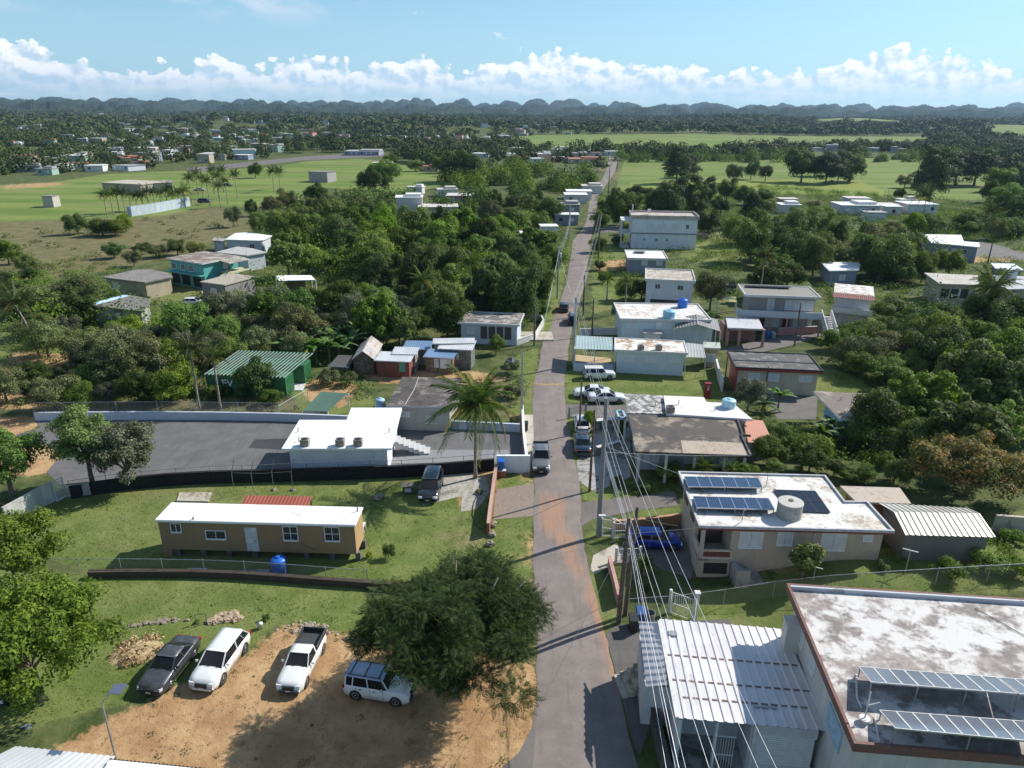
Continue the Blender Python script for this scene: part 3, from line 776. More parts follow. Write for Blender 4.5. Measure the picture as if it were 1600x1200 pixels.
# banana plants
def banana_mesh(seed):
    rs = random.Random(seed); V = []; F = []; lr = []
    for k in range(11):
        a = rs.uniform(0, 6.28); el = R(rs.uniform(25, 80)); L = rs.uniform(1.3, 2.1); n = 6; c = rs.random()
        for i in range(n + 1):
            u = i / n; w = .27 * math.sin(math.pi * min(1, .12 + u * .86)); r = L * u * math.cos(el) + .3 * u * u; z = 1.5 + L * u * math.sin(el) - .95 * u * u
            for s, dz in ((-1, -.06), (0, .03), (1, -.06)):
                V.append((r * math.cos(a) - s * w * math.sin(a), r * math.sin(a) + s * w * math.cos(a), z + dz)); lr.append(c)
            if i:
                o = len(V) - 6; F += [(o, o + 3, o + 4, o + 1), (o + 1, o + 4, o + 5, o + 2)]
    return np_mesh('leaf_crown', np.array(V), np.array(F), LM['banana'], {'lr': np.array(lr)})
BAN = [banana_mesh(1), banana_mesh(2)]
def stem_mesh(h, r, mat=BARKL):
    mb = MB().tube([(0, 0, -.2), (0, 0, h)], [r, r * .7], 6); me = bpy.data.meshes.new('stem'); me.from_pydata(mb.v, [], mb.f); me.materials.append(mat); me.update(); return me
BST = stem_mesh(1.7, .11, plain('banana_stem', (.12, .14, .05), .6))
def banana(p, s, label, group=None):
    e = thing('banana_plant', label, 'plant', (p.x, p.y, p.z), _pr.uniform(0, 6.28), group); e.scale = (s, s, s)
    link('crown', BAN[_pr.randrange(2)], e); link('stem', BST, e); return e
# the feathery flamboyant tree
def feathery_crown(seed, r, hz, cz, nfr, L=.75, np_=9):
    rs = np.random.RandomState(seed); ncl = 100; C = []
    for i in range(ncl):
        d = rs.normal(size=3); d[2] = abs(d[2]) * 1.1 - .5; d /= np.linalg.norm(d)
        ed = 1 + .16 * math.sin(3 * math.atan2(d[1], d[0]) - 1.6) + .1 * rs.normal()
        C.append(d * np.array([r, r, hz]) * rs.uniform(.08, 1) ** .5 * ed * .88)
        if C[-1][0] < -.25 * r and C[-1][1] < .3 * r: C[-1][2] = abs(C[-1][2]) + .1 * hz
    C = np.array(C); cr = rs.uniform(.8, 1.5, ncl); k = rs.choice(ncl, nfr)
    d = rs.normal(size=(nfr, 3)); d[:, 2] = np.abs(d[:, 2]) * .9 - .25; d /= np.linalg.norm(d, axis=1, keepdims=True)
    O = C[k] + d * (cr[k] * rs.uniform(.3, 1.05, nfr))[:, None] * np.array([1, 1, .6])
    A = d * np.array([.6, .6, .3]) + rs.normal(size=(nfr, 3)) * .6; A[:, 2] *= .6; A /= np.linalg.norm(A, axis=1, keepdims=True)
    S = np.cross(A, np.array([0, 0, 1.])); S /= np.linalg.norm(S, axis=1, keepdims=True); U = np.cross(S, A); sw = rs.normal(size=(nfr, 1)) * .6; S, U = S * np.cos(sw) + U * np.sin(sw), U * np.cos(sw) - S * np.sin(sw)
    Ls = L * rs.uniform(.6, 1.25, nfr); Vs = []; lrs = []
    cl = np.clip(rs.rand(nfr) * .7 + rs.rand(ncl)[k] * .35, 0, 1)
    for i in range(np_):
        u = (i + .8) / np_
        for s in (-1, 1):
            c0 = O + A * (Ls * u)[:, None] - U * (Ls * .32 * u * u)[:, None]
            l = (Ls * .30 * math.sin(math.pi * (.16 + .74 * u)))[:, None]
            tip = c0 + (S * s * .9 + A * .45 - U * .28) * l; w = A * (Ls * .062)[:, None]
            mid = (c0 + tip) / 2
            Vs.append(np.stack([c0, mid + w, tip, mid - w], 1)); lrs.append(cl)
    V = np.concatenate(Vs).reshape(-1, 3); V[:, 2] += cz; lr = np.repeat(np.concatenate(lrs), 4)
    return V, np.arange(len(V)).reshape(-1, 4), lr, C + np.array([0, 0, cz])
# ---------------------------------------------------------------- houses
class Frame:
    """ground frame of a building from pixels of its roof edge (near-left, near-right) at height H and one far point"""
    def __init__(s, nl, nr, far=None, H=3.2, depth=None, z0=0.0):
        a = G(*nl, H + z0); b = G(*nr, H + z0); d = b - a; s.W = math.hypot(d.x, d.y); s.rz = math.atan2(d.y, d.x)
        s.o = Vector((a.x, a.y, z0)); s.u = Vector((math.cos(s.rz), math.sin(s.rz), 0)); s.v = Vector((-math.sin(s.rz), math.cos(s.rz), 0)); s.H = H; s.z0 = z0
        if far is not None:
            fs = [far] if not isinstance(far, list) else far
            s.D = sum((G(*f, H + z0) - a).dot(s.v) for f in fs) / len(fs)
        else: s.D = depth
    def loc(s, px, py, z):
        """local coordinates of the pixel seen at height z above the base"""
        p = G(px, py, z + s.z0) - s.o; return (p.dot(s.u), p.dot(s.v), z)
    def root(s, name, label, cat, group=None): return thing(name, label, cat, s.o, s.rz, group)
def inset(poly, d):
    n = len(poly); a = sum(poly[i][0] * poly[(i + 1) % n][1] - poly[(i + 1) % n][0] * poly[i][1] for i in range(n))
    if a < 0: poly = poly[::-1]
    out = []
    for i in range(n):
        p0, p1, p2 = Vector(poly[i - 1][:2]), Vector(poly[i][:2]), Vector(poly[(i + 1) % n][:2])
        e1 = (p1 - p0).normalized(); e2 = (p2 - p1).normalized(); n1 = Vector((-e1.y, e1.x)); n2 = Vector((-e2.y, e2.x))
        k = 1 + n1.dot(n2); m = (n1 + n2) / max(k, .2); out.append((p1.x + m.x * d, p1.y + m.y * d))
    return out
def face_xf(face, W, D, e):
    """maps (along, out, z) on a wall face to local coordinates"""
    if face == 'f': return lambda a, o, z: (a, e - o, z)
    if face == 'b': return lambda a, o, z: (a, D - e + o, z)
    if face == 'r': return lambda a, o, z: (W - e + o, a, z)
    return lambda a, o, z: (e - o, a, z)
def fbox(mb, X, a0, a1, o0, o1, z0, z1):
    p = X(a0, o0, z0); q = X(a1, o1, z1); mb.box(*p, *q)
def window(root, X, a, z, w, h, style='louvre', fr=WHITE):
    mb = MB(); t = .055
    fbox(mb, X, a - w / 2 - t, a - w / 2, .0, .07, z - t, z + h + t); fbox(mb, X, a + w / 2, a + w / 2 + t, .0, .07, z - t, z + h + t)
    fbox(mb, X, a - w / 2, a + w / 2, .0, .07, z + h, z + h + t); fbox(mb, X, a - w / 2 - t, a + w / 2 + t, .0, .11, z - t * 2, z)
    if style == 'glass':
        fbox(mb, X, a - .02, a + .02, 0, .06, z, z + h)
        if h > .8: fbox(mb, X, a - w / 2, a - .02, 0, .055, z + h * .5 - .018, z + h * .5 + .018); fbox(mb, X, a + .02, a + w / 2, 0, .055, z + h * .5 - .018, z + h * .5 + .018)
    f = mb.obj('window', fr, root); mb = MB()
    if style == 'louvre':
        n = max(4, int(h / .13)); g = w / 2
        for s in ((a - w / 2, a - .015), (a + .015, a + w / 2)) if w > .9 else ((a - w / 2, a + w / 2),):
            for i in range(n):
                zz = z + h * i / n; b = .004
                p = [X(s[0], .012, zz + .012 + h / n * .75), X(s[1], .012, zz + .012 + h / n * .75)]
                fbox(mb, X, s[0] + .005, s[1] - .005, .01, .028 + .012, zz + h / n * .1, zz + h / n * .9)
        mb.obj('louvre', LOUV, f)
    else:
        fbox(mb, X, a - w / 2, a + w / 2, .006, .018, z, z + h); mb.obj('pane', GLASS, f)
        if h > .6:
            mb = MB(); n = int(h / .12)
            for i in range(n): fbox(mb, X, a - w / 2 + .02, a - .03, .02, .032, z + h * (i + .2) / n, z + h * (i + .32) / n); fbox(mb, X, a + .03, a + w / 2 - .02, .02, .032, z + h * (i + .2) / n, z + h * (i + .32) / n)
            mb.obj('louvre', GALV, f)
    return f
def door(root, X, a, z, w, h, mat=WHITE, handle=True):
    mb = MB(); fbox(mb, X, a - w / 2 - .06, a - w / 2, 0, .05, z, z + h + .06); fbox(mb, X, a + w / 2, a + w / 2 + .06, 0, .05, z, z + h + .06); fbox(mb, X, a - w / 2, a + w / 2, 0, .05, z + h, z + h + .06)
    fbox(mb, X, a - w / 2, a + w / 2, .003, .02, z, z + h)
    for i in (0, 1):
        for j in (0, 1): fbox(mb, X, a - w / 2 + .1 + j * w * .45, a - w / 2 + w * .45 + j * w * .42, .02, .032, z + .12 + i * h * .5, z + h * .44 + i * h * .49)
    d = mb.obj('door', mat, root)
    if handle:
        mb = MB(); fbox(mb, X, a + w * .36, a + w * .42, .03, .08, z + h * .45, z + h * .49); mb.obj('handle', CHROME, d)
    return d
def bars(root, X, a0, a1, z0, z1, mat=WHITE, step=.14, name='gate'):
    mb = MB(); n = max(2, int((a1 - a0) / step))
    for i in range(n + 1):
        a = a0 + (a1 - a0) * i / n; fbox(mb, X, a - .012, a + .012, .02, .045, z0, z1)
    for z in (z0, (z0 + z1) / 2, z1 - .04): fbox(mb, X, a0, a1, .046, .07, z, z + .04)
    return mb.obj(name, mat, root)
def roof_kit(root, poly, H, roofm, fascia=None, slab=.2, rim=0.0, rimw=.14, rimmat=None, top=0.0):
    mb = MB(); mb.prism(poly, H - slab, H); r = mb.obj('roof', [roofm] if not fascia else [roofm, fascia], root)
    if fascia:
        for pgn in r.data.polygons:
            if abs(pgn.normal.z) < .5: pgn.material_index = 1
    if rim:
        mb = MB(); n = len(poly)
        a = sum(poly[i][0] * poly[(i + 1) % n][1] - poly[(i + 1) % n][0] * poly[i][1] for i in range(n))
        if a < 0: poly = poly[::-1]
        outer = inset(poly, -.015); inn = inset(poly, rimw); o = 0
        vs = [(x, y, H - .06) for x, y in outer] + [(x, y, H + rim) for x, y in outer] + [(x, y, H + rim) for x, y in inn] + [(x, y, H - .03) for x, y in inn]
        fs = []
        for i in range(n):
            j = (i + 1) % n; fs += [(i, j, n + j, n + i), (n + i, n + j, 2 * n + j, 2 * n + i), (2 * n + i, 2 * n + j, 3 * n + j, 3 * n + i)]
        mb._add(vs, fs); mb.obj('parapet', rimmat or fascia or roofm, r)
    return r
def house(name, label, cat, fr, wall, roofm, eave=.45, slab=.2, rim=0.0, rimmat=None, fascia=None, poly=None, wins=(), doors=(), group=None, wz=None, eaves=None):
    """flat-roofed house; wins: (face, along fraction, z, w, h, style)"""
    W, D, H = fr.W, fr.D, fr.H; root = fr.root(name, label, cat, group)
    P = poly or [(0, 0), (W, 0), (W, D), (0, D)]
    wp = inset(P, eave); mb = MB(); mb.prism(wp, -.5 if wz is None else wz, H - slab); mb.obj('wall', wall, root)
    roof_kit(root, P, H, roofm, fascia, slab, rim, rimmat=rimmat)
    for (f, t, z, w, h, st) in wins:
        X = face_xf(f, W, D, eave); L = W if f in 'fb' else D
        window(root, X, eave + t * (L - 2 * eave), z, w, h, st)
    for (f, t, z, w, h, m) in doors:
        X = face_xf(f, W, D, eave); L = W if f in 'fb' else D
        door(root, X, eave + t * (L - 2 * eave), z, w, h, m)
    return root
def ac_unit(loc, rz, label, s=1.0, group='condensers on the white roof'):
    e = thing('condenser', label, 'condenser', loc, rz, group)
    mb = MB().box(-.42 * s, -.36 * s, .04, .42 * s, .36 * s, .72 * s); mb.obj('casing', plain('condenser_metal', (.28, .25, .22), .5, .2), e, bevel=.03)
    mb = MB().lathe([(.30 * s, .725 * s), (.30 * s, .75 * s), (.05, .76 * s)], 16); mb.obj('fan_grille', BLACK, e)
    mb = MB().box(-.45 * s, -.1, 0, .45 * s, .0, .04); mb.obj('foot', GALV, e)
    return e
def water_tank(loc, r, h, mat, label, cap=True, group=None, cat='water tank'):
    e = thing('water_tank', label, cat, loc, 0, group); k = r
    prof = [(k * .98, 0), (k, .05)]; n = 5
    for i in range(n): z = h * .8 * (i + .5) / n; prof += [(k, z), (k * .965, z + h * .03), (k, z + h * .06)]
    prof += [(k, h * .8), (k * .9, h * .87), (k * .5, h * .96), (k * .3, h * .97)]
    MB().lathe(prof, 24).obj('body', mat, e, smooth=True)
    if cap: MB().lathe([(k * .29, h * .965), (k * .29, h * 1.04), (k * .2, h * 1.06)], 16).obj('cap', mat, e)
    return e

# ---------------------------------------------------------------- cars
def loft(mb, rings, cap=True):
    o = len(mb.v); n = len(rings[0])
    for r in rings: mb.v += [tuple(p) for p in r]
    for i in range(len(rings) - 1):
        for k in range(n - 1): mb.f.append((o + i * n + k, o + i * n + k + 1, o + (i + 1) * n + k + 1, o + (i + 1) * n + k)); mb.mi.append(mb.cur)
    if cap:
        mb.f.append(tuple(o + k for k in range(n))); mb.mi.append(mb.cur); m = o + (len(rings) - 1) * n
        mb.f.append(tuple(m + k for k in range(n))[::-1]); mb.mi.append(mb.cur)
def interp(pts, x):
    return float(np.interp(x, [p[0] for p in pts], [p[1] for p in pts]))
SHAPE = {
 # deck: height of the body's upper edge along x (front = +L/2); cab: base front/back, roof front/back, roof height
 'sedan': dict(L=4.7, W=1.80, deck=[(-2.35, .78), (-2.2, .97), (-1.3, 1.02), (-1.25, .98), (1.0, .96), (2.0, .82), (2.28, .70), (2.35, .55)], cab=(1.05, -1.55, .25, -.75), rh=1.43, wb=2.75, wr=.32),
 'wagon': dict(L=4.8, W=1.90, deck=[(-2.4, .75), (-2.3, 1.02), (-1.3, 1.05), (1.0, 1.02), (1.9, .92), (2.25, .80), (2.4, .55)], cab=(1.25, -2.28, .35, -1.75), rh=1.60, wb=2.78, wr=.37),
 'suv': dict(L=4.25, W=1.76, deck=[(-2.12, .85), (-2.08, 1.05), (.8, 1.05), (1.9, 1.00), (2.05, .95), (2.12, .6)], cab=(.82, -2.05, .42, -1.95), rh=1.66, wb=2.58, wr=.36),
 'pickup': dict(L=4.9, W=1.75, deck=[(-2.45, .95), (-.5, .95), (-.4, .98), (.95, 1.0), (1.9, .92), (2.35, .82), (2.45, .5)], cab=(1.0, -.55, .30, -.42), rh=1.58, wb=3.0, wr=.34, bed=(-2.38, -.66)),
 'crew': dict(L=5.4, W=1.85, deck=[(-2.7, 1.05), (-1.2, 1.05), (1.1, 1.08), (2.1, 1.02), (2.55, .92), (2.7, .55)], cab=(1.15, -1.15, .45, -1.0), rh=1.76, wb=3.2, wr=.38, bed=(-2.62, -1.3)),
 'hatch': dict(L=4.2, W=1.76, deck=[(-2.1, .8), (-2.05, 1.0), (-1.0, 1.03), (.9, .98), (1.7, .86), (2.0, .72), (2.1, .5)], cab=(1.15, -2.0, .3, -1.35), rh=1.46, wb=2.6, wr=.33),
 'van': dict(L=4.9, W=1.92, deck=[(-2.45, .85), (-2.4, 1.08), (1.0, 1.08), (1.9, .95), (2.3, .8), (2.45, .5)], cab=(1.55, -2.35, .65, -2.0), rh=1.74, wb=2.95, wr=.35),
}
def car(kind, paint, loc, heading, label, name='parked_car', cat='car', roofmat=None, group=None, detail=True, rack=False, trim=None):
    """heading in degrees: direction of the car's front, counter-clockwise from +X"""
    S = SHAPE[kind]; L, W, cab, rh, wb, wr = S['L'], S['W'], S['cab'], S['rh'], S['wb'], S['wr']; hw = W / 2
    e = thing(name, label, cat, loc, R(heading), group)
    xs = sorted(set([-L / 2, -L / 2 + .06, -L / 2 + .2] + list(np.linspace(-L / 2 + .35, L / 2 - .35, 17)) + [L / 2 - .2, L / 2 - .06, L / 2]))
    rings = []
    for x in xs:
        z = interp(S['deck'], x); q = abs(x) / (L / 2); w = hw * (1 - .16 * max(0, (q - .78) / .22) ** 2); z0 = .26 + .10 * max(0, (q - .9) / .1)
        arch = 0
        for wx in (wb / 2, -wb / 2):
            d = abs(x - wx)
            if d < wr * 1.12: arch = max(arch, math.sqrt((wr * 1.12) ** 2 - d * d) + wr)
        lo = max(z0, arch) if arch else z0
        rings.append([(x, -w * .93, z0), (x, -w * .985, lo + .005), (x, -w, max(lo + .02, z * .62)), (x, -w * .98, z - .10), (x, -w * .93, z - .015), (x, -w * .55, z + .02), (x, 0, z + .03),
                      (x, w * .55, z + .02), (x, w * .93, z - .015), (x, w * .98, z - .10), (x, w, max(lo + .02, z * .62)), (x, w * .985, lo + .005), (x, w * .93, z0)])
    mb = MB(); loft(mb, rings); mb.f.append(()) if False else None
    body = mb.obj('body', paint, e, smooth=True, bevel=0)
    # cabin: glass body, roof panel and pillars
    bf, bb, rf, rb = cab; zb_f, zb_b = interp(S['deck'], bf) - .02, interp(S['deck'], bb) - .02
    wbelt, wroof = hw * .93, hw * .74
    def gl(x, z, w): return x, w, z
    base = [(bf, -wbelt * .88, zb_f), (bf - .25, -wbelt, zb_f + .02), (bb + .2, -wbelt, zb_b + .02), (bb, -wbelt * .88, zb_b), (bb, wbelt * .88, zb_b), (bb + .2, wbelt, zb_b + .02), (bf - .25, wbelt, zb_f + .02), (bf, wbelt * .88, zb_f)]
    tz = rh - .05
    topr = [(rf, -wroof * .9, tz), (rf - .15, -wroof, tz), (rb + .12, -wroof, tz), (rb, -wroof * .9, tz), (rb, wroof * .9, tz), (rb + .12, wroof, tz), (rf - .15, wroof, tz), (rf, wroof * .9, tz)]
    mb = MB(); n = 8; mb._add(base + topr, [(i, (i + 1) % n, n + (i + 1) % n, n + i) for i in range(n)] + [tuple(range(n, 2 * n))])
    mb.obj('window_glass', CARGLASS, e)
    rings = []
    for x, k in ((rf + .05, -.03), (rf - .1, .025), ((rf + rb) / 2, .05), (rb + .1, .03), (rb - .05, -.02)):
        w = wroof * (1.04 if k > 0 else .98)
        rings.append([(x, -w, rh - .075), (x, -w * .96, rh - .02 + k * .3), (x, -w * .5, rh + k * .7), (x, w * .5, rh + k * .7), (x, w * .96, rh - .02 + k * .3), (x, w, rh - .075)])
    mb = MB(); loft(mb, rings); mb.obj('roof', roofmat or paint, e, smooth=True)
    for s in (-1, 1):
        MB().beam((bf - .02, s * wbelt * .93, zb_f), (rf, s * wroof * .97, tz), .07, .05).obj('pillar', paint, e)
        MB().beam((bb + .1, s * wbelt * .96, zb_b), (rb + .02, s * wroof * .97, tz), .12 if kind not in ('suv', 'van') else .09, .06).obj('pillar', paint, e)
        for m_ in [] if kind == 'pickup' else [.42 if kind == 'suv' else .5] + ([.78] if kind in ('suv', 'wagon', 'van') else []):
            xb = bf + (bb - bf) * (m_ + .02); xt = rf + (rb - rf) * m_; MB().beam((xb, s * (wbelt + .004), zb_f + .02), (xt, s * (wroof + .01), tz), .07, .03).obj('pillar', paint, e)
    if 'bed' in S:
        b0, b1 = S['bed']; z = interp(S['deck'], -1.8) + .025; MB().box(b0 + .05, -hw * .80, z, b1, hw * .80, z + .012).obj('bed_floor', plain('bed_liner', (.05, .05, .052), .7), e)
        mb = MB(); zt = z + .33 if kind == 'pickup' else z + .22
        mb.box(b0, -hw * .93, z - .02, b1 + .1, -hw * .82, zt); mb.box(b0, hw * .82, z - .02, b1 + .1, hw * .93, zt); mb.box(b0 - .02, -hw * .82, z - .02, b0 + .05, hw * .82, zt); mb.box(b1 + .03, -hw * .82, z - .02, b1 + .1, hw * .82, zt)
        mb.obj('bed_wall', trim or paint, e, bevel=.02)
    # wheels
    for wx in (wb / 2, -wb / 2):
        for s in (-1, 1):
            mb = MB(); y = s * (hw * .985); prof = [(wr * .62, -.11), (wr * .93, -.11), (wr, -.06), (wr, .06), (wr * .93, .10), (wr * .62, .10)]
            def turn(prof, m, n=18):
                o = len(m.v); k = len(prof)
                for r_, d_ in prof:
                    for a in range(n): t = 2 * math.pi * a / n; m.v.append((wx + r_ * math.cos(t), y - s * .09 + s * d_, wr + r_ * math.sin(t)))
                for i in range(k - 1):
                    for a in range(n): a2 = (a + 1) % n; m.f.append((o + i * n + a, o + i * n + a2, o + (i + 1) * n + a2, o + (i + 1) * n + a)); m.mi.append(0)
                m.f.append(tuple(o + (k - 1) * n + a for a in range(n))); m.mi.append(0)
            turn(prof, mb); w_ = mb.obj('wheel', RUBBER, e, smooth=False)
            mb = MB(); turn([(wr * .66, .10), (wr * .62, .112), (wr * .5, .095), (wr * .2, .10), (wr * .16, .115)], mb, 10); mb.obj('rim', plain('alloy', (.35, .35, .36), .35, .8), w_)
            mb = MB(); turn([(wr * 1.13, -.16), (wr * 1.13, .093)], mb, 18)
            mb.obj('wheel_arch', BLACK, e)
    zf = interp(S['deck'], L / 2 - .2); zr = interp(S['deck'], -L / 2 + .1)
    for s in (-1, 1):
        MB().hexa([(L / 2 - .16, s * hw * .78 - .15, zf - .22), (L / 2 + .0, s * hw * .66 - .15, zf - .22), (L / 2 + .0, s * hw * .66 + .15, zf - .22), (L / 2 - .16, s * hw * .78 + .15, zf - .22)],
                  [(L / 2 - .22, s * hw * .78 - .15, zf - .05), (L / 2 - .07, s * hw * .66 - .15, zf - .07), (L / 2 - .07, s * hw * .66 + .15, zf - .07), (L / 2 - .22, s * hw * .78 + .15, zf - .05)]).obj('headlight', LIGHTL, e)
        MB().box(-L / 2 - .01, s * hw * .80 - .11, zr - .28, -L / 2 + .12, s * hw * .80 + .11, zr - .05).obj('tail_light', REDL, e)
        if detail: MB().hexa([(bf - .38, s * (hw + .02), zb_f + .04), (bf - .30, s * (hw + .02), zb_f + .04), (bf - .30, s * (hw + .2), zb_f + .06), (bf - .38, s * (hw + .2), zb_f + .06)], [(bf - .40, s * (hw + .02), zb_f + .18), (bf - .32, s * (hw + .02), zb_f + .18), (bf - .33, s * (hw + .2), zb_f + .17), (bf - .40, s * (hw + .2), zb_f + .17)]).obj('mirror', paint if kind != 'sedan' else BLACK, e)
    dk = trim or BLACK
    MB().box(L / 2 - .10, -hw * .42, .42 if kind != 'pickup' else .45, L / 2 + .012, hw * .42, zf - .10).obj('grille', BLACK, e)
    MB().hexa([(L / 2 - .1, -hw * .8, .27), (L / 2 + .04, -hw * .6, .27), (L / 2 + .04, hw * .6, .27), (L / 2 - .1, hw * .8, .27)], [(L / 2 - .1, -hw * .82, .40), (L / 2 + .05, -hw * .6, .40), (L / 2 + .05, hw * .6, .40), (L / 2 - .1, hw * .82, .40)]).obj('bumper', dk if kind in ('pickup', 'suv', 'crew') else paint, e)
    MB().box(-L / 2 - .05, -hw * .8, .30, -L / 2 + .06, hw * .8, .48).obj('bumper', dk if kind in ('pickup', 'suv', 'crew') else paint, e)
    if detail:
        MB().box(L / 2 + .045, -.16, .40, L / 2 + .055, .16, .50).obj('number_plate', OFFW, e)
        for s in (-1, 1):
            for hx in ((bf - .95), (bf - 1.85)) if kind != 'pickup' else ((bf - .95),):
                MB().box(hx, s * (hw - .01), zb_f - .16, hx + .16, s * (hw + .02), zb_f - .12).obj('door_handle', dk if kind == 'suv' else paint, e)
        mb = MB()
        for hx in (bf - .32, bf - 1.15, bf - 2.05)[:2 if kind == 'pickup' else 3]:
            for s in (-1, 1): mb.box(hx, s * (hw - .02), .40, hx + .012, s * (hw + .004), zb_f - .06)
        mb.obj('door_seam', BLACK, e)
        mb = MB(); 
        for y in (-.35, .3): mb.beam((bf + .02, y, zb_f + .03), (bf - .12, y + .42, zb_f + .11), .02)
        mb.obj('wiper', BLACK, e)
    if rack:
        mb = MB()
        for x in (rf - .25, (rf + rb) / 2, rb + .25): mb.box(x, -wroof, rh + .05, x + .05, wroof, rh + .08)
        for s in (-1, 1): mb.box(rb + .1, s * wroof * .93, rh + .03, rf - .1, s * wroof * .93 + .03, rh + .06)
        mb.obj('roof_rack', BLACK, e)
    return e
def car_at(kind, paint, px, py, heading, label, **kw):
    p = Gt(px, py); return car(kind, paint, (p.x, p.y, p.z + kw.pop('dz', .02)), heading, label, **kw)
P_WHITE = carpaint('car_white', (.74, .74, .72), .25); P_GREY = carpaint('car_dark_grey', (.045, .048, .056), .35, .25)
P_BLACK = carpaint('car_black', (.015, .017, .02), .25); P_BLUE = carpaint('car_blue', (.004, .035, .33), .2)
P_SILV = carpaint('car_silver', (.30, .30, .29), .3, .15); P_NAVY = carpaint('car_navy', (.02, .03, .05), .25); P_RED = carpaint('car_red', (.3, .03, .02), .3)
# ---------------------------------------------------------------- near helpers
def on_wall(fr, px, py, eave, face='f'):
    d = ray(px, py); o = Vector((0, 0, CAMH))
    if face == 'f': n, c = fr.v, fr.o + fr.v * eave
    elif face == 'l': n, c = fr.u, fr.o + fr.u * eave
    else: n, c = fr.u, fr.o + fr.u * (fr.W - eave)
    k = (c - o).dot(n) / d.dot(n); p = o + d * k - fr.o
    return (p.dot(fr.u) if face == 'f' else p.dot(fr.v)), p.z
def pwin(fr, root, x0, y0, x1, y1, style='louvre', face='f', eave=.45, fm=WHITE):
    a0, z1 = on_wall(fr, x0, y0, eave, face); a1, z0 = on_wall(fr, x1, y1, eave, face)
    if a0 > a1: a0, a1 = a1, a0
    z1, z0 = max(z0, z1), min(z0, z1)
    return window(root, face_xf(face, fr.W, fr.D, eave), (a0 + a1) / 2, z0, a1 - a0, z1 - z0, style, fm)
def pdoor(fr, root, x0, y0, x1, y1, mat=WHITE, face='f', eave=.45):
    a0, z1 = on_wall(fr, x0, y0, eave, face); a1, z0 = on_wall(fr, x1, y1, eave, face)
    return door(root, face_xf(face, fr.W, fr.D, eave), (a0 + a1) / 2, z0, abs(a1 - a0), abs(z1 - z0), mat)
def wall_run(name, label, pts, h, mat, th=.18, cat='wall', cap=None, h2=None, z=0.0):
    """free-standing wall along ground pixels"""
    P = [Gt(*p) for p in pts]; e = thing(name, label, cat, P[0]); mb = MB(); mc = MB()
    for i in range(len(P) - 1):
        a = P[i] - P[0]; b = P[i + 1] - P[0]; d = (b - a).normalized(); n = Vector((-d.y, d.x, 0)) * th / 2
        ha = h if h2 is None else h + (h2 - h) * i / (len(P) - 1); hb = h if h2 is None else h + (h2 - h) * (i + 1) / (len(P) - 1)
        up = Vector((0, 0, 1)); dn = Vector((0, 0, -.4))
        mb.hexa([a - n + dn, b - n + dn, b + n + dn, a + n + dn], [a - n + up * ha, b - n + up * hb, b + n + up * hb, a + n + up * ha])
        m = n * 1.35; mc.hexa([a - m + up * ha, b - m + up * hb, b + m + up * hb, a + m + up * ha], [a - m + up * (ha + .06), b - m + up * (hb + .06), b + m + up * (hb + .06), a + m + up * (ha + .06)])
    mb.obj('wall_face', mat, e); mc.obj('coping', cap or mat, e); return e
def link_mat():
    m, t, b = base_mat('chain_link'); p = POS(t)
    sx = t.n.new('ShaderNodeSeparateXYZ'); t.l.new(p, sx.inputs[0])
    h = t.math('ADD', sx.outputs[0], sx.outputs[1])
    a = t.math('ABSOLUTE', t.math('SINE', t.math('MULTIPLY', t.math('ADD', h, sx.outputs[2]), 42))); c = t.math('ABSOLUTE', t.math('SINE', t.math('MULTIPLY', t.math('SUBTRACT', h, sx.outputs[2]), 42)))
    f = t.ss(t.math('MINIMUM', a, c), .16, .10)
    t.put(b.inputs['Base Color'], (.38, .39, .38)); b.inputs['Metallic'].default_value = .5; b.inputs['Roughness'].default_value = .5
    t.l.new(f, b.inputs['Alpha']); return m
LINKM = link_mat()
def chain_fence(name, label, pts, h, z0=0.0, step=2.6, mat=GALV, net=True, rail=True, barb=0.0, netmat=None):
    P = [Gt(*p) for p in pts]; e = thing(name, label, 'fence', P[0]); L = [0]
    for i in range(len(P) - 1): L.append(L[-1] + (P[i + 1] - P[i]).length)
    n = max(1, round(L[-1] / step)); Q = []
    for i in range(n + 1):
        s = L[-1] * i / n; j = max(k for k in range(len(L)) if L[k] <= s + 1e-6); j = min(j, len(P) - 2)
        Q.append(P[j].lerp(P[j + 1], (s - L[j]) / (L[j + 1] - L[j])) - P[0])
    for q in Q:
        m = MB().tube([q + Vector((0, 0, z0 - .2)), q + Vector((0, 0, z0 + h + .08))], .03, 6)
        if barb: m.tube([q + Vector((0, 0, z0 + h)), q + Vector((.25, .1, z0 + h + barb))], .02, 5)
        m.obj('post', mat, e)
    if rail: MB().tube([q + Vector((0, 0, z0 + h)) for q in Q], .022, 6).obj('rail', mat, e)
    if net:
        mb = MB()
        for a, b in zip(Q, Q[1:]): mb._add([a + Vector((0, 0, z0 + .03)), b + Vector((0, 0, z0 + .03)), b + Vector((0, 0, z0 + h)), a + Vector((0, 0, z0 + h))], [(0, 1, 2, 3)])
        mb.obj('netting', netmat or LINKM, e)
    return e
def pv_mat(name, col, line, cx=1.0, cy=1.0):
    m, t, b = base_mat(name); uv = t.add('ShaderNodeAttribute', outs=1, attribute_name='cell')
    s = t.n.new('ShaderNodeSeparateXYZ'); t.l.new(uv, s.inputs[0])
    def g(v, w): return t.math('GREATER_THAN', t.math('ABSOLUTE', t.math('SUBTRACT', t.math('FRACT', v), .5)), .5 - w)
    f = t.math('MAXIMUM', g(s.outputs[0], .035), g(s.outputs[1], .035))
    t.put(b.inputs['Base Color'], t.mix(f, col, line)); b.inputs['Roughness'].default_value = .12; b.inputs['Specular IOR Level'].default_value = .6
    return m
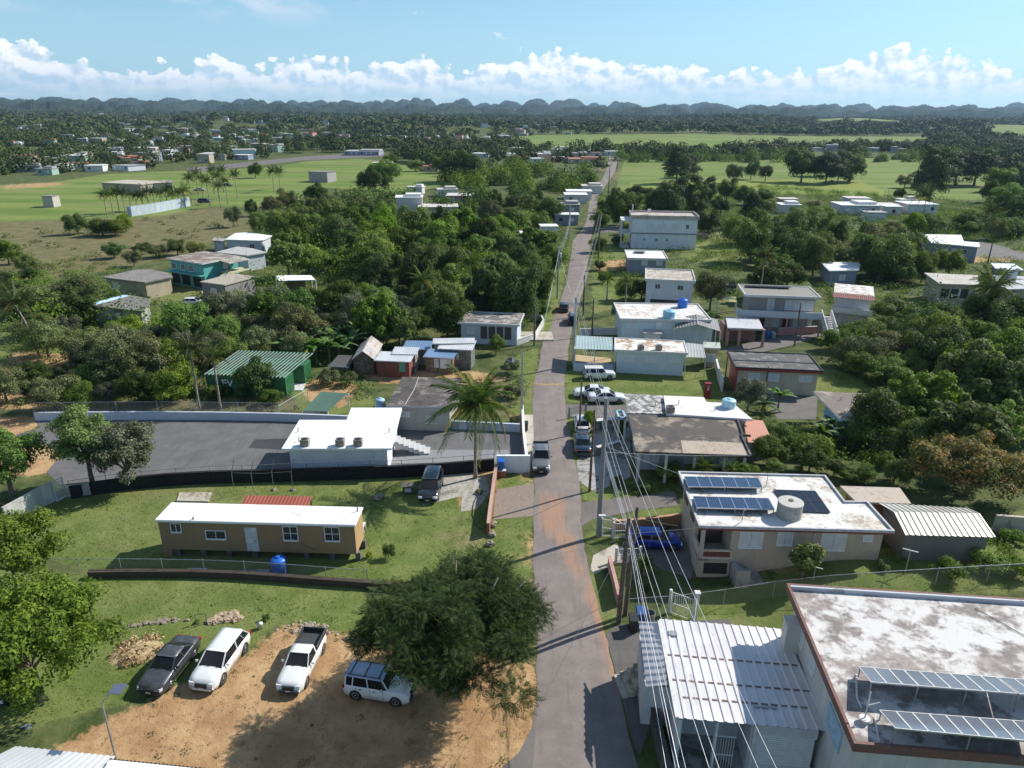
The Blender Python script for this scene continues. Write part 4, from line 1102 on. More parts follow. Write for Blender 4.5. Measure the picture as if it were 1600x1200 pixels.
PVB = pv_mat('blue_cells', (.008, .015, .055), (.10, .12, .17)); PVK = pv_mat('black_cells', (.012, .012, .016), (.03, .03, .036))
PVG = pv_mat('old_cells', (.10, .12, .155), (.38, .40, .43))
def pv_rack(name, label, c, ncol, nrow, mat, frame=OFFW, legs=True, gap=.02, group=None, legz=0.0, z=0.0, cells=(6, 10)):
    """c: near-left, near-right, far-right, far-left world corners; each module a part"""
    a, b, cc, d = [Vector(p) for p in c]; o = a.copy(); o.z = legz; e = thing(name, label, 'solar panels', o, 0, group)
    a, b, cc, d = [p - o for p in (a, b, cc, d)]; up = Vector((0, 0, 1))
    def q(u, v): return a.lerp(b, u).lerp(d.lerp(cc, u), v)
    for i in range(ncol):
        for j in range(nrow):
            g = gap / ncol; u0, u1, v0, v1 = i / ncol + g, (i + 1) / ncol - g, j / nrow + g, (j + 1) / nrow - g
            P = [q(u0, v0), q(u1, v0), q(u1, v1), q(u0, v1)]
            me = bpy.data.meshes.new('panel'); me.from_pydata([tuple(p) for p in P] + [tuple(p - up * .035) for p in P], [], [(0, 1, 2, 3), (7, 6, 5, 4), (0, 4, 5, 1), (1, 5, 6, 2), (2, 6, 7, 3), (3, 7, 4, 0)])
            at = me.attributes.new('cell', 'FLOAT_VECTOR', 'POINT')
            for k, (s, t_) in enumerate(((0, 0), (1, 0), (1, 1), (0, 1)) * 2): at.data[k].vector = (s * cells[0], t_ * cells[1], 0)
            me.materials.append(mat); pn = link('panel', me, e)
            mb = MB()
            for s, t_ in ((0, 1), (1, 2), (2, 3), (3, 0)): mb.beam(P[s] - up * .01, P[t_] - up * .01, .035, .05)
            mb.obj('frame', frame, pn)
    if legs:
        n = max(2, int((b - a).length / 2.2)); mb = MB()
        for v in (.02, .97): mb.beam(q(0, v) - up * .07, q(1, v) - up * .07, .05)
        mb.obj('rail', GALV, e)
        for i in range(n + 1):
            u = min(.99, max(.01, i / n)); p = q(u, .03) - up * .08; r = q(u, .96) - up * .08
            MB().beam(p, Vector((p.x, p.y, 0)), .05).obj('leg', GALV, e); MB().beam(r, Vector((r.x, r.y, 0)), .05).obj('leg', GALV, e)
    return e

# ================================================================ left side, nearest first
# --- trailer home
f = Frame((242, 812), (555, 820), [(268, 786), (566, 791)], H=3.55)
TAN = wallmat('trailer_tan', (.30, .205, .115), .2)
e = f.root('trailer_home', 'long tan trailer home with a bright white roof on the mown lawn', 'trailer home'); W, D = f.W, f.D
MB().box(.12, .12, .75, W - .12, D - .12, 3.4).obj('wall', TAN, e)
MB().box(W - .118, .10, .76, W - .105, D - .10, 3.38).obj('end_wall', wallmat('trailer_end', (.42, .27, .13), .2), e)
mb = MB(); mb.box(0, 0, 3.4, W, D, 3.55); r = mb.obj('roof', stained('bright_roof', (.82, .81, .78), (.55, .52, .46), .12), e, bevel=.02)
MB().box(-.02, -.03, 3.36, W + .02, .0, 3.50).obj('gutter', WHITE, r)
mb = MB()
for x in np.arange(1.0, W, 2.1):
    for y in (.5, D - .5): MB().box(x, y - .2, -.2, x + .4, y + .2, .75).obj('pier', stained('dark_block', (.14, .13, .12), (.07, .065, .06), .4), e)
MB().box(.1, .12, 0, .8, .3, .75).obj('skirting', TAN, e)
pwin(f, e, 266.5, 818, 283.5, 830.5, 'glass', eave=.12); pwin(f, e, 321.5, 829, 353, 841.5, 'glass', eave=.12); pwin(f, e, 442, 822.5, 466, 843.5, 'glass', eave=.12); pwin(f, e, 507, 823.5, 531, 844.5, 'glass', eave=.12)
pdoor(f, e, 383, 825, 404.5, 861, plain('door_white', (.6, .64, .66), .5), eave=.12)
MB().tube([(W - .3, D - .7, 3.5), (W - .3, D - .7, 3.95)], .05, 8).obj('vent_pipe', BLACK, r); MB().tube([(.35 * W - 2.6, .2, 3.5), (.35 * W - 2.6, .2, 3.75)], .06, 8).obj('vent_pipe', BLACK, r)
mb = MB(); mb.tube([(W - 5.2, .1, 2.6), (W - 4.9, .06, 2.1), (W - 4.2, .06, 1.5), (W - 3.4, .06, 1.1)], .012, 5); mb.obj('cable', BLACK, e)
p = G(571, 858); ac = thing('wall_condenser', 'white condenser on the end wall of the tan trailer home', 'condenser', (p.x - .45, p.y + 1.2, 1.0), f.rz)
MB().box(-.15, -.4, 0, .25, .4, .62).obj('casing', OFFW, ac, bevel=.03); MB().box(-.3, -.3, -.06, .25, -.26, 0).box(-.3, .26, -.06, .25, .3, 0).obj('bracket', GALV, ac); MB().box(.25, -.25, .08, .27, .2, .54).obj('fan_grille', BLACK, ac)
# red corrugated sheet shelter behind the trailer
f2 = Frame((375, 789), (481, 790), [(377, 776), (483, 777)], H=2.4); e = f2.root('lean_to', 'low shelter with red corrugated roof behind the tan trailer home', 'shelter')
MB().corr([(0, 0, 2.3), (f2.W, 0, 2.3), (f2.W, f2.D, 2.5), (0, f2.D, 2.5)], .3, .05).obj('roof', metal_sheet('red_sheet', (.42, .13, .085), (.3, .12, .08), .3), e)
for x in (.1, f2.W - .1):
    for y in (.1, f2.D - .1): MB().box(x - .05, y - .05, -.1, x + .05, y + .05, 2.28).obj('post', WOODP, e)
sheet('concrete_slab', [(276, 784), (281, 771), (331, 771), (326, 785)], CONCL, .12)
# clothes-line frames with rock feet
for i, (bx, by, ty) in enumerate([(366, 768, 720), (396, 768, 720), (428, 766, 718), (458, 766, 718)]):
    b = Gt(bx, by); h = top_h(b, ty); e = thing('clothes_post', 'thin bent metal post of the drying lines, foot on a stone, ' + ORD[i], 'post', b, 0, 'posts of the drying lines')
    MB().tube([(0, 0, -.1), (.0, 0, h * .6), (.35, .1, h)], .03, 6).obj('shaft', STEELG, e)
    if i > 1: MB().rock((0, 0, -.1), .3, random.Random(i)).obj('foot_stone', ROCKM, e)
for i, k in enumerate((.62, .97)):
    mb = MB(); a = Gt(366, 768); b = Gt(458, 766); h = 2.0 if i == 0 else 2.9
    mb.tube([(a.x, a.y, h), ((a.x + b.x) / 2, (a.y + b.y) / 2, h - .12), (b.x, b.y, h)], .012, 5); mb.obj('drying_line', GALV, label=['lower wire strung between the four drying posts', 'upper wire strung between the four drying posts'][i], cat='wire')
# blue water tank
b = G(437, 893); water_tank((b.x, b.y, 0), .62, 1.35, BLUEP, 'bright blue plastic tank between the chain-link fence and the tan trailer home')
# retaining wall and its fence
RW = [(105, 893), (150, 891), (250, 893), (330, 896), (420, 899), (500, 906), (590, 914), (700, 922), (790, 926)]
wall_run('retaining_wall', 'low dark stone retaining wall between the two lawns', [(140, 902), (200, 900.5), (300, 901), (380, 904), (450, 909), (520, 914.5), (575, 918), (640, 922)], .52, stained('dark_stone', (.075, .055, .04), (.04, .03, .025), .4, scale=2), .3, 'retaining wall', cap=stained('dark_stone', (.1, .1, .1)))
chain_fence('chain_link_fence', 'chain-link fence on the low dark wall in front of the trailer home', [(60, 896), (117, 896), (200, 896), (300, 897), (380, 900), (450, 904.5), (520, 910), (575, 914)], 1.35, .0, 3.3)
# dark wall with black screen between lawn and parking lot
BLKW = plain('black_screen_cloth', (.012, .012, .013), .9, var=.3)
wall_run('screened_wall', 'long low block wall draped in black cloth along the parking lot', [(112, 779), (145, 773), (200, 765), (260, 759), (330, 755), (400, 753), (470, 751), (540, 749), (620, 746), (690, 742), (772, 735)], 1.25, BLKW, .22, 'wall', cap=BLKW)
chain_fence('wire_fence', 'thin wire fence standing along the black screened wall', [(112, 777), (200, 763), (330, 753), (470, 749), (620, 744), (772, 733)], 1.7, .0, 3.0, STEELG, net=False)
# white walls at the left
WW = wallmat('old_white_wall', (.55, .54, .50), .8)
wall_run('boundary_wall', 'curved streaky white boundary wall under the left-hand trees', [(12, 824), (40, 808), (70, 790), (88, 782)], 1.9, WW, .2)
P0 = G(88, 784); P1 = G(104, 776)
e = thing('slatted_gate', 'white gate panel of slanting slats at the end of the streaky white wall', 'gate', P0, math.atan2(P1.y - P0.y, P1.x - P0.x)); L = (P1 - P0).length
mb = MB(); mb.box(0, -.04, 0, .08, .04, 2.1).box(L - .08, -.04, 0, L, .04, 2.1).box(0, -.03, .0, L, .03, .08).box(0, -.03, 2.02, L, .03, 2.1); mb.obj('frame', OFFW, e)
mb = MB()
for i in range(11): mb.box(.08, -.02, .12 + i * .17, L - .08, .0, .20 + i * .17)
mb.obj('slat', OFFW, e)
P0 = G(106, 779); P1 = G(142, 775); e = thing('steel_gate', 'dark barred gate beside the streaky white wall', 'gate', P0, math.atan2(P1.y - P0.y, P1.x - P0.x)); L = (P1 - P0).length
mb = MB()
for i in range(22): mb.box(L * i / 21, -.02, .1, L * i / 21 + .04, .02, 1.5)
mb.obj('bar', OFFW, e); MB().box(0, -.03, .1, L, .03, .18).box(0, -.03, 1.4, L, .03, 1.5).obj('frame', STEELG, e)
# far boundary wall of the lot
WB = wallmat('lot_wall_white', (.56, .60, .66), .25)
wall_run('boundary_wall', 'long white block wall along the far side of the parking lot', [(56, 657), (130, 656), (230, 655.5), (330, 656), (440, 658), (520, 661), (600, 665), (640, 667), (730, 671), (812, 675)], .95, WB, .2)
chain_fence('mesh_fence', 'tall mesh fence on the long white wall behind the parking lot', [(56, 655), (230, 653.5), (330, 654), (437, 656)], 2.1, .0, 4.6, GALV, net=True)
chain_fence('mesh_fence', 'short mesh fence running back from the green corrugated shelter', [(437, 655), (462, 640), (482, 628)], 1.7, .0, 3.0)
wall_run('boundary_wall', 'white wall along the road with a leaning post at its end', [(824, 738), (821, 715), (818, 690), (817, 665), (816, 648)], 1.2, WHITE, .2)
wall_run('boundary_wall', 'short plain white wall standing above the brick gate pillar', [(776, 738), (828, 738)], 1.85, WHITE, .22)
# --- white flat-roofed house
f = Frame((440, 701), (612, 700.5), [(468, 656)], H=3.1)
L_ = [(0, 0), (f.W, 0)] + [f.loc(x, y, 3.1)[:2] for x, y in ((628, 637), (549, 637), (541.5, 656), (468, 656))]
WALLB = wallmat('house_white', (.70, .72, .76), .12); RW1 = stained('roof_bright_white', (.84, .84, .82), (.62, .60, .55), .10)
e = house('white_house', 'bright white flat-roofed house standing in the asphalt lot', 'house', f, WALLB, RW1, .55, .2, poly=L_)
for x0, x1 in ((470, 489), (520, 538), (569, 586)): pwin(f, e, x0, 708, x1, 722, 'louvre', eave=.55)
rf_ = [c for c in e.children if c.name.startswith('roof')][0]
for k in range(2): MB().box(0.3, .5 + k * 3.6, 3.102, f.W - .5, .53 + k * 3.6, 3.12).obj('roof_seam', stained('seam', (.6, .6, .6), (.4, .4, .4), .3), rf_)
for i, px in enumerate((477, 532, 560)):
    p = G(px, 696, 3.1); ac_unit(p, f.rz, 'brown boxy condenser on the bright white roof, ' + ORD[i])
for x, y in ((466, 675), (467, 690), (608, 676)):
    p = f.loc(x, y, 3.1); MB().tube([(p[0], p[1], 3.05), (p[0], p[1], 3.5), (p[0] + .15, p[1], 3.55)], .06, 8).obj('vent_pipe', GALV, rf_)
# stairs
a = G(614, 713, 0); e = thing('outdoor_stairs', 'pale concrete outdoor steps coming down from the bright white house', 'stairs', (a.x, a.y + .3, 0), f.rz); n = 7
mb = MB()
for i in range(n): mb.box(.1 + i * .52, 0, -.1 if i > 4 else 1.5 - i * .22 - .5, .1 + (i + 1) * .52, 1.6, 1.5 - i * .22)
mb.obj('tread', stained('stair_concrete', (.5, .5, .5), (.3, .3, .3), .3, scale=2), e)
# --- palm on the lawn
pm = palm_px(743, 747, 634, 68, 'tall coconut palm with wind-blown fronds on the lawn by the black screened wall', 1, 2, mesh=palm_crown_mesh(5, 24, 2.9, 2, (-.25, -.35), 34, .75), tr=.17)
# --- lawn things beside the palm
car_at('van', P_BLACK, 674, 768, -92, 'black minivan parked on the lawn in the shade of the palm')
b = G(638, 769); e = thing('wooden_box', 'small slatted wooden hutch on the lawn beside the black minivan', 'hutch', b, .1)
MB().box(-.5, -.35, .08, .5, .35, .75).obj('body', plain('grey_wood', (.12, .10, .09), .8, var=.3), e); MB().box(-.58, -.45, .75, .58, .45, .82).obj('lid', plain('grey_wood_lid', (.2, .17, .15), .8, var=.3), e); MB().box(-.3, -.37, .2, .3, -.35, .6).obj('hatch', OFFW, e)
for i, (x, y, r, lb) in enumerate([(592, 780, .55, 'flat rounded rock on the lawn left of the wooden hutch'), (770, 822, .45, 'upper round boulder beside the brick pillars by the road'), (768, 837, .42, 'middle round boulder beside the brick pillars by the road'), (766, 852, .42, 'lower round boulder beside the brick pillars by the road'), (748, 768, .3, 'small brown shrub stump on the lawn under the palm')]):
    b = G(x, y); mb = MB(); mb.rock((0, 0, 0), r, random.Random(i), 9, .65); mb.obj('boulder', ROCKM, loc=b, smooth=False, label=lb, cat='boulder')
# brick/red wall with tall shadow
BRK = stained('brick_red', (.36, .13, .07), (.2, .08, .05), .4, scale=3)
wall_run('gate_wall', 'narrow red brick wall along the front of the lawn, near the road', [(776, 742), (772, 765), (769, 790), (766, 812), (763, 838)], 1.25, BRK, .22, 'wall', cap=stained('pink_coping', (.5, .32, .26), (.3, .2, .15), .3, scale=3))
e = thing('brick_pillar', 'short square brick plinth under the blue bin', 'pillar', G(783, 744)); MB().box(-.45, -.3, 0, .45, .3, .7).obj('body', BRK, e, bevel=.02); MB().box(-.5, -.35, .7, .5, .35, .78).obj('cap', OFFW, e)
def wheelie(px, py, mat, label, z=0.0, rz=0.0, s=1.0):
    b = Gt(px, py); e = thing('wheeled_bin', label, 'bin', (b.x, b.y, b.z + z), rz); e.scale = (s, s, s)
    MB().hexa([(-.22, -.27, .06), (.22, -.27, .06), (.22, .27, .06), (-.22, .27, .06)], [(-.29, -.36, .95), (.29, -.36, .95), (.29, .34, .95), (-.29, .34, .95)]).obj('body', mat, e, bevel=.03)
    MB().hexa([(-.31, -.39, .95), (.31, -.39, .95), (.31, .38, .95), (-.31, .38, .95)], [(-.28, -.35, 1.0), (.28, -.35, 1.0), (.28, .38, 1.07), (-.28, .38, 1.07)]).obj('lid', mat, e)
    for s_ in (-1, 1): MB().tube([(s_ * .24, .3, .1), (s_ * .30, .3, .1)], .1, 12).obj('wheel', RUBBER, e)
    return e
wheelie(783, 744, BLUEP, 'blue wheeled bin standing on the brick plinth by the white wall', z=.78)
wheelie(821, 674, BLACK, 'black wheeled bin on the pavement by the roadside white wall', .1)
# hoses
mb = MB(); mb.tube([G(745, 775) + Vector((0, 0, .04)), G(739, 790) + Vector((0, 0, .04)), G(738, 805) + Vector((0, 0, .04)), G(742, 820) + Vector((0, 0, .04)), G(752, 828) + Vector((0, 0, .04)), G(762, 822) + Vector((0, 0, .1))], .035, 6)
mb.obj('garden_hose', BLACK, label='black hose looping across the white gravel by the brick wall', cat='hose')
# ================================================================ parking yard
car_at('sedan', P_GREY, 270, 1050, -95, 'dusty dark grey sedan parked on the grass at the yard edge, leftmost of the row', worn=None) if False else None
car_at('sedan', P_GREY, 268, 1048, -97.5, 'dusty dark grey sedan parked beside the white crossover')
car_at('wagon', P_WHITE, 347, 1041, -98.5, 'white crossover with black windows between the grey sedan and the white pickup')
car_at('pickup', P_WHITE, 474, 1044, -95.5, 'white single-cab pickup with an open black bed', cat='pickup truck', trim=plain('pickup_trim', (.045, .045, .047), .5))
car_at('suv', P_WHITE, 595, 1083, -11.5, 'boxy white off-road wagon half hidden under the feathery tree', cat='off-road car', roofmat=carpaint('blueish_roof', (.28, .36, .46), .3), rack=True)
car_at('sedan', P_BLACK, -4, 1075, -30, 'black car at the edge of the yard under the bright green tree')
# solar street lamp
b = G(186, 1204); h = top_h(b, 1098); e = thing('solar_street_lamp', 'slim grey street lamp with a small solar panel over the dirt yard', 'street lamp', b)
MB().tube([(0, 0, -.2), (0, 0, h * .55), (0, 0, h)], [.07, .055, .04], 8).obj('pole', GALV, e)
MB().tube([(0, 0, h - .05), (.25, .05, h + .35), (.75, .1, h + .75)], .03, 6).obj('arm', GALV, e)
tp = Vector((.9, .1, h + .85)); MB().hexa([tp + Vector((x, y, z)) for x, y, z in ((-.32, -.3, -.06), (.32, -.3, -.1), (.42, .3, .0), (-.22, .3, .04))], [tp + Vector((x, y, z + .04)) for x, y, z in ((-.32, -.3, -.06), (.32, -.3, -.1), (.42, .3, .0), (-.22, .3, .04))]).obj('solar_panel', PVB, e)
MB().box(.55, -.02, h + .60, .95, .2, h + .68).obj('lamp_head', OFFW, e)
# bottom-left roof
f = Frame((-60, 1222), (150, 1215), [(25, 1166)], H=3.0)
a = [G(-75, 1216, 3.0), G(150, 1214, 3.0), G(180, 1182, 3.0), G(24, 1166, 3.0)]
o = Vector((a[0].x, a[0].y, 0)); e = thing('yard_shed', 'shed with a white ribbed metal roof below the dirt yard', 'shed', o)
MB().corr([p - o for p in a], .42, .05).obj('roof', metal_sheet('white_ribs', (.72, .72, .70), (.4, .35, .3), .1), e)
q = inset([(p - o).xy[:] for p in a], .3); mb = MB(); mb.prism(q, -.3, 2.9); mb.obj('wall', CONC, e)
a = [G(100, 1290, 3.3), G(420, 1300, 3.3), G(330, 1203, 3.3), G(172, 1187, 3.3)]
o = Vector((a[0].x, a[0].y, 0)); e = thing('yard_shed', 'lower white-roofed building with dark eaves right of the ribbed shed roof', 'shed', o)
MB().plate([p - o for p in a], .12).obj('roof', RW1, e)
q = inset([(p - o).xy[:] for p in a], .4); mb = MB(); mb.prism(q, -.3, 3.1); mb.obj('wall', CONC, e)
p_, q_ = a[3] - o, a[2] - o
mb = MB()
for i in range(26): c_ = p_.lerp(q_, i / 25); mb.box(c_.x - .06, c_.y - .0, 3.2, c_.x + .06, c_.y + .1, 3.28)
mb.obj('rafter_end', BLACK, e)
# debris, stones, bucket, plants
rr = random.Random(4)
def pile(name, label, cat, pts, rmin, rmax, n, mat, z=.0):
    mb = MB(); c = sum((Vector(G(*p)) for p in pts), Vector()) / len(pts)
    for i in range(n):
        k = rr.randrange(len(pts)); j = (k + 1) % len(pts); p = G(*pts[k]).lerp(G(*pts[j]), rr.random()).lerp(c, rr.random() ** 1.3)
        q = rr.uniform(rmin, rmax); mb.rock((p.x - c.x, p.y - c.y, z - q * .2), q, rr, 6, .6)
    return mb.obj(name, mat, loc=(c.x, c.y, 0), label=label, cat=cat)
pile('rubble_heap', 'pale heap of broken rock on the lawn behind the white crossover', 'rubble heap', [(325, 975), (345, 957), (372, 958), (376, 968), (350, 972)], .12, .38, 46, stained('rubble_tan', (.42, .32, .22), (.25, .18, .12), .3, scale=3))
pile('rubble_heap', 'long line of stones and sticks on the lawn behind the grey sedan', 'rubble heap', [(185, 982), (215, 975), (262, 966), (300, 970), (245, 975)], .06, .22, 60, stained('rubble_grey', (.28, .24, .18), (.14, .12, .09), .4, scale=3))
pile('rubble_heap', 'scattered chips of stone beside the bed of the white pickup', 'rubble heap', [(430, 985), (470, 970), (505, 975), (530, 992), (470, 990)], .05, .17, 110, stained('rubble_chips', (.36, .31, .25), (.2, .17, .13), .4, scale=3))
pile('rubble_heap', 'broken clods under the feathery tree beside the boxy white wagon', 'rubble heap', [(530, 1000), (560, 990), (600, 1000), (570, 1012)], .08, .25, 40, ROCKM)
def mound(name, pts, h, mat, label, kind=None):
    P = [Vector(G(*p)) for p in pts]; c = sum(P, Vector()) / len(P); rs = random.Random(len(pts)); mb = MB(); n = len(P) * 4; rings = 6; o = 0
    rim = [P[i // 4].lerp(P[(i // 4 + 1) % len(P)], (i % 4) / 4) for i in range(n)]
    for k in range(rings + 1):
        u = k / rings
        for p in rim: q = p.lerp(c, u); mb.v.append((q.x - c.x + rs.uniform(-.08, .08), q.y - c.y + rs.uniform(-.08, .08), -.03 + h * (1 - (1 - u) ** 2) * (1 if u < 1 else 1) + rs.uniform(-.09, .09) * (0 < u < 1)))
    for k in range(rings):
        for i in range(n): j = (i + 1) % n; mb.f.append((k * n + i, k * n + j, (k + 1) * n + j, (k + 1) * n + i)); mb.mi.append(0)
    return mb.obj(name, mat, loc=c, smooth=True, label=label, cat='heap')
mound('hay_heap', [(166, 1036), (172, 1022), (200, 1006), (228, 996), (252, 998), (257, 1008), (240, 1028), (205, 1040), (175, 1042)], .35, stained('dry_clippings', (.42, .31, .17), (.25, .2, .1), .4, scale=4), 'tan heap of dry clippings on the grass beside the grey sedan')
e = thing('cut_log', 'short cut log lying on the lawn at the end of the stone line', 'log', G(178, 987)); MB().tube([(-.45, -.1, .25), (.45, .1, .25)], .27, 10).obj('bark', BARK, e)
mb = MB()
for i in range(14): t_ = rr.uniform(0, 6.28); mb.tube([(0.5, 0, .1), (0.5 + math.cos(t_) * .9, math.sin(t_) * .6, .15 + rr.random() * .5)], .02, 4)
mb.obj('twig', BARKL, e)
e = thing('bucket', 'white plastic bucket on the ground behind the white crossover', 'bucket', G(407, 982)); MB().lathe([(.16, 0), (.2, .42), (.215, .44)], 16).obj('body', OFFW, e, smooth=True); MB().tube([(-.2, 0, .4), (0, -.12, .5), (.2, 0, .4)], .01, 5).obj('handle', GALV, e)
e = thing('metal_stand', 'rusty square metal stand standing among the stones on the lawn', 'frame', G(307, 975)); MB().beam((0, 0, 0), (0, 0, .8), .04).beam((0, 0, .8), (.7, .1, .8), .04).beam((.7, .1, 0), (.7, .1, .8), .04).obj('bar', BARK, e)
e = thing('scrap_metal', 'small crumpled piece of scrap on the dirt near the black car', 'scrap', G(45, 1136)); mb = MB(); mb.rock((0, 0, -.05), .22, rr, 7, .4); mb.obj('lump', GALV, e); MB().box(-.5, -.1, 0, -.2, .15, .06).obj('sheet', STEELG, e)
mb = MB(); a = G(310, 892); mb.box(-.9, -.25, 0, .6, .3, .06).box(-.2, -.35, .06, .7, .1, .1); mb.obj('plank_stack', OFFW, loc=a, label='flat white boards lying by the fence in front of the trailer', cat='boards')
mb = MB(); a = G(397, 893.5); mb.box(-1.3, -.3, -.02, 1.2, .3, .05); mb.obj('concrete_slab', CONC, loc=a, kind='structure')
# ================================================================ middle left: shelters, sheds, houses
f = Frame((473, 641.5), (512, 642), [(543.6, 614.5)], H=2.2)
a = [G(473, 642, 1.0), G(512, 643, 1.0), G(544, 614.5, 2.5), G(501, 612, 2.5)]; o = Vector((a[0].x, a[0].y, 0)); e = thing('corrugated_shelter', 'open shelter with a sloping green corrugated roof behind the white wall', 'shelter', o)
MB().corr([p - o for p in a], .3, .04).obj('roof', metal_sheet('green_sheet', (.20, .33, .24), (.35, .36, .33), .35), e)
for p in a: q = p - o; MB().box(q.x - .05, q.y - .05, -.2, q.x + .05, q.y + .05, q.z - .02).obj('post', OFFW, e)
p, q = a[0] - o, a[1] - o; MB().box(p.x, p.y, -.2, q.x, p.y + .12, .95).obj('wall', CONC, e)
DKR = stained('dark_roof', (.085, .072, .062), (.15, .13, .115), .35, scale=.5, second=(.055, .048, .043))
f = Frame((603, 633), (708, 636), [(615, 588), (737, 592)], H=3.2)
e = house('dark_roofed_house', 'low house with a dark bare concrete roof behind the palm', 'house', f, wallmat('grey_cream', (.45, .43, .38), .4), DKR, .5, .22, fascia=wallmat('fascia_pale', (.5, .5, .48), .4), rim=.0)
X = face_xf('f', f.W, f.D, .5); a0, _ = on_wall(f, 664, 645, .5); a1, _ = on_wall(f, 688, 645, .5); bars(e, X, a0, a1, .9, 2.7); pwin(f, e, 622, 643, 640, 650, 'louvre', eave=.5)
r_ = [c for c in e.children if c.name.startswith('roof')][0]; MB().tube([(f.W * .28, .3, 3.24), (f.W * .30, f.D * .55, 3.24), (f.W * .27, f.D, 3.24)], .03, 6).obj('pipe', OFFW, r_)
p = G(594, 627, 2.2); water_tank((p.x, p.y, 1.5), .55, 1.1, plain('tank_pale_blue', (.35, .52, .68), .5), 'pale blue water tank at the left corner of the dark concrete roof')
e = thing('tank_stand', 'block stand holding the pale blue water tank', 'stand', (p.x, p.y, 0)); MB().box(-.6, -.6, -.1, .6, .6, 1.45).obj('block', CONC, e); MB().box(-.7, -.7, 1.42, .7, .7, 1.5).obj('top_slab', CONC, e)
# sheds
def shed(name, label, nl, nr, far, H, wall, roofm, wins=(), doors=(), corr=True, ov=.25, slope=.25, cat='shed', dr=None):
    f = Frame(nl, nr, far, H=H); e = f.root(name, label, cat); W, D = f.W, f.D
    MB().hexa([(ov, ov, -.3), (W - ov, ov, -.3), (W - ov, D - ov, -.3), (ov, D - ov, -.3)], [(ov, ov, H - .06), (W - ov, ov, H - .06), (W - ov, D - ov, H + slope - .06), (ov, D - ov, H + slope - .06)]).obj('wall', wall, e)
    c = [(0, 0, H), (W, 0, H), (W, D, H + slope), (0, D, H + slope)]
    (MB().corr(c, .28, .03) if corr else MB().plate(c, .1)).obj('roof', roofm, e)
    MB().box(0, -.02, H - .12, W, .0, H + .01).obj('fascia', OFFW, e)
    for w in wins: pwin(f, e, *w, eave=ov)
    for d in doors: pdoor(f, e, *d, eave=ov)
    return e, f
ROOFP = metal_sheet('pale_sheet', (.66, .68, .68), (.45, .42, .38), .25); ROOFB = metal_sheet('blue_sheet', (.20, .32, .48), (.3, .28, .25), .15)
shed('brick_shed', 'small red brick-coloured shed with a pale metal roof and green door', (584, 563), (641, 565.5), [(592, 552), (646, 553)], 2.4, wallmat('shed_red', (.24, .075, .055), .5), ROOFP, doors=((624, 566, 633, 581, plain('green_door', (.12, .35, .27), .6)),))
shed('metal_roofed_shed', 'pale metal-roofed shed directly behind the red brick-coloured shed', (611, 553), (651, 554), [(614, 544), (655, 545.5)], 2.7, CONC, ROOFP)
shed('wooden_shed', 'brown wooden shed with a bright blue metal roof and two white shutters', (661, 557), (709, 560), [(664, 548.5), (713, 549)], 2.4, plain('shed_wood', (.24, .165, .105), .8, var=.35), ROOFB, wins=((679, 561, 685, 573, 'louvre'),), doors=((688, 561, 697, 576, WHITE), (698, 561, 705, 575, OFFW)))
shed('small_house', 'grey wooden house under a wide white sheet roof behind the blue-roofed shed', (683, 544.5), (738, 547), [(688, 533), (744, 534)], 3.0, plain('grey_boards', (.16, .17, .155), .8, var=.3), metal_sheet('white_sheet', (.72, .72, .70), (.5, .45, .4), .2), wins=((702, 551, 716, 560, 'louvre'),), cat='house')
shed('sheet_roof_hut', 'flat white sheet roof hut beyond the grey wooden house', (676, 537), (742, 536), [(678, 530), (748, 531.5)], 3.3, CONC, metal_sheet('white_sheet', (.7, .7, .7)))
shed('lean_to', 'open lean-to with a weathered blue roof behind the sheds', (628, 545), (672, 546), [(642, 536), (677, 534)], 2.4, CONC, ROOFB)
shed('lean_to', 'dark flat-roofed hutch at the left end of the row of sheds', (513, 572), (545, 573), [(530, 556), (547, 556)], 1.6, BARK, plain('dark_sheet', (.07, .07, .065), .7), slope=.1)
# gabled shed
f = Frame((549, 562), (586, 562), depth=6.5, H=2.3); e = f.root('gabled_shed', 'brown timber shed with a rusty white gabled roof left of the red shed', 'shed'); W, D = f.W, 7.0
MB()._add([(.2, .2, -.2), (W - .2, .2, -.2), (W - .2, .2, 2.3), (W / 2, .2, 3.4), (.2, .2, 2.3), (.2, D, -.2), (W - .2, D, -.2), (W - .2, D, 2.3), (W / 2, D, 3.4), (.2, D, 2.3)], [(0, 1, 2, 3, 4), (9, 8, 7, 6, 5), (0, 4, 9, 5), (1, 6, 7, 2)]).obj('wall', plain('shed_wood2', (.17, .125, .085), .85, var=.35), e)
for s in (0, 1):
    MB().corr([(W / 2, 0, 3.5), (0 if s else W, 0, 2.2), (0 if s else W, D + .2, 2.2), (W / 2, D + .2, 3.5)], .25, .03).obj('roof', metal_sheet('rusty_white', (.55, .50, .47), (.28, .15, .1), .6), e)
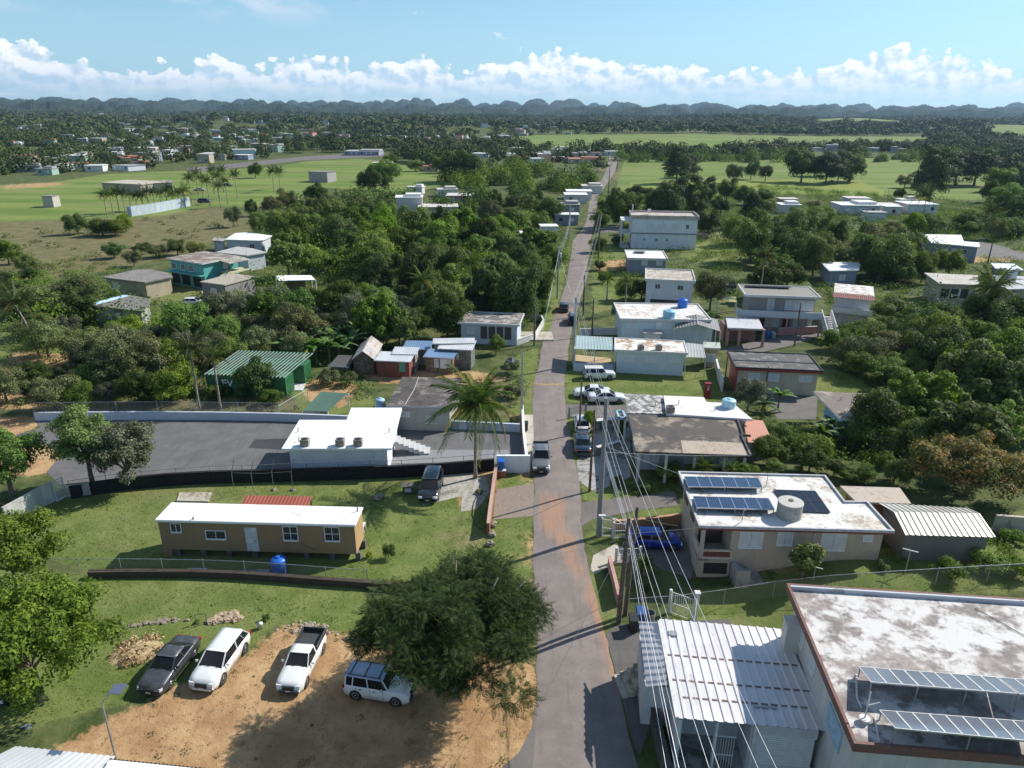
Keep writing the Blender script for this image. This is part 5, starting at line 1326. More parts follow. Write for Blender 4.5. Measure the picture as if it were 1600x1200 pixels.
# house with terrace by the road
f = Frame((714.7, 504.5), (812, 508.5), [(725, 489), (824, 489)], H=3.4)
RST = stained('mottled_roof', (.42, .37, .33), (.09, .085, .08), .55, scale=.6)
e = house('terrace_house', 'pale blue-white house with a mottled roof and deep porch by the road', 'house', f, wallmat('pale_blue_wall', (.55, .60, .66), .25), RST, .45, .2, fascia=OFFW, rim=.12, poly=None)
a0, _ = on_wall(f, 750, 515, .45); a1, _ = on_wall(f, 800, 515, .45); X = face_xf('f', f.W, f.D, .45)
m = MB(); fbox(m, X, a0, a1, .003, .02, .9, 2.9); m.obj('porch_shade_panel', plain('porch_shade', (.10, .085, .075), .9), e)  # flat dark panel on the solid wall paints in the porch's shade
m = MB()
for t_ in np.linspace(a0, a1, 5): fbox(m, X, t_ - .08, t_ + .08, .02, .12, .9, 3.2)
m.obj('porch_post', OFFW, e); pwin(f, e, 730, 511, 740, 521, 'louvre')
wall_run('terrace_wall', 'white terrace wall beside the road in front of the mottled-roof house', [(806, 540), (836, 530), (849, 508), (846, 501), (826, 500)], .9, OFFW, .2)
MB().box(0, 0, -.1, 5.5, 4.5, .25).obj('terrace_floor', CONCL, loc=G(810, 533), kind='structure')
b = G(800, 573); e = thing('covered_load', 'dark tarpaulin-covered load with a black wheel under the garden tree', 'tarpaulin', b); mb = MB(); mb.rock((0, 0, -.1), 1.2, rr, 10, .7); mb.obj('cover', plain('tarp', (.10, .10, .105), .6), e); MB().tube([(.3, -1.0, .35), (.3, -1.15, .35)], .35, 14).obj('wheel', RUBBER, e)
# --- green containers
GRN = plain('container_green', (.035, .155, .062), .55, var=.15)
def container(label, nl, nr, H, D, text=None):
    f = Frame(nl, nr, depth=D, H=H); e = f.root('shipping_container', label, 'container', 'green shipping containers'); W = f.W
    MB().box(0, 0, 0, W, D, H).obj('core', GRN, e)
    mb = MB()
    for i in range(int(W / .3)): mb.box(.1 + i * .3, -.035, .12, .26 + i * .3, .0, H - .14)
    for i in range(int(D / .3)): mb.box(W, .1 + i * .3, .12, W + .035, .26 + i * .3, H - .14)
    mb.obj('ribbing', GRN, e)
    mb = MB()
    for x in (0, W): mb.box(x - .06, -.06, 0, x + .06, .06, H + .02); mb.box(x - .06, D - .06, 0, x + .06, D + .06, H + .02)
    mb.box(0, -.06, H - .1, W, .05, H + .02).box(0, -.06, 0, W, .05, .12); mb.obj('corner_post', GRN, e)
    if text:
        cu = bpy.data.curves.new('lettering', 'FONT'); cu.body = text; cu.size = 1.35; cu.extrude = .01; cu.offset = .02; tmp = bpy.data.objects.new('lettering_curve', cu)
        me = bpy.data.meshes.new_from_object(tmp); bpy.data.objects.remove(tmp); me.materials.clear(); me.materials.append(WHITE); o_ = link('lettering', me, e); a_, z_ = on_wall(f, 347, 603, -.05); o_.location = (a_, -.055, max(.6, z_ - .05)); o_.rotation_euler = (math.pi / 2, 0, 0)
    return e, f
e, fc = container('green shipping container lettered EV with a tree growing in front', (322, 585.5), (445, 590.5), 2.6, 2.44, 'EV')
e2, fc2 = container('green shipping container standing behind the lettered one, its end by the white slab', (380, 568), (474, 571), 2.6, 2.44)
e = fc.root('rafter_roof', 'unfinished green roof frame of bare rafters across the two green containers', 'roof frame'); e.location.z = 2.62; mb = MB(); D = 7.6
for i in range(22): x = i * fc.W / 21; mb.beam((x, -.4, .15 + .02 * 0), (x + .9, D, .75), .1, .12)
mb.obj('rafter', metal_sheet('frame_green', (.33, .45, .38), (.3, .25, .2), .2), e)
mb = MB()
for v in (.0, .33, .66, 1): mb.beam((0 + .9 * v, D * v, .08 + .6 * v), (fc.W + .9 * v, D * v, .08 + .6 * v), .1, .14)
mb.obj('purlin', GRN, e)
sheet('concrete_pad', [(442, 611), (452, 596), (480, 595), (473, 611)], OFFW, .12)
# ================================================================ right side, nearest first
# --- big stained roof at the corner
f = Frame((1333.6, 1168), (1600, 1190), [(1230.7, 917)], H=7.0); f.W = 24.0
BR = stained('big_stained_roof', (.62, .595, .56), (.19, .165, .15), .47, scale=.3)
RIM = stained('rust_red_trim', (.21, .10, .075), (.12, .075, .06), .4, scale=2)
WCR = wallmat('cream_wall', (.66, .63, .57), .5)
e = house('concrete_building', 'tall cream building with a big mottled flat roof and rust-red rim at the corner', 'building', f, WCR, BR, .5, .25, fascia=RIM, rim=.26, rimmat=RIM)
r_ = [c for c in e.children if c.name.startswith('roof')][0]
MB().box(.16, f.D - .30, 7.0, f.W - .2, f.D - .16, 7.26).obj('gutter_step', stained('pale_upstand', (.5, .52, .56), (.25, .25, .25), .3), r_)
for y, w in ((7.2, .8), (9.4, .8)): 
    X = face_xf('l', f.W, f.D, .5); window(e, X, y, 4.9, w, 1.1, 'louvre')
m = MB(); m.box(-.35, f.D - 2.3, 3.2, .5, f.D - 1.5, 5.9); m.box(-.42, f.D - 2.37, 5.9, .5, f.D - 1.43, 6.05); m.obj('corner_pier', WCR, e, bevel=.02)
m = MB(); m.box(.42, 2.2, 4.2, .51, 4.2, 5.6); m.obj('blue_shutter', plain('pale_blue_shutter', (.35, .5, .6), .5), e)
# racks of grey panels
def P3(px, py, z): return G(px, py, z)
def rack_on(base, nl, nr, fl, fr_, zn, zf): return [G(*nl, base + zn), G(*nr, base + zn), G(*fr_, base + zf), G(*fl, base + zf)]
c = rack_on(7, (1360.5, 1065.4), (1589, 1083.5), (1341.5, 1041.7), (1556, 1058), 1.15, .55)
pv_rack('solar_rack', 'raised row of grey solar panels, farther of the two rows on the mottled roof', c, 9, 1, PVG, group=None, legz=7.0, cells=(6, 10))
c = rack_on(7, (1592, 1083.8), (1830, 1104), (1559, 1058.3), (1790, 1077), 1.15, .55)
pv_rack('solar_rack', 'panel row continuing the farther rack toward the right edge of the roof', c, 9, 1, PVG, legz=7.0)
c = rack_on(7, (1398.5, 1137.5), (1640, 1160.5), (1374, 1109.5), (1608, 1127.5), 1.15, .55)
pv_rack('solar_rack', 'raised row of grey solar panels along the near rust-red rim', c, 9, 1, PVG, legz=7.0)
p = G(1350, 1128, 7.0); e = thing('roof_antenna', 'slender white mast with a bucket foot on the mottled roof corner', 'mast', p)
MB().tube([(0, 0, 0), (.05, .1, .9), (.2, .35, 1.5)], .035, 6).obj('pipe', OFFW, e); MB().lathe([(.2, 0), (.26, .25)], 12).obj('base', OFFW, e); MB().tube([(.0, .1, .9), (.7, .25, .95)], .02, 5).obj('crossbar', OFFW, e)
mb = MB(); pp = [G(1338, 1054, 7.04), G(1339, 1090, 7.04), G(1346, 1106, 7.04)]; mb.tube(pp, .05, 6); mb.obj('roof_pipe', OFFW, label='white pipe running down the mottled roof beside the farther panel rack', cat='pipe')
mb = MB(); pp = [G(1367, 1122, 7.04), G(1374, 1160, 7.04)]; mb.tube(pp, .05, 6); mb.obj('roof_pipe', OFFW, label='short white pipe beside the near panel rack on the mottled roof', cat='pipe')
mb = MB(); pp = [G(1523, 950, 7.05), G(1560, 970, 7.05), G(1602, 994, 7.05)]; mb.tube(pp, .02, 5); mb.obj('roof_cable', BLACK, label='black cable lying across the far part of the mottled roof', cat='cable')
# lower sheet roof in the bottom right corner
a = [G(1365, 1240, 3.4), G(1700, 1270, 3.4), G(1700, 1196, 3.8), G(1358, 1174, 3.8)]
# --- ribbed metal roof building
Z2 = 3.9
A = [G(1058, 1122, Z2 - .15), G(1299, 1143, Z2 - .15), G(1225, 983, Z2 + .15), G(1030, 967, Z2 + .15)]
o = Vector((A[0].x, A[0].y, 0)); d = A[1] - A[0]; rz = math.atan2(d.y, d.x)
e = thing('metal_roofed_house', 'house under a wide ribbed whitish metal roof beside the road', 'house', o, rz); Ri = Matrix.Rotation(-rz, 3, 'Z')
Lc = [Ri @ (p - o) for p in A]
MR = metal_sheet('worn_ribbed', (.70, .67, .66), (.33, .25, .21), .30, rough=.5)
r_ = MB().corr(Lc, .52, .055).obj('roof', MR, e)
def lerp2(u, v): return Lc[0].lerp(Lc[1], u).lerp(Lc[3].lerp(Lc[2], u), v)
for v_, u0, u1 in ((.60, .0, 1), (.35, .0, 1), (.19, .05, .93)):
    mb = MB(); mb.beam(lerp2(u0, v_) + Vector((0, 0, .005)), lerp2(u1, v_) + Vector((0, 0, .005)), .11, .05)
    mb.obj('lap_seam', stained('seam_rust', (.25, .2, .17), (.1, .07, .06), .5, scale=2), r_)
p = lerp2(.085, .83); MB().box(p.x - .25, p.y - .2, p.z, p.x + .25, p.y + .2, p.z + .12).obj('roof_vent', GALV, r_)
p = lerp2(.62, .16); MB().box(p.x - .6, p.y - .08, p.z + .05, p.x + .6, p.y + .08, p.z + .1).obj('patch', GALV, r_)
q = [Ri @ (x - o) for x in (G(998, 971, 3.3), G(1030, 972, 3.95), G(1043, 1070, 3.95), G(1010, 1073, 3.3))]
r2 = MB().corr([q[3], q[0], q[1], q[2]], .52, .05).obj('awning', MR, e)
MB().beam(q[1], Lc[0] + Vector((0, 0, -.05)), .2, .25).obj('ridge_cap', OFFW, r_)
D = Lc[3].y; W = Lc[1].x
wl = wallmat('shaded_white', (.62, .63, .64), .5)
mb = MB(); x0 = .1; xw = W - .2
mb.box(x0, 2.6, -.5, xw, D + .3, 3.6)                       # main block
mb.box(x0 - .02, .1, -.5, x0 + .22, 2.6, 3.6)                # left wall of the porch
mb.box(W * .50, .25, -.5, W * .53, 2.6, 3.6)
mb.obj('wall', wl, e)
mb = MB(); mb.box(-1.5, D * .4, -.5, x0, D * .97, 2.9); mb.obj('side_room', wl, e)
MB().box(x0 + .22, .1, -.3, W * .5, 2.6, .05).obj('porch_floor', CONC, e)
Xf = lambda a, o_, z: (a, .25 - o_, z)
mb = MB(); fbox(mb, Xf, W * .53, W * .93, 0, .1, 2.95, 3.6); fbox(mb, Xf, W * .53, W * .93, 0, .08, -.5, .9); mb.obj('garage_wall', wl, e)
mb = MB()
for i in range(14): fbox(mb, Xf, W * .53, W * .92, .02 + .02, .07, .9 + i * .147, .9 + i * .147 + .12)
mb.obj('garage_louvre', LOUV, e)
mb = MB()
for i in range(9): x = W * .26 + i * .14; fbox(mb, Xf, x, x + .025, -.0, .03, .1, 2.6)
fbox(mb, Xf, W * .26, W * .26 + 1.2, 0, .04, 1.2, 1.26); fbox(mb, Xf, W * .26, W * .26 + 1.2, 0, .04, 2.5, 2.56); mb.obj('gate', OFFW, e)
for s in (.0, .25, .5): MB().box(W * s + x0, .05, 0, W * s + x0 + .14, .2, 3.6).obj('post', OFFW, e)
# pavement side steps
b = G(988, 1072); e = thing('curved_steps', 'small curved concrete steps at the road beside the ribbed metal roof', 'steps', b, .15); mb = MB()
for i in range(3):
    mb.box(-.95 + i * .42, -.95 + .06 * i, -.1, -.55 + i * .42, .95, .18 + i * .22)
mb.obj('tread', CONCL, e); MB().box(.3, -1.0, -.1, .75, 1.0, .85).obj('landing', CONCL, e)
wall_run('low_wall', 'dark mossy wall along the road below the ribbed metal roof', [(1012, 1074), (1016, 1120), (1030, 1180), (1050, 1260)], 1.3, stained('mossy_wall', (.10, .10, .085), (.04, .04, .03), .5, scale=2), .3)
# --- house with blue solar panels
H3 = 4.7
f = Frame((1092, 824), (1397.5, 832), [(1060, 738.5)], H=H3)
poly = [(0, 0), (f.W, 0)] + [f.loc(x, y, H3)[:2] for x, y in ((1355, 785), (1320, 785), (1289, 744.5))] + [(0.0, f.D)]
SR = stained('solar_house_roof', (.68, .66, .62), (.33, .29, .24), .36, scale=.5)
TW = wallmat('beige_wall', (.50, .42, .33), .35); MAR = plain('maroon_trim', (.20, .045, .04), .6)
root = f.root('solar_house', 'beige house whose stained white roof carries blue solar panels and a round tank', 'house'); W, D = f.W, f.D
px0, _ = on_wall(f, 1142, 850, .5); pd = 2.6
main = [(px0, .5), (W - .5, .5)] + inset(poly, .5)[2:-1] + [(.5, D - .5), (.5, pd), (px0, pd)]
MB().prism(main, -.5, H3 - .2).obj('wall', TW, root)
r_ = roof_kit(root, poly, H3, SR, MAR, .22, .16, rimmat=plain('grey_rim', (.45, .45, .46), .7))
MB().box(.35, .35, -.5, px0 + .1, pd, 1.55).obj('porch_base', TW, root)
MB().box(.30, .30, 1.55, px0 + .15, pd, 1.68).obj('porch_floor', CONC, root)
for x, y in ((.38, .38), (.38, pd - .1)): MB().box(x, y, 1.68, x + .28, y + .28, H3 - .2).obj('porch_column', TW, root)
mb = MB(); mb.box(.62, .36, 1.68, px0 + .1, .5, 1.85).box(.62, .36, 2.35, px0 + .1, .5, 2.5).box(px0 + .02, .36, 1.68, px0 + .16, .5, 2.5); mb.box(.36, .62, 1.68, .5, pd, 2.45); mb.obj('balustrade', plain('cream_rail', (.55, .48, .38), .7), root)
mb = MB()
for i in range(14): mb.box(.68 + i * (px0 - .65) / 14, .40, 1.85, .68 + i * (px0 - .65) / 14 + .1, .46, 2.35)
mb.obj('baluster', MAR, root)
MB().box(.8, .338, .35, px0 - .1, .352, 1.35).obj('basement_shade_panel', plain('basement_shade', (.03, .028, .025), .9), root)  # dark plate on the solid base, painted as the shade inside an opening
m = MB()
for i in range(5): m.box(px0 + .16 + i * .42, -1.1, -.3, px0 + .16 + (i + 1) * .42, .5, 1.45 - i * .22)
m.box(px0 + 2.3, -1.1, -.3, px0 + 5.2, .5, .55).box(px0 + .16, -1.25, -.3, px0 + 1.2, -1.1, 1.75).obj('front_terrace', stained('terrace_grey', (.38, .36, .34), (.2, .18, .15), .4, scale=1), root)
MB().box(.6, pd - .02, 1.7, px0 - .1, pd + .0, 4.0).obj('recess_shade_panel', plain('recess_shade', (.07, .055, .045), .8), root)  # dark sheet over the porch's back wall, its shade put into the colour
pwin(f, root, 1157.5, 831, 1189, 855, 'louvre', eave=.5); pwin(f, root, 1217, 831.5, 1236, 851, 'louvre', eave=.5); pwin(f, root, 1285.5, 833, 1318, 859, 'louvre', eave=.5); pwin(f, root, 1350, 836, 1361.5, 844, 'louvre', eave=.5)
a0, _ = on_wall(f, 1270, 850, .5); X = face_xf('f', W, D, .5); m = MB(); fbox(m, X, a0, a0 + .06, 0, .06, 1.9, H3 - .2); m.obj('downpipe', OFFW, root)
m = MB(); X = face_xf('l', W, D, .5)
for i in range(3): fbox(m, X, 3.6 + i * 2.6, 5.0 + i * 2.6, 0, .05, 2.9, 4.0)
m.obj('window', BLACK, root)
mb = MB().tube([(1.0, 0, H3 + .0), (1.0, -.02, H3 + .0)], .02, 4)
R3 = H3 + .16
pv_rack('solar_rack', 'farther rack of six blue solar panels on the stained white roof', rack_on(H3, (1074.7, 760), (1192, 761.9), (1068.5, 744.5), (1184.8, 746.7), .5, .2), 6, 1, PVB, CHROME, group='racks of blue solar panels', legz=H3)
pv_rack('solar_rack', 'nearer rack of six blue solar panels on the stained white roof', rack_on(H3, (1088, 793), (1210.7, 796), (1082.7, 775.5), (1201, 778.7), .5, .2), 6, 1, PVB, CHROME, group='racks of blue solar panels', legz=H3)
pv_rack('solar_rack', 'flat block of six black solar panels behind the round roof tank', [G(1240, 799, H3 + .1), G(1298, 801, H3 + .1), G(1275, 767, H3 + .1), G(1207.5, 764.5, H3 + .1)] and [G(1236, 798.5, H3 + .12), G(1298, 801, H3 + .12), G(1274, 767, H3 + .12), G(1208, 764.8, H3 + .12)], 3, 2, PVK, BLACK, legs=False, legz=H3)
p = G(1232, 806, H3); e = thing('roof_tank', 'round grey concrete water tank on the stained white roof', 'water tank', p)
MB().lathe([(.93, 0), (.93, 1.12), (.95, 1.14), (.95, 1.24)], 32).obj('body', stained('tank_concrete', (.34, .34, .31), (.2, .2, .18), .4, scale=1.5), e, smooth=False)
MB().lathe([(.955, 1.2), (.955, 1.27), (.9, 1.29), (.05, 1.31)], 32).obj('lid', stained('tank_lid', (.5, .48, .44), (.3, .28, .25), .3, scale=1.5), e); MB().lathe([(.2, 1.31), (.2, 1.36), (.12, 1.37)], 14, (.05, .1, 0)).obj('hatch', BARK, e)
for x, y0, lb in ((1158, 821, 'thin bent mast at the near edge of the stained white roof'), (1196, 765, 'taller bent mast beside the far solar rack')):
    p = G(x, y0, H3); e = thing('roof_mast', lb, 'mast', p); MB().tube([(-.5, -.1, .02), (0, 0, .3), (.05, 0, 1.35)], .03, 6).obj('pipe', GALV, e); MB().box(.0, -.1, 1.3, .15, .1, 1.45).obj('bracket', GALV, e)
# fence wall with orange coping by the lane, gates
OR = stained('ochre_wall', (.42, .24, .12), (.3, .18, .1), .3, scale=1)
wall_run('garden_wall', 'ochre garden wall beside the driveway with the blue car', [(957, 829), (1000, 826), (1066, 818)], .95, OR, .22)
def gate(name, label, p0, p1, h, mat=OFFW, cat='gate', step=.16):
    a = Gt(*p0); b = Gt(*p1); L = (b - a).length; e = thing(name, label, cat, a, math.atan2(b.y - a.y, b.x - a.x)); mb = MB()
    for i in range(int(L / step) + 1): mb.box(i * step, -.015, .1, i * step + .03, .015, h)
    mb.obj('bar', mat, e); MB().box(0, -.025, .1, L, .025, .15).box(0, -.025, h - .05, L, .025, h).box(0, -.025, h * .5, L, .025, h * .5 + .04).obj('frame', mat, e)
    for x in (0, L): MB().box(x - .09, -.09, 0, x + .09, .09, h + .15).obj('post', mat, e)
    return e
gate('sliding_gate', 'white barred gate in front of the blue car, nearer the concrete pole', (939, 838), (957, 840), 1.7)
gate('sliding_gate', 'white barred gate panel between the gate post and the blue car', (958, 842), (983, 841), 1.5)
gate('sliding_gate', 'low white barred gate behind the round palm of the driveway', (962, 878), (1000, 876), 1.2)
gate('open_gate', 'tall white barred gate standing open on the grass by the metal roof', (1045, 958), (1083, 972), 1.9)
e = thing('gate_post', 'square white gate post beside the tall open gate', 'post', Gt(1085, 968)); MB().box(-.15, -.15, -.1, .15, .15, 2.3).obj('shaft', OFFW, e); MB().box(-.2, -.2, 2.3, .2, .2, 2.38).obj('cap', OFFW, e)
wall_run('garden_wall', 'salmon wall edging the verge in front of the driveway palm', [(951, 886), (956, 905), (962, 930), (966, 948)], 1.0, stained('salmon_wall', (.46, .27, .22), (.3, .18, .15), .3, scale=1), .2)
chain_fence('wire_fence', 'wire fence with a pale top rail across the grass before the beige house', [(975, 962), (1040, 958), (1110, 950), (1200, 935), (1290, 925)], 1.45, 0, 3.4, GALV)
chain_fence('wire_fence', 'pale rail fence running along the weeds above the mottled roof', [(1290, 925), (1400, 918), (1500, 912), (1620, 905)], 1.45, 0, 3.6, GALV)
car_at('hatch', P_BLUE, 1024, 852, -2, 'bright blue hatchback parked in the walled driveway')
wheelie(1001, 975, plain('bin_blue', (.02, .08, .25), .5), 'dark blue wheeled bin by the corner of the ribbed metal roof', s=1.15); wheelie(989, 985, BLACK, 'black wheeled bin between the wooden pole and the blue bin', s=1.1)
e = thing('drum', 'open grey drum beside the dark blue wheeled bin', 'drum', Gt(1014, 975)); MB().lathe([(.36, 0), (.38, .95), (.40, 1.0), (.36, 1.0), (.34, .5)], 20).obj('body', plain('drum_grey', (.2, .2, .18), .7), e)
# clothes T-posts in the back garden
for x, y, ty, lb in ((1414, 896, 860, 'T-shaped clothes post in the garden below the ribbed shed'), (1270, 908, 886, 'short T-shaped post beside the yellow-green bush')):
    b = Gt(x, y); h = max(1.2, top_h(b, ty)); e = thing('clothes_post', lb, 'clothes post', b); MB().tube([(0, 0, -.2), (0, 0, h - b.z)], .04, 6).obj('shaft', GALV, e); MB().beam((-.45, .25, h - b.z), (.45, -.25, h - b.z), .06).obj('crossbar', OFFW, e)
# --- ribbed shed and low beige annex
z0 = 1.9
A = [G(1415, 836, z0 + 2.4), G(1556, 839.5, z0 + 2.4), G(1531, 803, z0 + 3.1), G(1397, 800, z0 + 3.1), G(1511, 794, z0 + 2.6), G(1373, 786, z0 + 2.6)]
o = Vector((A[0].x, A[0].y, z0)); e = thing('ribbed_shed', 'grey-walled shed with a ribbed cream metal gable roof', 'shed', o); L = [p - o for p in A]
RB = metal_sheet('cream_ribs', (.60, .56, .47), (.4, .36, .3), .15)
MB().corr([L[0], L[1], L[2], L[3]], .42, .06).obj('roof', RB, e); MB().corr([L[3], L[2], L[4], L[5]], .42, .06).obj('roof', RB, e)
q = inset([p.xy[:] for p in (L[0], L[1], L[4], L[5])], .3); SHW = wallmat('shed_grey', (.19, .18, .165), .3)
MB().prism(q, -2.2, 2.35).obj('wall', SHW, e)
m = MB(); l0, l3, l5 = [Vector((p.x + .3, p.y, p.z - .08)) for p in (L[0], L[3], L[5])]; r0, r3, r5 = [Vector((p.x - .3, p.y, p.z - .08)) for p in (L[1], L[2], L[4])]
m._add([l0, l3, l5], [(0, 1, 2)]); m._add([r0, r3, r5], [(0, 2, 1)]); m.obj('gable', SHW, e)
f = Frame((1422, 786), (1340, 783), depth=1, H=2.8)
A = [G(1338, 784, z0 + 2.6), G(1424, 787, z0 + 2.6), G(1406, 762, z0 + 2.6), G(1312.5, 759, z0 + 2.6)]; o = Vector((A[0].x, A[0].y, z0)); e = thing('annex', 'low annex with a plain tan concrete roof behind the ribbed shed', 'annex', o)
MB().plate([p - o for p in A], .2).obj('roof', stained('tan_roof', (.46, .38, .30), (.3, .25, .2), .25), e); MB().prism(inset([(p - o).xy[:] for p in A], .4), -2.2, 2.4).obj('wall', wallmat('annex_brown', (.25, .16, .1), .3), e)
wall_run('garden_wall', 'pale garden wall below the orange-leaved tree', [(1550, 830), (1600, 834), (1680, 842)], 1.5, CONCL, .2)
# --- dark-roofed house
H6 = 3.5
f = Frame((993, 705), (1173, 712), [(980, 647)], H=H6)
root = f.root('dark_slab_house', 'wide house with dark bare concrete roof slab and open carport', 'house'); W, D = f.W, f.D
DR6 = stained('dark_slab', (.088, .072, .060), (.20, .165, .125), .30, scale=.35, second=(.065, .055, .048))
MB().box(.6, 3.0, -.3, W - .5, D - .1, H6 - .25).obj('wall', wallmat('pale_aqua', (.42, .5, .52), .4), root)
for x in (.3, W * .27, W * .52, W * .78, W - .5): MB().box(x, .35, -.2, x + .25, .6, H6 - .25).obj('carport_post', OFFW, root)
mb = MB(); mb.prism([(0, 0), (W, 0), (W + f.loc(1151, 653, H6)[0] - W, D), (0, D)], H6 - .25, H6); r_ = mb.obj('roof', DR6, root)
a_ = on_wall(f, 1065, 712, 0)[0]
P = [f.loc(x, y, H6 + .006) for x, y in ((1067, 708), (1171, 711), (1160, 692), (1064, 688))]
m = MB(); m._add(P, [(0, 1, 2, 3)]); m.obj('pale_patch', stained('tan_patch', (.42, .35, .27), (.25, .2, .15), .4, scale=1), r_)
for a, b in (((1151, 653), (1161, 680)), ((1158, 679), (1173, 712)), ((1161, 680), (1173, 681))): p, q = f.loc(*a, H6 + .08), f.loc(*b, H6 + .08); MB().beam(p, q, .18, .2).obj('kerb', stained('kerb_dark', (.05, .05, .05), (.1, .1, .1), .3), r_)
X = lambda a, o_, z: (a, 3.0 - o_, z)
for a in (2.0, 6.0, 9.5): window(root, X, a, 1.0, 1.4, 1.2, 'louvre')
def slab_house(name, label, cat, pts, H, wall, roofm, z0=0.0, wl=-.3, th=.22, ins=.4, fascia=None, group=None, wins=True):
    A = [G(x, y, z0 + H) for x, y in pts]; o = Vector((A[0].x, A[0].y, z0)); d = A[1] - A[0]; rz = math.atan2(d.y, d.x)
    e = thing(name, label, cat, o, rz, group); Ri = Matrix.Rotation(-rz, 3, 'Z'); poly = [(Ri @ (p - o)).xy[:] for p in A]
    m = MB(); m.prism(poly, H - th, H); r = m.obj('roof', [roofm, fascia] if fascia else roofm, e)
    if fascia:
        for g_ in r.data.polygons:
            if abs(g_.normal.z) < .5: g_.material_index = 1
    MB().prism(inset(poly, ins), wl, H - th).obj('wall', wall, e); W = poly[1][0]
    if wins:
        n = max(1, int((W - 2) / 3.6)); X = lambda a, o_, z: (a, ins - o_, z)
        for i in range(n):
            a = ins + .6 + (W - 2 * ins - 1.2) * (i + .5) / n; window(e, X, a, H - 2.1, 1.3, 1.05, 'louvre' if (i + n) % 3 else 'glass')
        if n > 1: door(e, X, ins + .6 + (W - 2 * ins - 1.2) / n, H - 3.1, .9, 2.1, OFFW)
    for u, v in ((.2, .7), (.7, .4)): q = (poly[0][0] + (poly[2][0] - poly[0][0]) * u, poly[0][1] + (poly[2][1] - poly[0][1]) * v); MB().tube([(q[0], q[1], H - .05), (q[0], q[1], H + .5)], .06, 6).obj('vent_pipe', OFFW, r)
    return e
slab_house('back_wing', 'wing with a wiry streaked grey roof at the left end of the dark slab house', 'house wing', [(980, 645), (1041, 646.5), (1037, 618), (976, 615)], 3.4, wallmat('pale_aqua2', (.42, .5, .52), .4), stained('streaky_grey', (.16, .145, .13), (.36, .35, .33), .42, scale=1.6))
e = slab_house('back_wing', 'wing with a clean white roof behind the dark slab house', 'house wing', [(1041, 646.5), (1176, 655), (1145, 630), (1104, 628), (1100, 620.5), (1037, 618)], 3.75, OFFW, stained('white_wing_roof', (.70, .67, .64), (.5, .45, .42), .15))
p = G(1047, 644, 3.75); ac_unit(p, 0, 'small condenser on the white wing of the dark slab house', group=None)
p = G(1138, 636, 3.75); water_tank(p, .75, 1.0, plain('tank_sky', (.40, .62, .72), .5), 'sky-blue round water tank on the white wing roof')
A = [G(1169, 691, 2.9), G(1209, 693, 2.7), G(1192, 657, 2.9), G(1160, 654, 3.1)]; o = Vector((A[0].x, A[0].y, 0)); e = thing('lean_to', 'salmon-red sheet lean-to on the right end of the dark slab house', 'shelter', o)
MB().plate([p - o for p in A], .06).obj('roof', stained('salmon_sheet', (.50, .23, .16), (.35, .2, .15), .25, scale=1), e); MB().prism(inset([(p - o).xy[:] for p in A], .5), -.3, 2.5).obj('wall', CONC, e)
# entrance tower in pale blue at its left
f = Frame((966, 652), (979, 652), [(964, 640)], H=3.3); e = f.root('entrance_porch', 'small white and pale blue porch at the left of the wiry grey roof', 'porch')
for x in (0, f.W - .2):
    for y in (0, f.D - .2): MB().box(x, y, -.2, x + .2, y + .2, 3.2).obj('post', OFFW, e)
MB().box(0, 0, 3.0, f.W, .2, 3.3).box(0, f.D - .2, 3.0, f.W, f.D, 3.3).box(0, 0, 3.0, .2, f.D, 3.3).box(f.W - .2, 0, 3.0, f.W, f.D, 3.3).obj('beam', plain('pale_blue_beam', (.35, .5, .58), .6), e)
wall_run('fence_wall', 'pale capped wall across the driveway of the dark slab house', [(930, 672), (968, 668)], 1.2, CONC, .5, cap=OFFW)
wall_run('fence_wall', 'low slanting pale wall in the forecourt of the dark slab house', [(932, 711), (968, 701)], .9, CONC, .35, cap=OFFW)
gate('roadside_fence', 'dark grey slatted fence panel at the driveway mouth by the road', (889, 654), (915, 648), 1.3, STEELG, 'fence', .3)
# --- red and maroon trimmed dark-roofed beige house
RT = plain('red_trim', (.30, .035, .035), .6)
f = Frame((1149, 574.5), (1286.7, 580.5), [(1135.5, 549.5), (1262, 553)], H=3.5)
e = house('red_trimmed_house', 'beige house with dark roof and bright red trim by the lawn', 'house', f, wallmat('beige2', (.56, .49, .37), .3), stained('dark_bitumen', (.085, .08, .075), (.14, .13, .12), .35, scale=.8), .45, .35, fascia=RT, rim=.12, rimmat=BLACK)
pwin(f, e, 1171, 583, 1186, 593); pwin(f, e, 1201, 584, 1216, 595, eave=.45); pwin(f, e, 1250, 587, 1267, 596); 
X = face_xf('l', f.W, f.D, .45); m = MB(); fbox(m, X, .3, f.D * .8, 0, .06, .2, 3.2); m.obj('red_wall', RT, e)
r_ = [c for c in e.children if c.name.startswith('roof')][0]; MB().box(.3, f.D * .42, 3.5, f.W - .3, f.D * .47, 3.56).obj('roof_joint', BLACK, r_)
p = G(1208, 597, 1.4); e = thing('wall_condenser', 'dark window condenser on the beige wall of the red-trimmed house', 'condenser', (p.x, p.y, 1.2)); MB().box(-.35, -.3, 0, .35, .2, .5).obj('casing', STEELG, e); MB().box(-.3, -.31, .05, .3, -.3, .45).obj('grille', BLACK, e)
e = thing('red_post_box', 'tall dark red box with white marks standing on the lawn edge', 'box', Gt(1104, 621)); MB().box(-.4, -.3, 0, .4, .3, 2.0).obj('body', plain('dark_red', (.28, .02, .02), .5), e, bevel=.03); MB().box(-.12, -.31, 1.1, .12, -.3, 1.5).box(-.2, -.31, 1.62, .2, -.3, 1.7).obj('mark', OFFW, e)
wall_run('boundary_wall', 'shaded white wall between the lawn and the red-trimmed house', [(1128, 612), (1122, 592), (1118, 575)], 1.3, OFFW, .2)
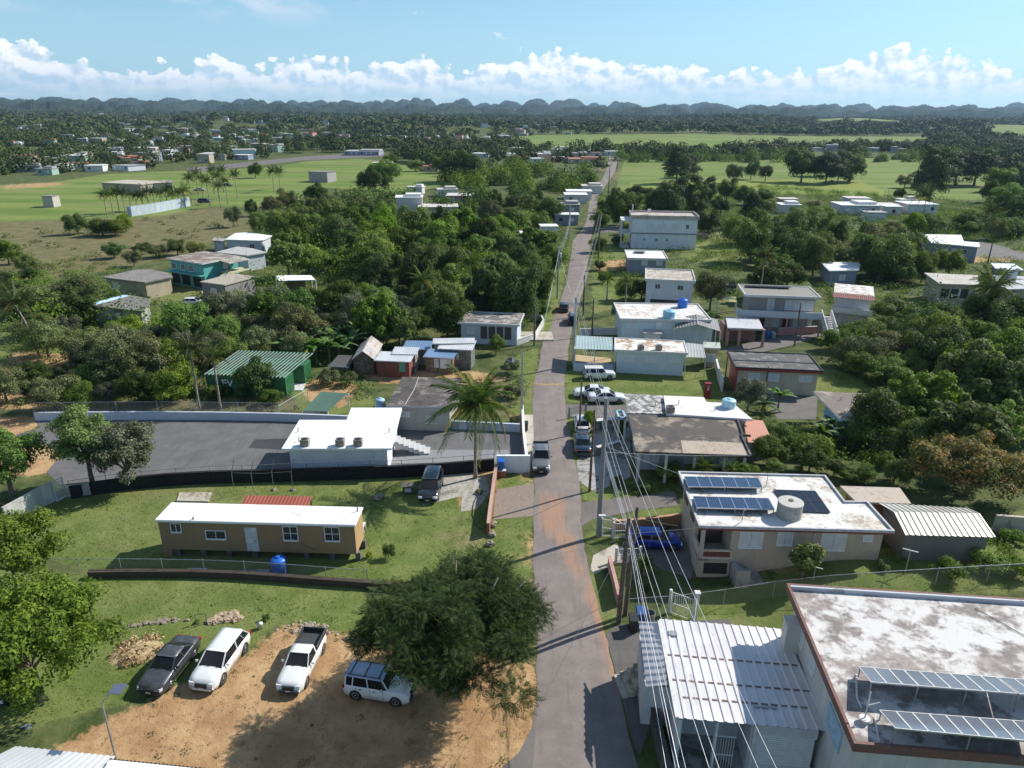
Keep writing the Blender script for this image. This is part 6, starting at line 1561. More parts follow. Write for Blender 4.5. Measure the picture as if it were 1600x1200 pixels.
# --- small blue house under the trees
slab_house('blue_house', 'small sky-blue house with a brown slab roof half under the trees', 'house', [(1313, 655), (1420, 660), (1405, 617), (1270, 611)], 3.2, plain('sky_blue_wall', (.22, .48, .66), .6), stained('brown_slab', (.17, .14, .12), (.25, .21, .17), .35), fascia=OFFW, ins=1.2)
# --- long house with carport (stained)
f = Frame((960, 547), (1074.7, 552.5), [(956, 528)], H=3.4)
LW = wallmat('aqua_wall', (.60, .69, .72), .3)
e = house('long_house', 'long pale aqua house with a rust-stained white roof beside the lawn', 'house', f, LW, stained('rusty_white_roof', (.70, .68, .63), (.28, .19, .12), .42, scale=.6), .4, .22, fascia=OFFW, rim=.1)
for x0, x1 in ((976, 992), (1010, 1026), (1046, 1062)): pwin(f, e, x0, 556, x1, 565, eave=.4)
for i, px in enumerate((1001, 1029)): p = G(px, 547, 3.4); ac_unit(p, 0, 'dark condenser on the rust-stained white roof, ' + ('left' if i == 0 else 'right') + ' one of two', group='condensers on the rust-stained roof')
A = [G(897, 545, 3.0), G(960, 547, 3.2), G(956, 527, 3.3), G(898.5, 524, 3.1)]; o = Vector((A[0].x, A[0].y, 0)); e = thing('carport', 'open carport with a pale green sheet roof and ochre floor at the road', 'carport', o)
L = [p - o for p in A]; MB().corr(L, .4, .03).obj('roof', metal_sheet('pale_green_sheet', (.46, .56, .52), (.5, .42, .35), .4), e)
for q in (L[0], L[0].lerp(L[1], .5), L[1], L[2], L[3]): MB().box(q.x - .06 + .1, q.y, -.2, q.x + .06 + .1, q.y + .12, q.z).obj('post', OFFW, e)
MB().prism([p.xy[:] for p in L], -.2, .12).obj('floor', stained('ochre_floor', (.48, .36, .20), (.3, .22, .13), .3, scale=1), e); MB().box(L[0].x, L[0].y, 0, L[1].x, L[1].y + .15, .9).obj('low_wall', LW, e)
A = [G(1072, 558, 2.8), G(1103, 559, 2.8), G(1098, 538, 3.0), G(1072, 535.5, 3.0)]; o = Vector((A[0].x, A[0].y, 0)); e = thing('lean_to', 'pale patched sheet lean-to at the right end of the long aqua house', 'shelter', o); L = [p - o for p in A]
MB().corr(L, .4, .03).obj('roof', metal_sheet('patched_sheet', (.5, .5, .45), (.42, .3, .24), .5), e)
for q in L: MB().box(q.x - .05, q.y - .05, -.2, q.x + .05, q.y + .05, q.z).obj('post', OFFW, e)
slab_house('store_room', 'small cream store room with a ribbed cream roof by the long aqua house', 'store', [(1099, 543), (1126, 544), (1125, 535), (1099, 534)], 3.0, wallmat('cream2', (.45, .4, .28), .4), metal_sheet('cream_sheet', (.62, .6, .5)))
chain_fence('rail_fence', 'thin rail fence at the foot of the long aqua house', [(900, 576), (960, 578), (1080, 576)], 1.0, 0, 2.8, GALV, net=False)
# --- big white roof house with tanks
f = Frame((969, 499), (1112, 501), [(977, 473), (1109, 477)], H=4.3)
e = house('white_roofed_house', 'wide house with a dirty white roof carrying two blue tanks', 'house', f, LW, stained('dirty_white', (.68, .66, .62), (.36, .30, .25), .35, scale=.6), .4, .25, rim=.15, fascia=OFFW)
pwin(f, e, 983, 504, 995, 512, eave=.4); pwin(f, e, 1008, 504, 1020, 512, eave=.4); pdoor(f, e, 1026, 503, 1032, 518, eave=.4); pwin(f, e, 1038, 504, 1049, 512, eave=.4)
p = G(1066, 480, 4.3); water_tank(p, .8, 1.5, BLUEP, 'bright blue water tank at the far edge of the dirty white roof'); p = G(1045, 497, 4.3); water_tank(p, .95, 1.35, plain('tank_turq', (.28, .55, .68), .5), 'pale turquoise water tank on the near part of the dirty white roof')
mb = MB(); 
for s in (-1, 1): pass
A = [G(1054, 514, 3.2), G(1126, 518, 3.2), G(1121, 499, 4.0), G(1055, 497, 4.0)]; o = Vector((A[0].x, A[0].y, 0)); e = thing('gabled_carport', 'open carport with a grey pitched sheet roof in front of the dirty white roof', 'carport', o); L = [p - o for p in A]
md = L[0].lerp(L[1], .5) + Vector((0, 0, .9)); mu = L[3].lerp(L[2], .5) + Vector((0, 0, .7))
gs = metal_sheet('grey_sheet', (.30, .29, .27), (.2, .17, .14), .3)
MB().corr([L[0], md, mu, L[3]], .4, .04).obj('roof', gs, e); MB().corr([md, L[1], L[2], mu], .4, .04).obj('roof', gs, e)
for q in (L[0], L[0].lerp(L[1], .5), L[1], L[2], L[3]): MB().box(q.x - .07, q.y - .07, -.2, q.x + .07, q.y + .07, q.z - .02).obj('post', OFFW, e)
MB().box(L[0].x, L[0].y + 3.0, -.2, L[1].x, L[0].y + 3.2, 3.4).obj('back_wall', LW, e)
A = [G(1007, 520, 2.6), G(1033, 521, 2.6), G(1033, 513, 2.6), G(1008, 512, 2.6)]; o = Vector((A[0].x, A[0].y, 0)); e = thing('garden_store', 'small white box-like store in front of the dirty white roofed house', 'store', o); L = [p - o for p in A]
MB().prism([p.xy[:] for p in L], -.2, 2.5).obj('wall', OFFW, e); MB().prism(inset([p.xy[:] for p in L], -.15), 2.5, 2.62).obj('roof', stained('store_roof', (.5, .45, .4), (.3, .25, .2), .3), e)
wall_run('boundary_wall', 'low white wall with rails between the aqua and the white roofed houses', [(905, 524), (960, 523), (1005, 524), (1050, 525)], 1.1, OFFW, .15)
# --- two-storey balcony house
f = Frame((1164, 461), (1283, 465.5), [(1164, 445), (1270, 449)], H=6.4)
GW = wallmat('grey_beige', (.36, .33, .31), .3)
root = f.root('balcony_house', 'two-storey house with a long white balcony and grey roof', 'house'); W, D = f.W, f.D
MB().box(1.2, 1.8, -.3, W - .3, D, 6.1).obj('wall', GW, root)
roof_kit(root, [(0, 0), (W, 0), (W, D), (0, D)], 6.4, stained('grey_slab', (.26, .24, .21), (.16, .15, .13), .4, scale=.8), OFFW, .28, .12)
MB().box(-.8, -.3, 2.9, W + .6, 1.8, 3.15).box(-.8, -.35, 3.15, W + .6, -.2, 4.0).box(-.8, -.35, 3.15, -.65, 1.8, 4.0).obj('balcony', wallmat('balcony_white', (.58, .60, .63), .2), root)
for x in np.linspace(-.7, W + .3, 6): MB().box(x, -.25, -.2, x + .22, -.03, 2.9).obj('post', plain('salmon_post', (.40, .24, .20), .7), root)
X = lambda a, o_, z: (a, 1.8 - o_, z)
for a, w in ((4.6, 1.0), (8.0, 2.2), (12.0, 2.2)): window(root, X, min(a, W - 1.6), 3.9 if w > 1.5 else 3.3, w, 1.5 if w > 1.5 else 2.2, 'louvre')
for a in (5.2, 9.6, 13): window(root, X, min(a, W - 1.5), .9, 2.2, 1.4, 'louvre')
for a in (3.4, 7.4): door(root, X, a, 0, 1.0, 2.1, plain('red_door', (.16, .04, .035), .6))
m = MB()
for s in (0, 1):
    m.beam((W + .7 + s * 1.5, 1.2, 3.9), (W + .9 + s * 1.6, -4.5, 1.0), .14, .9)
for i in range(12): m.box(W + .8, 1.0 - i * .45, 2.9 - i * .25 - .3, W + 2.3, 1.45 - i * .45, 3.05 - i * .25)
m.obj('outside_stairs', OFFW, root)
pv_rack('solar_rack', 'thin row of black panels along the far edge of the two-storey house roof', [f.o + f.u * a + f.v * b + Vector((0, 0, z)) for a, b, z in ((1, D - 2.2, 6.8), (W * .7, D - 2.2, 6.8), (W * .7, D - 1.0, 6.5), (1, D - 1.0, 6.5))], 8, 1, PVK, BLACK, legz=6.4)
A = [G(1137, 512, 3.0), G(1193, 514, 3.0), G(1185, 497, 3.1), G(1134, 495, 3.1)]; o = Vector((A[0].x, A[0].y, 0)); e = thing('garage', 'salmon-pillared garage with a bluish white roof in front of the two-storey house', 'garage', o); L = [p - o for p in A]
MB().plate(L, .22).obj('roof', stained('garage_roof', (.52, .52, .54), (.3, .3, .32), .3), e)
for q in (L[0], L[0].lerp(L[1], .33), L[1]): MB().box(q.x + .05, q.y + .1, -.3, q.x + .4, q.y + .45, 2.8).obj('pillar', plain('salmon_post', (.4, .24, .2)), e)
MB().box(L[0].x + .2, L[0].y + 2.5, -.3, L[1].x, L[0].y + 5.0, 2.8).obj('wall', plain('garage_dark', (.2, .12, .1), .8), e); MB().box(L[0].x, L[0].y + .1, 2.5, L[1].x + .4, L[0].y + .4, 2.8).obj('beam', plain('salmon_post', (.4, .24, .2)), e)
wall_run('garden_wall', 'salmon lattice wall in front of the two-storey house', [(1215, 524), (1275, 521)], 1.2, stained('salmon_wall', (.46, .27, .22)), .2, cap=OFFW)
wheelie(1199, 529, BLUEP, 'blue wheeled bin in the yard of the two-storey house'); wheelie(1208, 529, plain('bin_grey', (.3, .38, .45), .5), 'pale grey wheeled bin beside the blue bin of the two-storey house')
A = [G(1121, 471, 2.6), G(1151, 472, 2.6), G(1150, 464, 2.9), G(1122, 463, 2.9)]; o = Vector((A[0].x, A[0].y, 0)); e = thing('yellow_shelter', 'small shelter with a mossy yellow sheet roof left of the two-storey house', 'shelter', o); L = [p - o for p in A]
MB().corr(L, .4, .04).obj('roof', metal_sheet('yellow_sheet', (.55, .50, .20), (.4, .2, .08), .4), e)
for q in L: MB().box(q.x - .06, q.y - .06, -.2, q.x + .06, q.y + .06, q.z).obj('post', OFFW, e)
# --- pinkish small two-storey
f = Frame((1303, 458), (1366.7, 464), [(1279, 440)], H=5.6)
e = house('tiled_edge_house', 'white two-storey house with a strip of red tiles along its roof edge', 'house', f, wallmat('white_wall2', (.68, .68, .68), .4), stained('white_stain2', (.68, .65, .6), (.25, .2, .17), .38, scale=.9), .4, .22)
r_ = [c for c in e.children if c.name.startswith('roof')][0]; MB().corr([(-.1, -.9, 5.15), (f.W + .1, -.9, 5.15), (f.W + .1, .35, 5.7), (-.1, .35, 5.7)], .28, .07).obj('tile_strip', stained('tile_pink', (.50, .25, .20), (.3, .15, .12), .3, scale=2), r_)
for t in (.25, .7): window(e, face_xf('f', f.W, f.D, .4), t * f.W, 3.6, 1.3, 1.1, 'louvre')
for t in (.2, .45, .7): window(e, face_xf('l', f.W, f.D, .4), t * f.D, 3.6, 1.1, 1.1, 'glass')
MB().box(0, -1.2, 2.6, f.W, .4, 2.8).box(0, -1.2, 2.8, f.W, -1.1, 3.5).obj('balcony', OFFW, e)
# --- other mid houses
f = Frame((986.7, 339), (1093, 341), [(988, 331.5)], H=8.2); f.D = 10
e = house('arched_building', 'long white-blue two-storey building with a dark band and porch arches', 'building', f, wallmat('blue_white', (.76, .80, .84), .3), stained('pale_band_roof', (.50, .43, .38), (.28, .22, .18), .35), .3, .5, rim=.5, rimmat=stained('pale_band', (.50, .45, .40), (.28, .22, .18), .3))
MB().box(.2, .1, 3.9, f.W - .3, .32, 4.15).obj('band', STEELG, e)
for t in (.2, .38, .54): MB().box(f.W * t, .16, 2.1, f.W * t + .5, .31, 2.7).obj('vent_block', CONC, e)
for t in (.28, .46, .66): window(e, face_xf('f', f.W, f.D, .3), t * f.W, 5.4, 2.0, 1.2, 'louvre')
window(e, face_xf('f', f.W, f.D, .3), .84 * f.W, 5.4, .7, 1.0, 'glass')
m = MB(); m.box(-2.4, 1.0, -.3, -.1, 8, .4); m.box(-2.5, .8, 3.6, .3, 8, 3.9); m.box(-2.5, .8, 6.9, .3, 8, 7.2)
for y in (.9, 3.3, 5.6, 7.6): m.box(-2.5, y, 0, -2.15, y + .35, 7)
m.obj('arcade', OFFW, e)
for x, w, h in ((.4, .35, 2.2), (4.6, .8, 1.0)): MB().box(x, 5, 8.6, x + w, 5 + w, 8.6 + h).obj('chimney', OFFW, e)
b = Gt(1070, 374); e = thing('low_shed', 'low shed with a pinkish slab roof at the foot of the white-blue building', 'shed', b); MB().box(0, 0, 0, 6.5, 4, 1.4).obj('wall', CONC, e); MB().box(-.2, -.2, 1.4, 6.7, 4.2, 1.6).obj('roof', stained('pink_slab', (.5, .3, .24), (.35, .2, .15), .3), e)
GRW = wallmat('blue_grey_wall', (.27, .30, .36), .3)
f = Frame((980, 404), (1044, 405.5), [(976, 391)], H=3.6); e = house('grey_house', 'blue-grey house with a white ribbed roof near the crest of the road', 'house', f, GRW, stained('white_roof3', (.74, .74, .72), (.4, .4, .4), .15), .4, .3, fascia=OFFW, rim=.2)
pwin(f, e, 1003, 407, 1011, 414, eave=.4); pwin(f, e, 1026, 407, 1034, 414, eave=.4)
pv_rack('solar_rack', 'short dark panel strip on the white ribbed roof near the crest', [f.o + f.u * a + f.v * b + Vector((0, 0, z)) for a, b, z in ((2, f.D * .6, 4.0), (f.W * .5, f.D * .6, 4.0), (f.W * .5, f.D * .8, 3.8), (2, f.D * .8, 3.8))], 5, 1, PVK, BLACK, legz=3.6)
f = Frame((1008, 437), (1087, 440.5), [(1006, 420)], H=5.6); e = house('white_upper_house', 'white house raised on columns with a brown-stained roof beside a round bush', 'house', f, wallmat('white_wall3', (.72, .73, .75), .35), stained('brown_white_roof', (.50, .46, .40), (.24, .19, .15), .45, scale=.7), .35, .3, fascia=OFFW, rim=.2)
pwin(f, e, 1024, 444, 1031, 451, 'glass', eave=.35); pwin(f, e, 1059, 446, 1067, 453, 'glass', eave=.35)
for c_ in e.children: pass
MB().box(1.2, .28, -.3, f.W - 1.5, .36, 2.0).obj('undercroft_shade', BLACK, e)  # black plate on the solid wall stands for the shade under the house
slab_house('grey_roof_house', 'aqua-grey house with a plain white roof among the trees', 'house', [(1296, 423), (1343, 422), (1343, 410), (1281, 409)], 3.2, GRW, stained('white_roof4', (.66, .68, .66), (.45, .45, .43), .2))
e = slab_house('terraced_house', 'beige hillside house with a weathered white roof and dark veranda', 'house', [(1468, 443), (1530, 445), (1528, 430), (1444, 426)], 4.6, wallmat('beige3', (.42, .36, .28), .4), stained('weathered_white', (.48, .45, .40), (.28, .25, .2), .4, scale=.8))
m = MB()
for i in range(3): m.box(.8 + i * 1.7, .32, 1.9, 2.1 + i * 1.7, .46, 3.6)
m.obj('veranda_shade_panel', BLACK, e)  # black boxes on the solid wall paint the veranda's shade
slab_house('house_wing', 'pale grey wing with a white cube on it right of the beige hillside house', 'house wing', [(1565, 452), (1660, 450), (1610, 432), (1548, 430)], 3.8, CONC, stained('grey_white_roof', (.42, .43, .44), (.3, .3, .3), .3))
p = G(1575, 440, 3.8); e = thing('roof_block', 'plain white cube-shaped block on the pale grey wing', 'roof block', p); MB().box(-.9, -.8, 0, .9, .8, 2.4).obj('wall', OFFW, e); MB().box(-1.0, -.9, 2.4, 1.0, .9, 2.5).obj('cap', OFFW, e)
slab_house('bright_roof_house', 'blue-grey house with a bright white L-shaped roof by the tan lot', 'house', [(1455, 379), (1531, 386), (1530, 379), (1506, 377), (1502, 367), (1441, 366)], 4.0, GRW, stained('white_roof5', (.78, .78, .76), (.5, .5, .5), .1))
slab_house('open_shed', 'open white shed roofs beside the small highway at the right', 'shed', [(1555, 419), (1600, 422), (1585, 412), (1548, 411)], 2.6, CONC, metal_sheet('white_sheet', (.7, .7, .7)))
# ================================================================ left middle houses
TEAL = plain('teal_wall', (.10, .36, .33), .6, var=.1)
f = Frame((262, 403), (316, 411.5), [(278, 394)], H=5.4); f.D = 9
root = f.root('teal_house', 'teal two-storey house with a brown roof and outside stairs', 'house'); W, D = f.W, f.D
MB().box(.3, .3, -.3, W - .3, D - .3, 5.2).obj('wall', TEAL, root)
roof_kit(root, [(-.4, -.3), (W + .3, -.3), (W + .3, D), (-.4, D)], 5.4, stained('brown_roof', (.20, .155, .13), (.3, .26, .22), .4), OFFW, .2)
X = face_xf('f', W, D, .3)
for t in (.12, .38, .62): window(root, X, t * W, 3.4, 1.2, 1.0, 'glass')
for t in (.12, .42, .75): m = MB(); fbox(m, X, t * W - 1.2, t * W + 1.2, .01, .03, .3, 2.4); m.obj('garage_shade_panel', BLACK, root)  # black sheets on the solid wall, painted shade of open garages
MB().box(-.2, -.9, 2.8, W, .3, 3.0).obj('canopy', TEAL, root)
Xr = face_xf('r', W, D, .3); m = MB(); fbox(m, Xr, 2.5, 3.5, .01, .03, .2, 2.2); m.obj('door', WHITE, root); window(root, Xr, 5.5, 3.5, 1.0, 1.0, 'louvre')
MB().hexa([(W, 4, 2.9), (W + 3.2, 4, 2.9), (W + 3.2, 9, 2.9), (W, 9, 2.9)], [(W, 4, 3.1), (W + 3.2, 4, 3.1), (W + 3.2, 9, 3.1), (W, 9, 3.1)]).beam((W + 3, 4.2, 3.3), (W + 3, -2.5, .2), .15, .5).beam((W + 1.8, 4.2, 3.3), (W + 1.8, -2.5, .2), .15, .5).obj('outside_stairs', plain('cream_green', (.5, .5, .3), .7), root)
for x in (W + .4, W + 3.0): MB().box(x, 8.6, 0, x + .2, 8.8, 2.9).obj('post', OFFW, root)
MB().plate([(W, 3.8, 5.4), (W + 3.2, 3.8, 5.1), (W + 3.2, 9, 5.1), (W, 9, 5.4)], .15).obj('stair_roof', stained('pale_roof6', (.5, .48, .4)), root)
CRW = wallmat('cream_concrete', (.44, .38, .27), .5); GCR = stained('grey_concrete_roof', (.24, .215, .19), (.13, .12, .11), .4, scale=.5)
e = slab_house('concrete_house', 'rambling cream concrete house with grey roofs left of the teal house', 'house', [(160, 433), (193, 437), (226, 441), (270, 432), (262, 426), (236, 421), (213, 421)], 3.4, CRW, GCR)
e = slab_house('block_house', 'bare grey block house standing cornerwise below the teal house', 'house', [(312, 440), (351, 445), (399, 432), (364, 427)], 3.6, wallmat('bare_block', (.26, .245, .23), .4), stained('tan_sheet_roof', (.40, .35, .27), (.28, .25, .2), .3), ins=.2)
A = [G(351, 445, 3.6), G(399, 432, 3.6)]
e = slab_house('panel_roof_house', 'low house with a wide grey roof and a blue strip at its left side', 'house', [(140, 476.5), (222, 486.5), (232, 476), (236, 467), (204, 461), (176, 464)], 3.3, CONC, stained('grey_panel_roof', (.19, .17, .155), (.12, .11, .1), .35))
P = [G(x, y, 3.31) for x, y in ((138, 474.5), (150, 475.8), (202, 462), (192, 461))]; o = Vector((P[0].x, P[0].y, 0)); t_ = thing('blue_roof_strip', 'strip of shiny blue sheeting on the left edge of the grey roof', 'roof sheet', P[0]); MB().corr([p - P[0] for p in (P[0], P[1], P[2], P[3])], .4, .05).obj('sheet', metal_sheet('bright_blue_sheet', (.10, .20, .42)), t_)
A = [G(436, 438.5, 3.0), G(493, 437, 3.0), G(486, 430, 3.0), G(430, 430, 3.0)]; o = Vector((A[0].x, A[0].y, 0)); e = thing('canopy', 'thin bright white canopy on posts among the trees', 'canopy', o); MB().plate([p - o for p in A], .12).obj('roof', RW1, e)
for p in A: q = p - o; MB().box(q.x - .08, q.y - .08, -.2, q.x + .08, q.y + .08, 2.9).obj('post', OFFW, e)
MB().prism(inset([(p - o).xy[:] for p in A], 1.6), -.2, 2.6).obj('wall', wallmat('brown_wall', (.2, .15, .1), .4), e)
WHW = wallmat('white_blue_wall', (.55, .58, .62), .3)
slab_house('white_cottage', 'white cottage with a bright roof at the edge of the dry field', 'house', [(351, 374), (409, 376), (425, 368), (386, 363), (368, 364)], 3.4, WHW, stained('white_roof6', (.76, .76, .74), (.5, .48, .45), .15))
slab_house('grey_cottage', 'low grey cottage attached to the left of the white cottage', 'house', [(331, 376), (351, 377), (352, 372), (335, 371)], 2.8, WHW, CONC)
slab_house('white_cottage', 'white cottage with a greyish roof right behind the teal house', 'house', [(336, 394), (386, 399), (417, 394), (395, 388), (371, 385)], 3.6, WHW, stained('greyish_roof', (.42, .41, .38), (.3, .28, .25), .35))
car_at('van', P_SILV, 240, 458, 10, 'small silver car parked below the cream concrete house'); car_at('hatch', P_WHITE, 304, 477, 5, 'white car half hidden among bushes below the bare block house')
# field buildings
f = Frame((157, 285), (219, 288), [(216, 278)], H=4.2); f.D = 14; e = house('field_building', 'long bare concrete building standing in the green field', 'building', f, wallmat('bare_concrete', (.36, .32, .26), .4), stained('tan_slab', (.48, .42, .33), (.3, .25, .2), .25), .3, .3)
f = Frame((219, 287), (270, 285.5), [(263, 279)], H=4.0); f.D = 14; e = house('field_building', 'roofed open hall joined to the bare concrete field building', 'building', f, wallmat('pale_hall', (.45, .42, .36), .3), stained('brown_slab2', (.2, .17, .14), (.3, .26, .2), .3), .3, .3)
for t in (.25, .85): m = MB(); X = face_xf('f', f.W, f.D, .3); fbox(m, X, t * f.W - 1.3, t * f.W + 1.3, .01, .03, .4, 2.8); m.obj('doorway_shade', BLACK, e)  # black sheets on the solid wall stand for the shade inside doorways
f = Frame((64, 306.5), (81, 306.5), [(66, 304)], H=4.0); f.D = 5; house('pump_house', 'small cube-shaped pump house alone in the green field', 'hut', f, wallmat('pale_hall', (.5, .45, .38), .3), GCR, .1, .3)
f = Frame((481, 268), (511, 269), [(485, 264)], H=5.0); f.D = 9; house('field_hut', 'square grey block building on the bright green field', 'building', f, wallmat('grey_pump', (.36, .34, .33), .4), GCR, .2, .3)
wall_run('field_wall', 'pale blue-white panel wall at the end of the palm row', [(200, 338), (206, 338), (245, 332), (297, 322)], 3.2, wallmat('panel_blue', (.48, .55, .6), .6), .3)
# ================================================================ poles and cables
def pole(label, base, top_py, mat, r=.15, arms=(), lean=(0, 0), transformer=False, lamp=None, cat='power pole', group=None, name='power_pole', n=8):
    b = Gt(*base); h = top_h(b, top_py); e = thing(name, label, cat, b, 0, group)
    MB().tube([(0, 0, -.4), (lean[0] * h * .5, lean[1] * h * .5, h * .5), (lean[0] * h, lean[1] * h, h)], [r * 1.15, r, r * .75], n).obj('shaft', mat, e)
    for z, w, rot in arms:
        c = Vector((lean[0] * z, lean[1] * z, z)); d = Vector((math.cos(rot), math.sin(rot), 0)) * w / 2
        m = MB().beam(c - d, c + d, .09, .11).obj('crossarm', WOODP, e)
        for k in (-1, -.45, .45, 1): MB().lathe([(.04, 0), (.06, .06), (.04, .12)], 8, tuple(c + d * k + Vector((0, 0, .05)))).obj('insulator', OFFW, m)
    if transformer: MB().lathe([(.22, 0), (.26, .05), (.26, .75), (.2, .8)], 14, (.38, 0, h * .8)).obj('transformer', GALV, e)
    if lamp:
        z, dx, dy = lamp; MB().tube([(0, 0, z), (dx * .5, dy * .5, z + .45), (dx, dy, z + .5)], .03, 6).obj('lamp_arm', GALV, e); MB().box(dx - .35, dy - .1, z + .42, dx + .1, dy + .1, z + .54).obj('lamp_head', OFFW, e)
    return b, h
WIREM = plain('cable_aluminium', (.55, .55, .55), .4, .3); CABLK = plain('cable_black', (.10, .10, .10), .6)
PB2, PH2 = pole('tall round concrete power pole beside the driveway gates', (935, 838), 622, stained('pole_concrete', (.26, .26, .25), (.16, .16, .15), .35, scale=2), .20, arms=(), n=14)
PB1, PH1 = pole('leaning dark wooden pole with a curved lamp arm by the salmon wall', (966, 974), 812, WOODP, .17, lean=(.03, .03), lamp=(8.0, -1.4, .5))
PB1b, PH1b = pole('second wooden pole standing close behind the leaning lamp pole', (976, 962), 795, WOODP, .15, lean=(.04, .03))
PB4, PH4 = pole('pale concrete pole at the roadside corner of the green carport', (896, 572), 464, GALV, .2, arms=(), n=12)
PB3, PH3 = pole('thin dark wooden pole beside the forecourt of the dark slab house', (921, 768), 640, WOODP, .12, lean=(.01, 0))
pole('thin dark pole rising above the parked white cars', (905, 678), 594, WOODP, .11)
pole('wooden pole by the garden fence of the dirty white roofed house', (925, 524), 466, WOODP, .14)
pole('dark wooden pole left of the dirty white roof', (911, 494), 430, WOODP, .16)
PB7, PH7 = pole('wooden pole at the roadside near the grey house', (934.5, 412), 333, WOODP, .16, arms=((8.2, 2.0, .1),))
PB8, PH8 = pole('steel pole with guy cables on the left verge below the crest', (870.7, 466), 386, GALV, .16, transformer=True)
PB9, PH9 = pole('slim pole on the left of the road at the crest', (889, 376), 317, GALV, .2, arms=((8, 2.4, .1),))
PB10, PH10 = pole('grey steel pole at the end of the roadside white wall', (815, 655), 552, GALV, .13, n=8)
PB11, PH11 = pole('short post pole beside the terrace of the mottled-roof house', (834.7, 540), 478, WOODP, .14)
pole('tall pole in the far road by the green field', (950, 312), 262, WOODP, .18, arms=((9, 2.4, .1),)); pole('distant pole at the end of the long straight road', (964, 268), 243, WOODP, .2)
pole('slender pole in front of the two-storey balcony house', (1241, 541), 474, WOODP, .13); pole('tall pole beside the tan lot at the right', (1541, 420), 379, WOODP, .16)
pole('wooden post in front of the red-trimmed house', (1195, 615), 573, WOODP, .12); pole('thin pole in the bushes right of the long aqua house', (1131, 607), 556, WOODP, .1)
for i, (x, y, t) in enumerate([(1262, 302, 281), (1269, 302, 282), (1385, 316, 296), (1380, 318, 297), (1145, 390, 350), (1075, 284, 268), (664, 222, 196), (655, 230, 205), (947, 178, 150)]):
    pole(['thin post at the edge of the yellow field', 'twin thin post at the edge of the yellow field', 'slim post by the far white houses', 'second slim post by the far white houses', 'thin clothes post on the grass below the flowering tree', 'small post in the long green field', 'faint pole above the far town', 'second faint pole above the far town', 'lattice mast on the wooded skyline'][i], (x, y), t, GALV if i != 8 else STEELG, [.1, .1, .12, .12, .06, .14, .25, .25, 1.2][i])
def wire(label, pts, r=.016, mat=None, sag=.5, group=None, cat='cable'):
    P = []
    for a, b in zip(pts, pts[1:]):
        L = (b - a).length; s = sag * (L / 40) ** 2
        for k in range(13):
            u = k / 12
            if k or not P: P.append(a.lerp(b, u) - Vector((0, 0, 4 * s * u * (1 - u))))
    o = P[0].copy(); MB().tube([p - o for p in P], r, 5).obj('power_cable', mat or WIREM, loc=o, label=label, cat=cat, group=group)
def at_pole(b, z, dx=0, dy=0): return Vector((b.x + dx, b.y + dy, z))
ends = [((1116, 1200), 11.2, -.9), ((1132, 1200), 11.2, -.5), ((1198, 1200), 11.6, .5), ((1228, 1200), 11.6, .9)]
for i, ((x, y), z, dx) in enumerate(ends):
    a = at_pole(PB2, min(PH2, 11.9) - .4, dx * .55); e_ = G(x, y, z); e2 = a.lerp(e_, 1.55); e2.z = z
    wire('upper silver power cable running down the road past the concrete pole, %s' % ORD[i], [at_pole(PB7, PH7 - .3, dx * .4), at_pole(PB4, PH4 - .3, dx * .5), a, e2], .012, sag=.45, group='upper silver power cables')
for i, (x, z, r_) in enumerate([(1042, 7.0, .014), (1057, 7.3, .010), (1062, 6.8, .018), (1073, 7.6, .010)]):
    a = at_pole(PB1, 7.2 + i * .25, .25); e_ = G(x, 1200, z); e2 = a.lerp(e_, 1.4)
    wire('lower service cable strung from the leaning lamp pole, %s' % ORD[i], [at_pole(PB2, 7.4 + .25 * i, .2), a, e2], r_, sag=.5, group='lower service cables')
wire('black service cable from the lamp pole to the beige house', [at_pole(PB1b, 8.2), G(1060, 822, 4.9)], .015, CABLK, .8)
wire('second service cable from the lamp pole to the beige house', [at_pole(PB1, 7.4), G(1092, 824, 4.9)], .015, CABLK, 1.2)
wire('cable crossing the road from the concrete pole to the brick wall', [at_pole(PB2, 5.2), G(766, 838, 1.4)], .014, CABLK, .3)
wire('thin cable crossing the parking lot toward the white house', [at_pole(PB10, 5.4), G(628, 638, 3.2)], .012, CABLK, .4)
wire('overhead cable across the asphalt and the foot of the feathery tree', [G(845, 1100, 6.5), at_pole(PB1, 6.8)], .012, CABLK, .4)
for k in range(3): wire('guy cable of the steel pole on the verge, %s' % ORD[k], [at_pole(PB9, 7 - k, .2), at_pole(PB8, PH8 - .4 - k * .6), G(853 - k * 4, 505 + 10 * k, .2) if k else at_pole(PB4, 8.5)], .02, WIREM, .5)
wire('service cable over the garden of the dark slab house', [at_pole(PB2, 8.0), G(1173, 712, 3.6)], .013, WIREM, .6)
wire('pale cable across the lane toward the far solar rack', [at_pole(PB2, 8.6), G(1060, 740, 5.0)], .013, WIREM, .5)

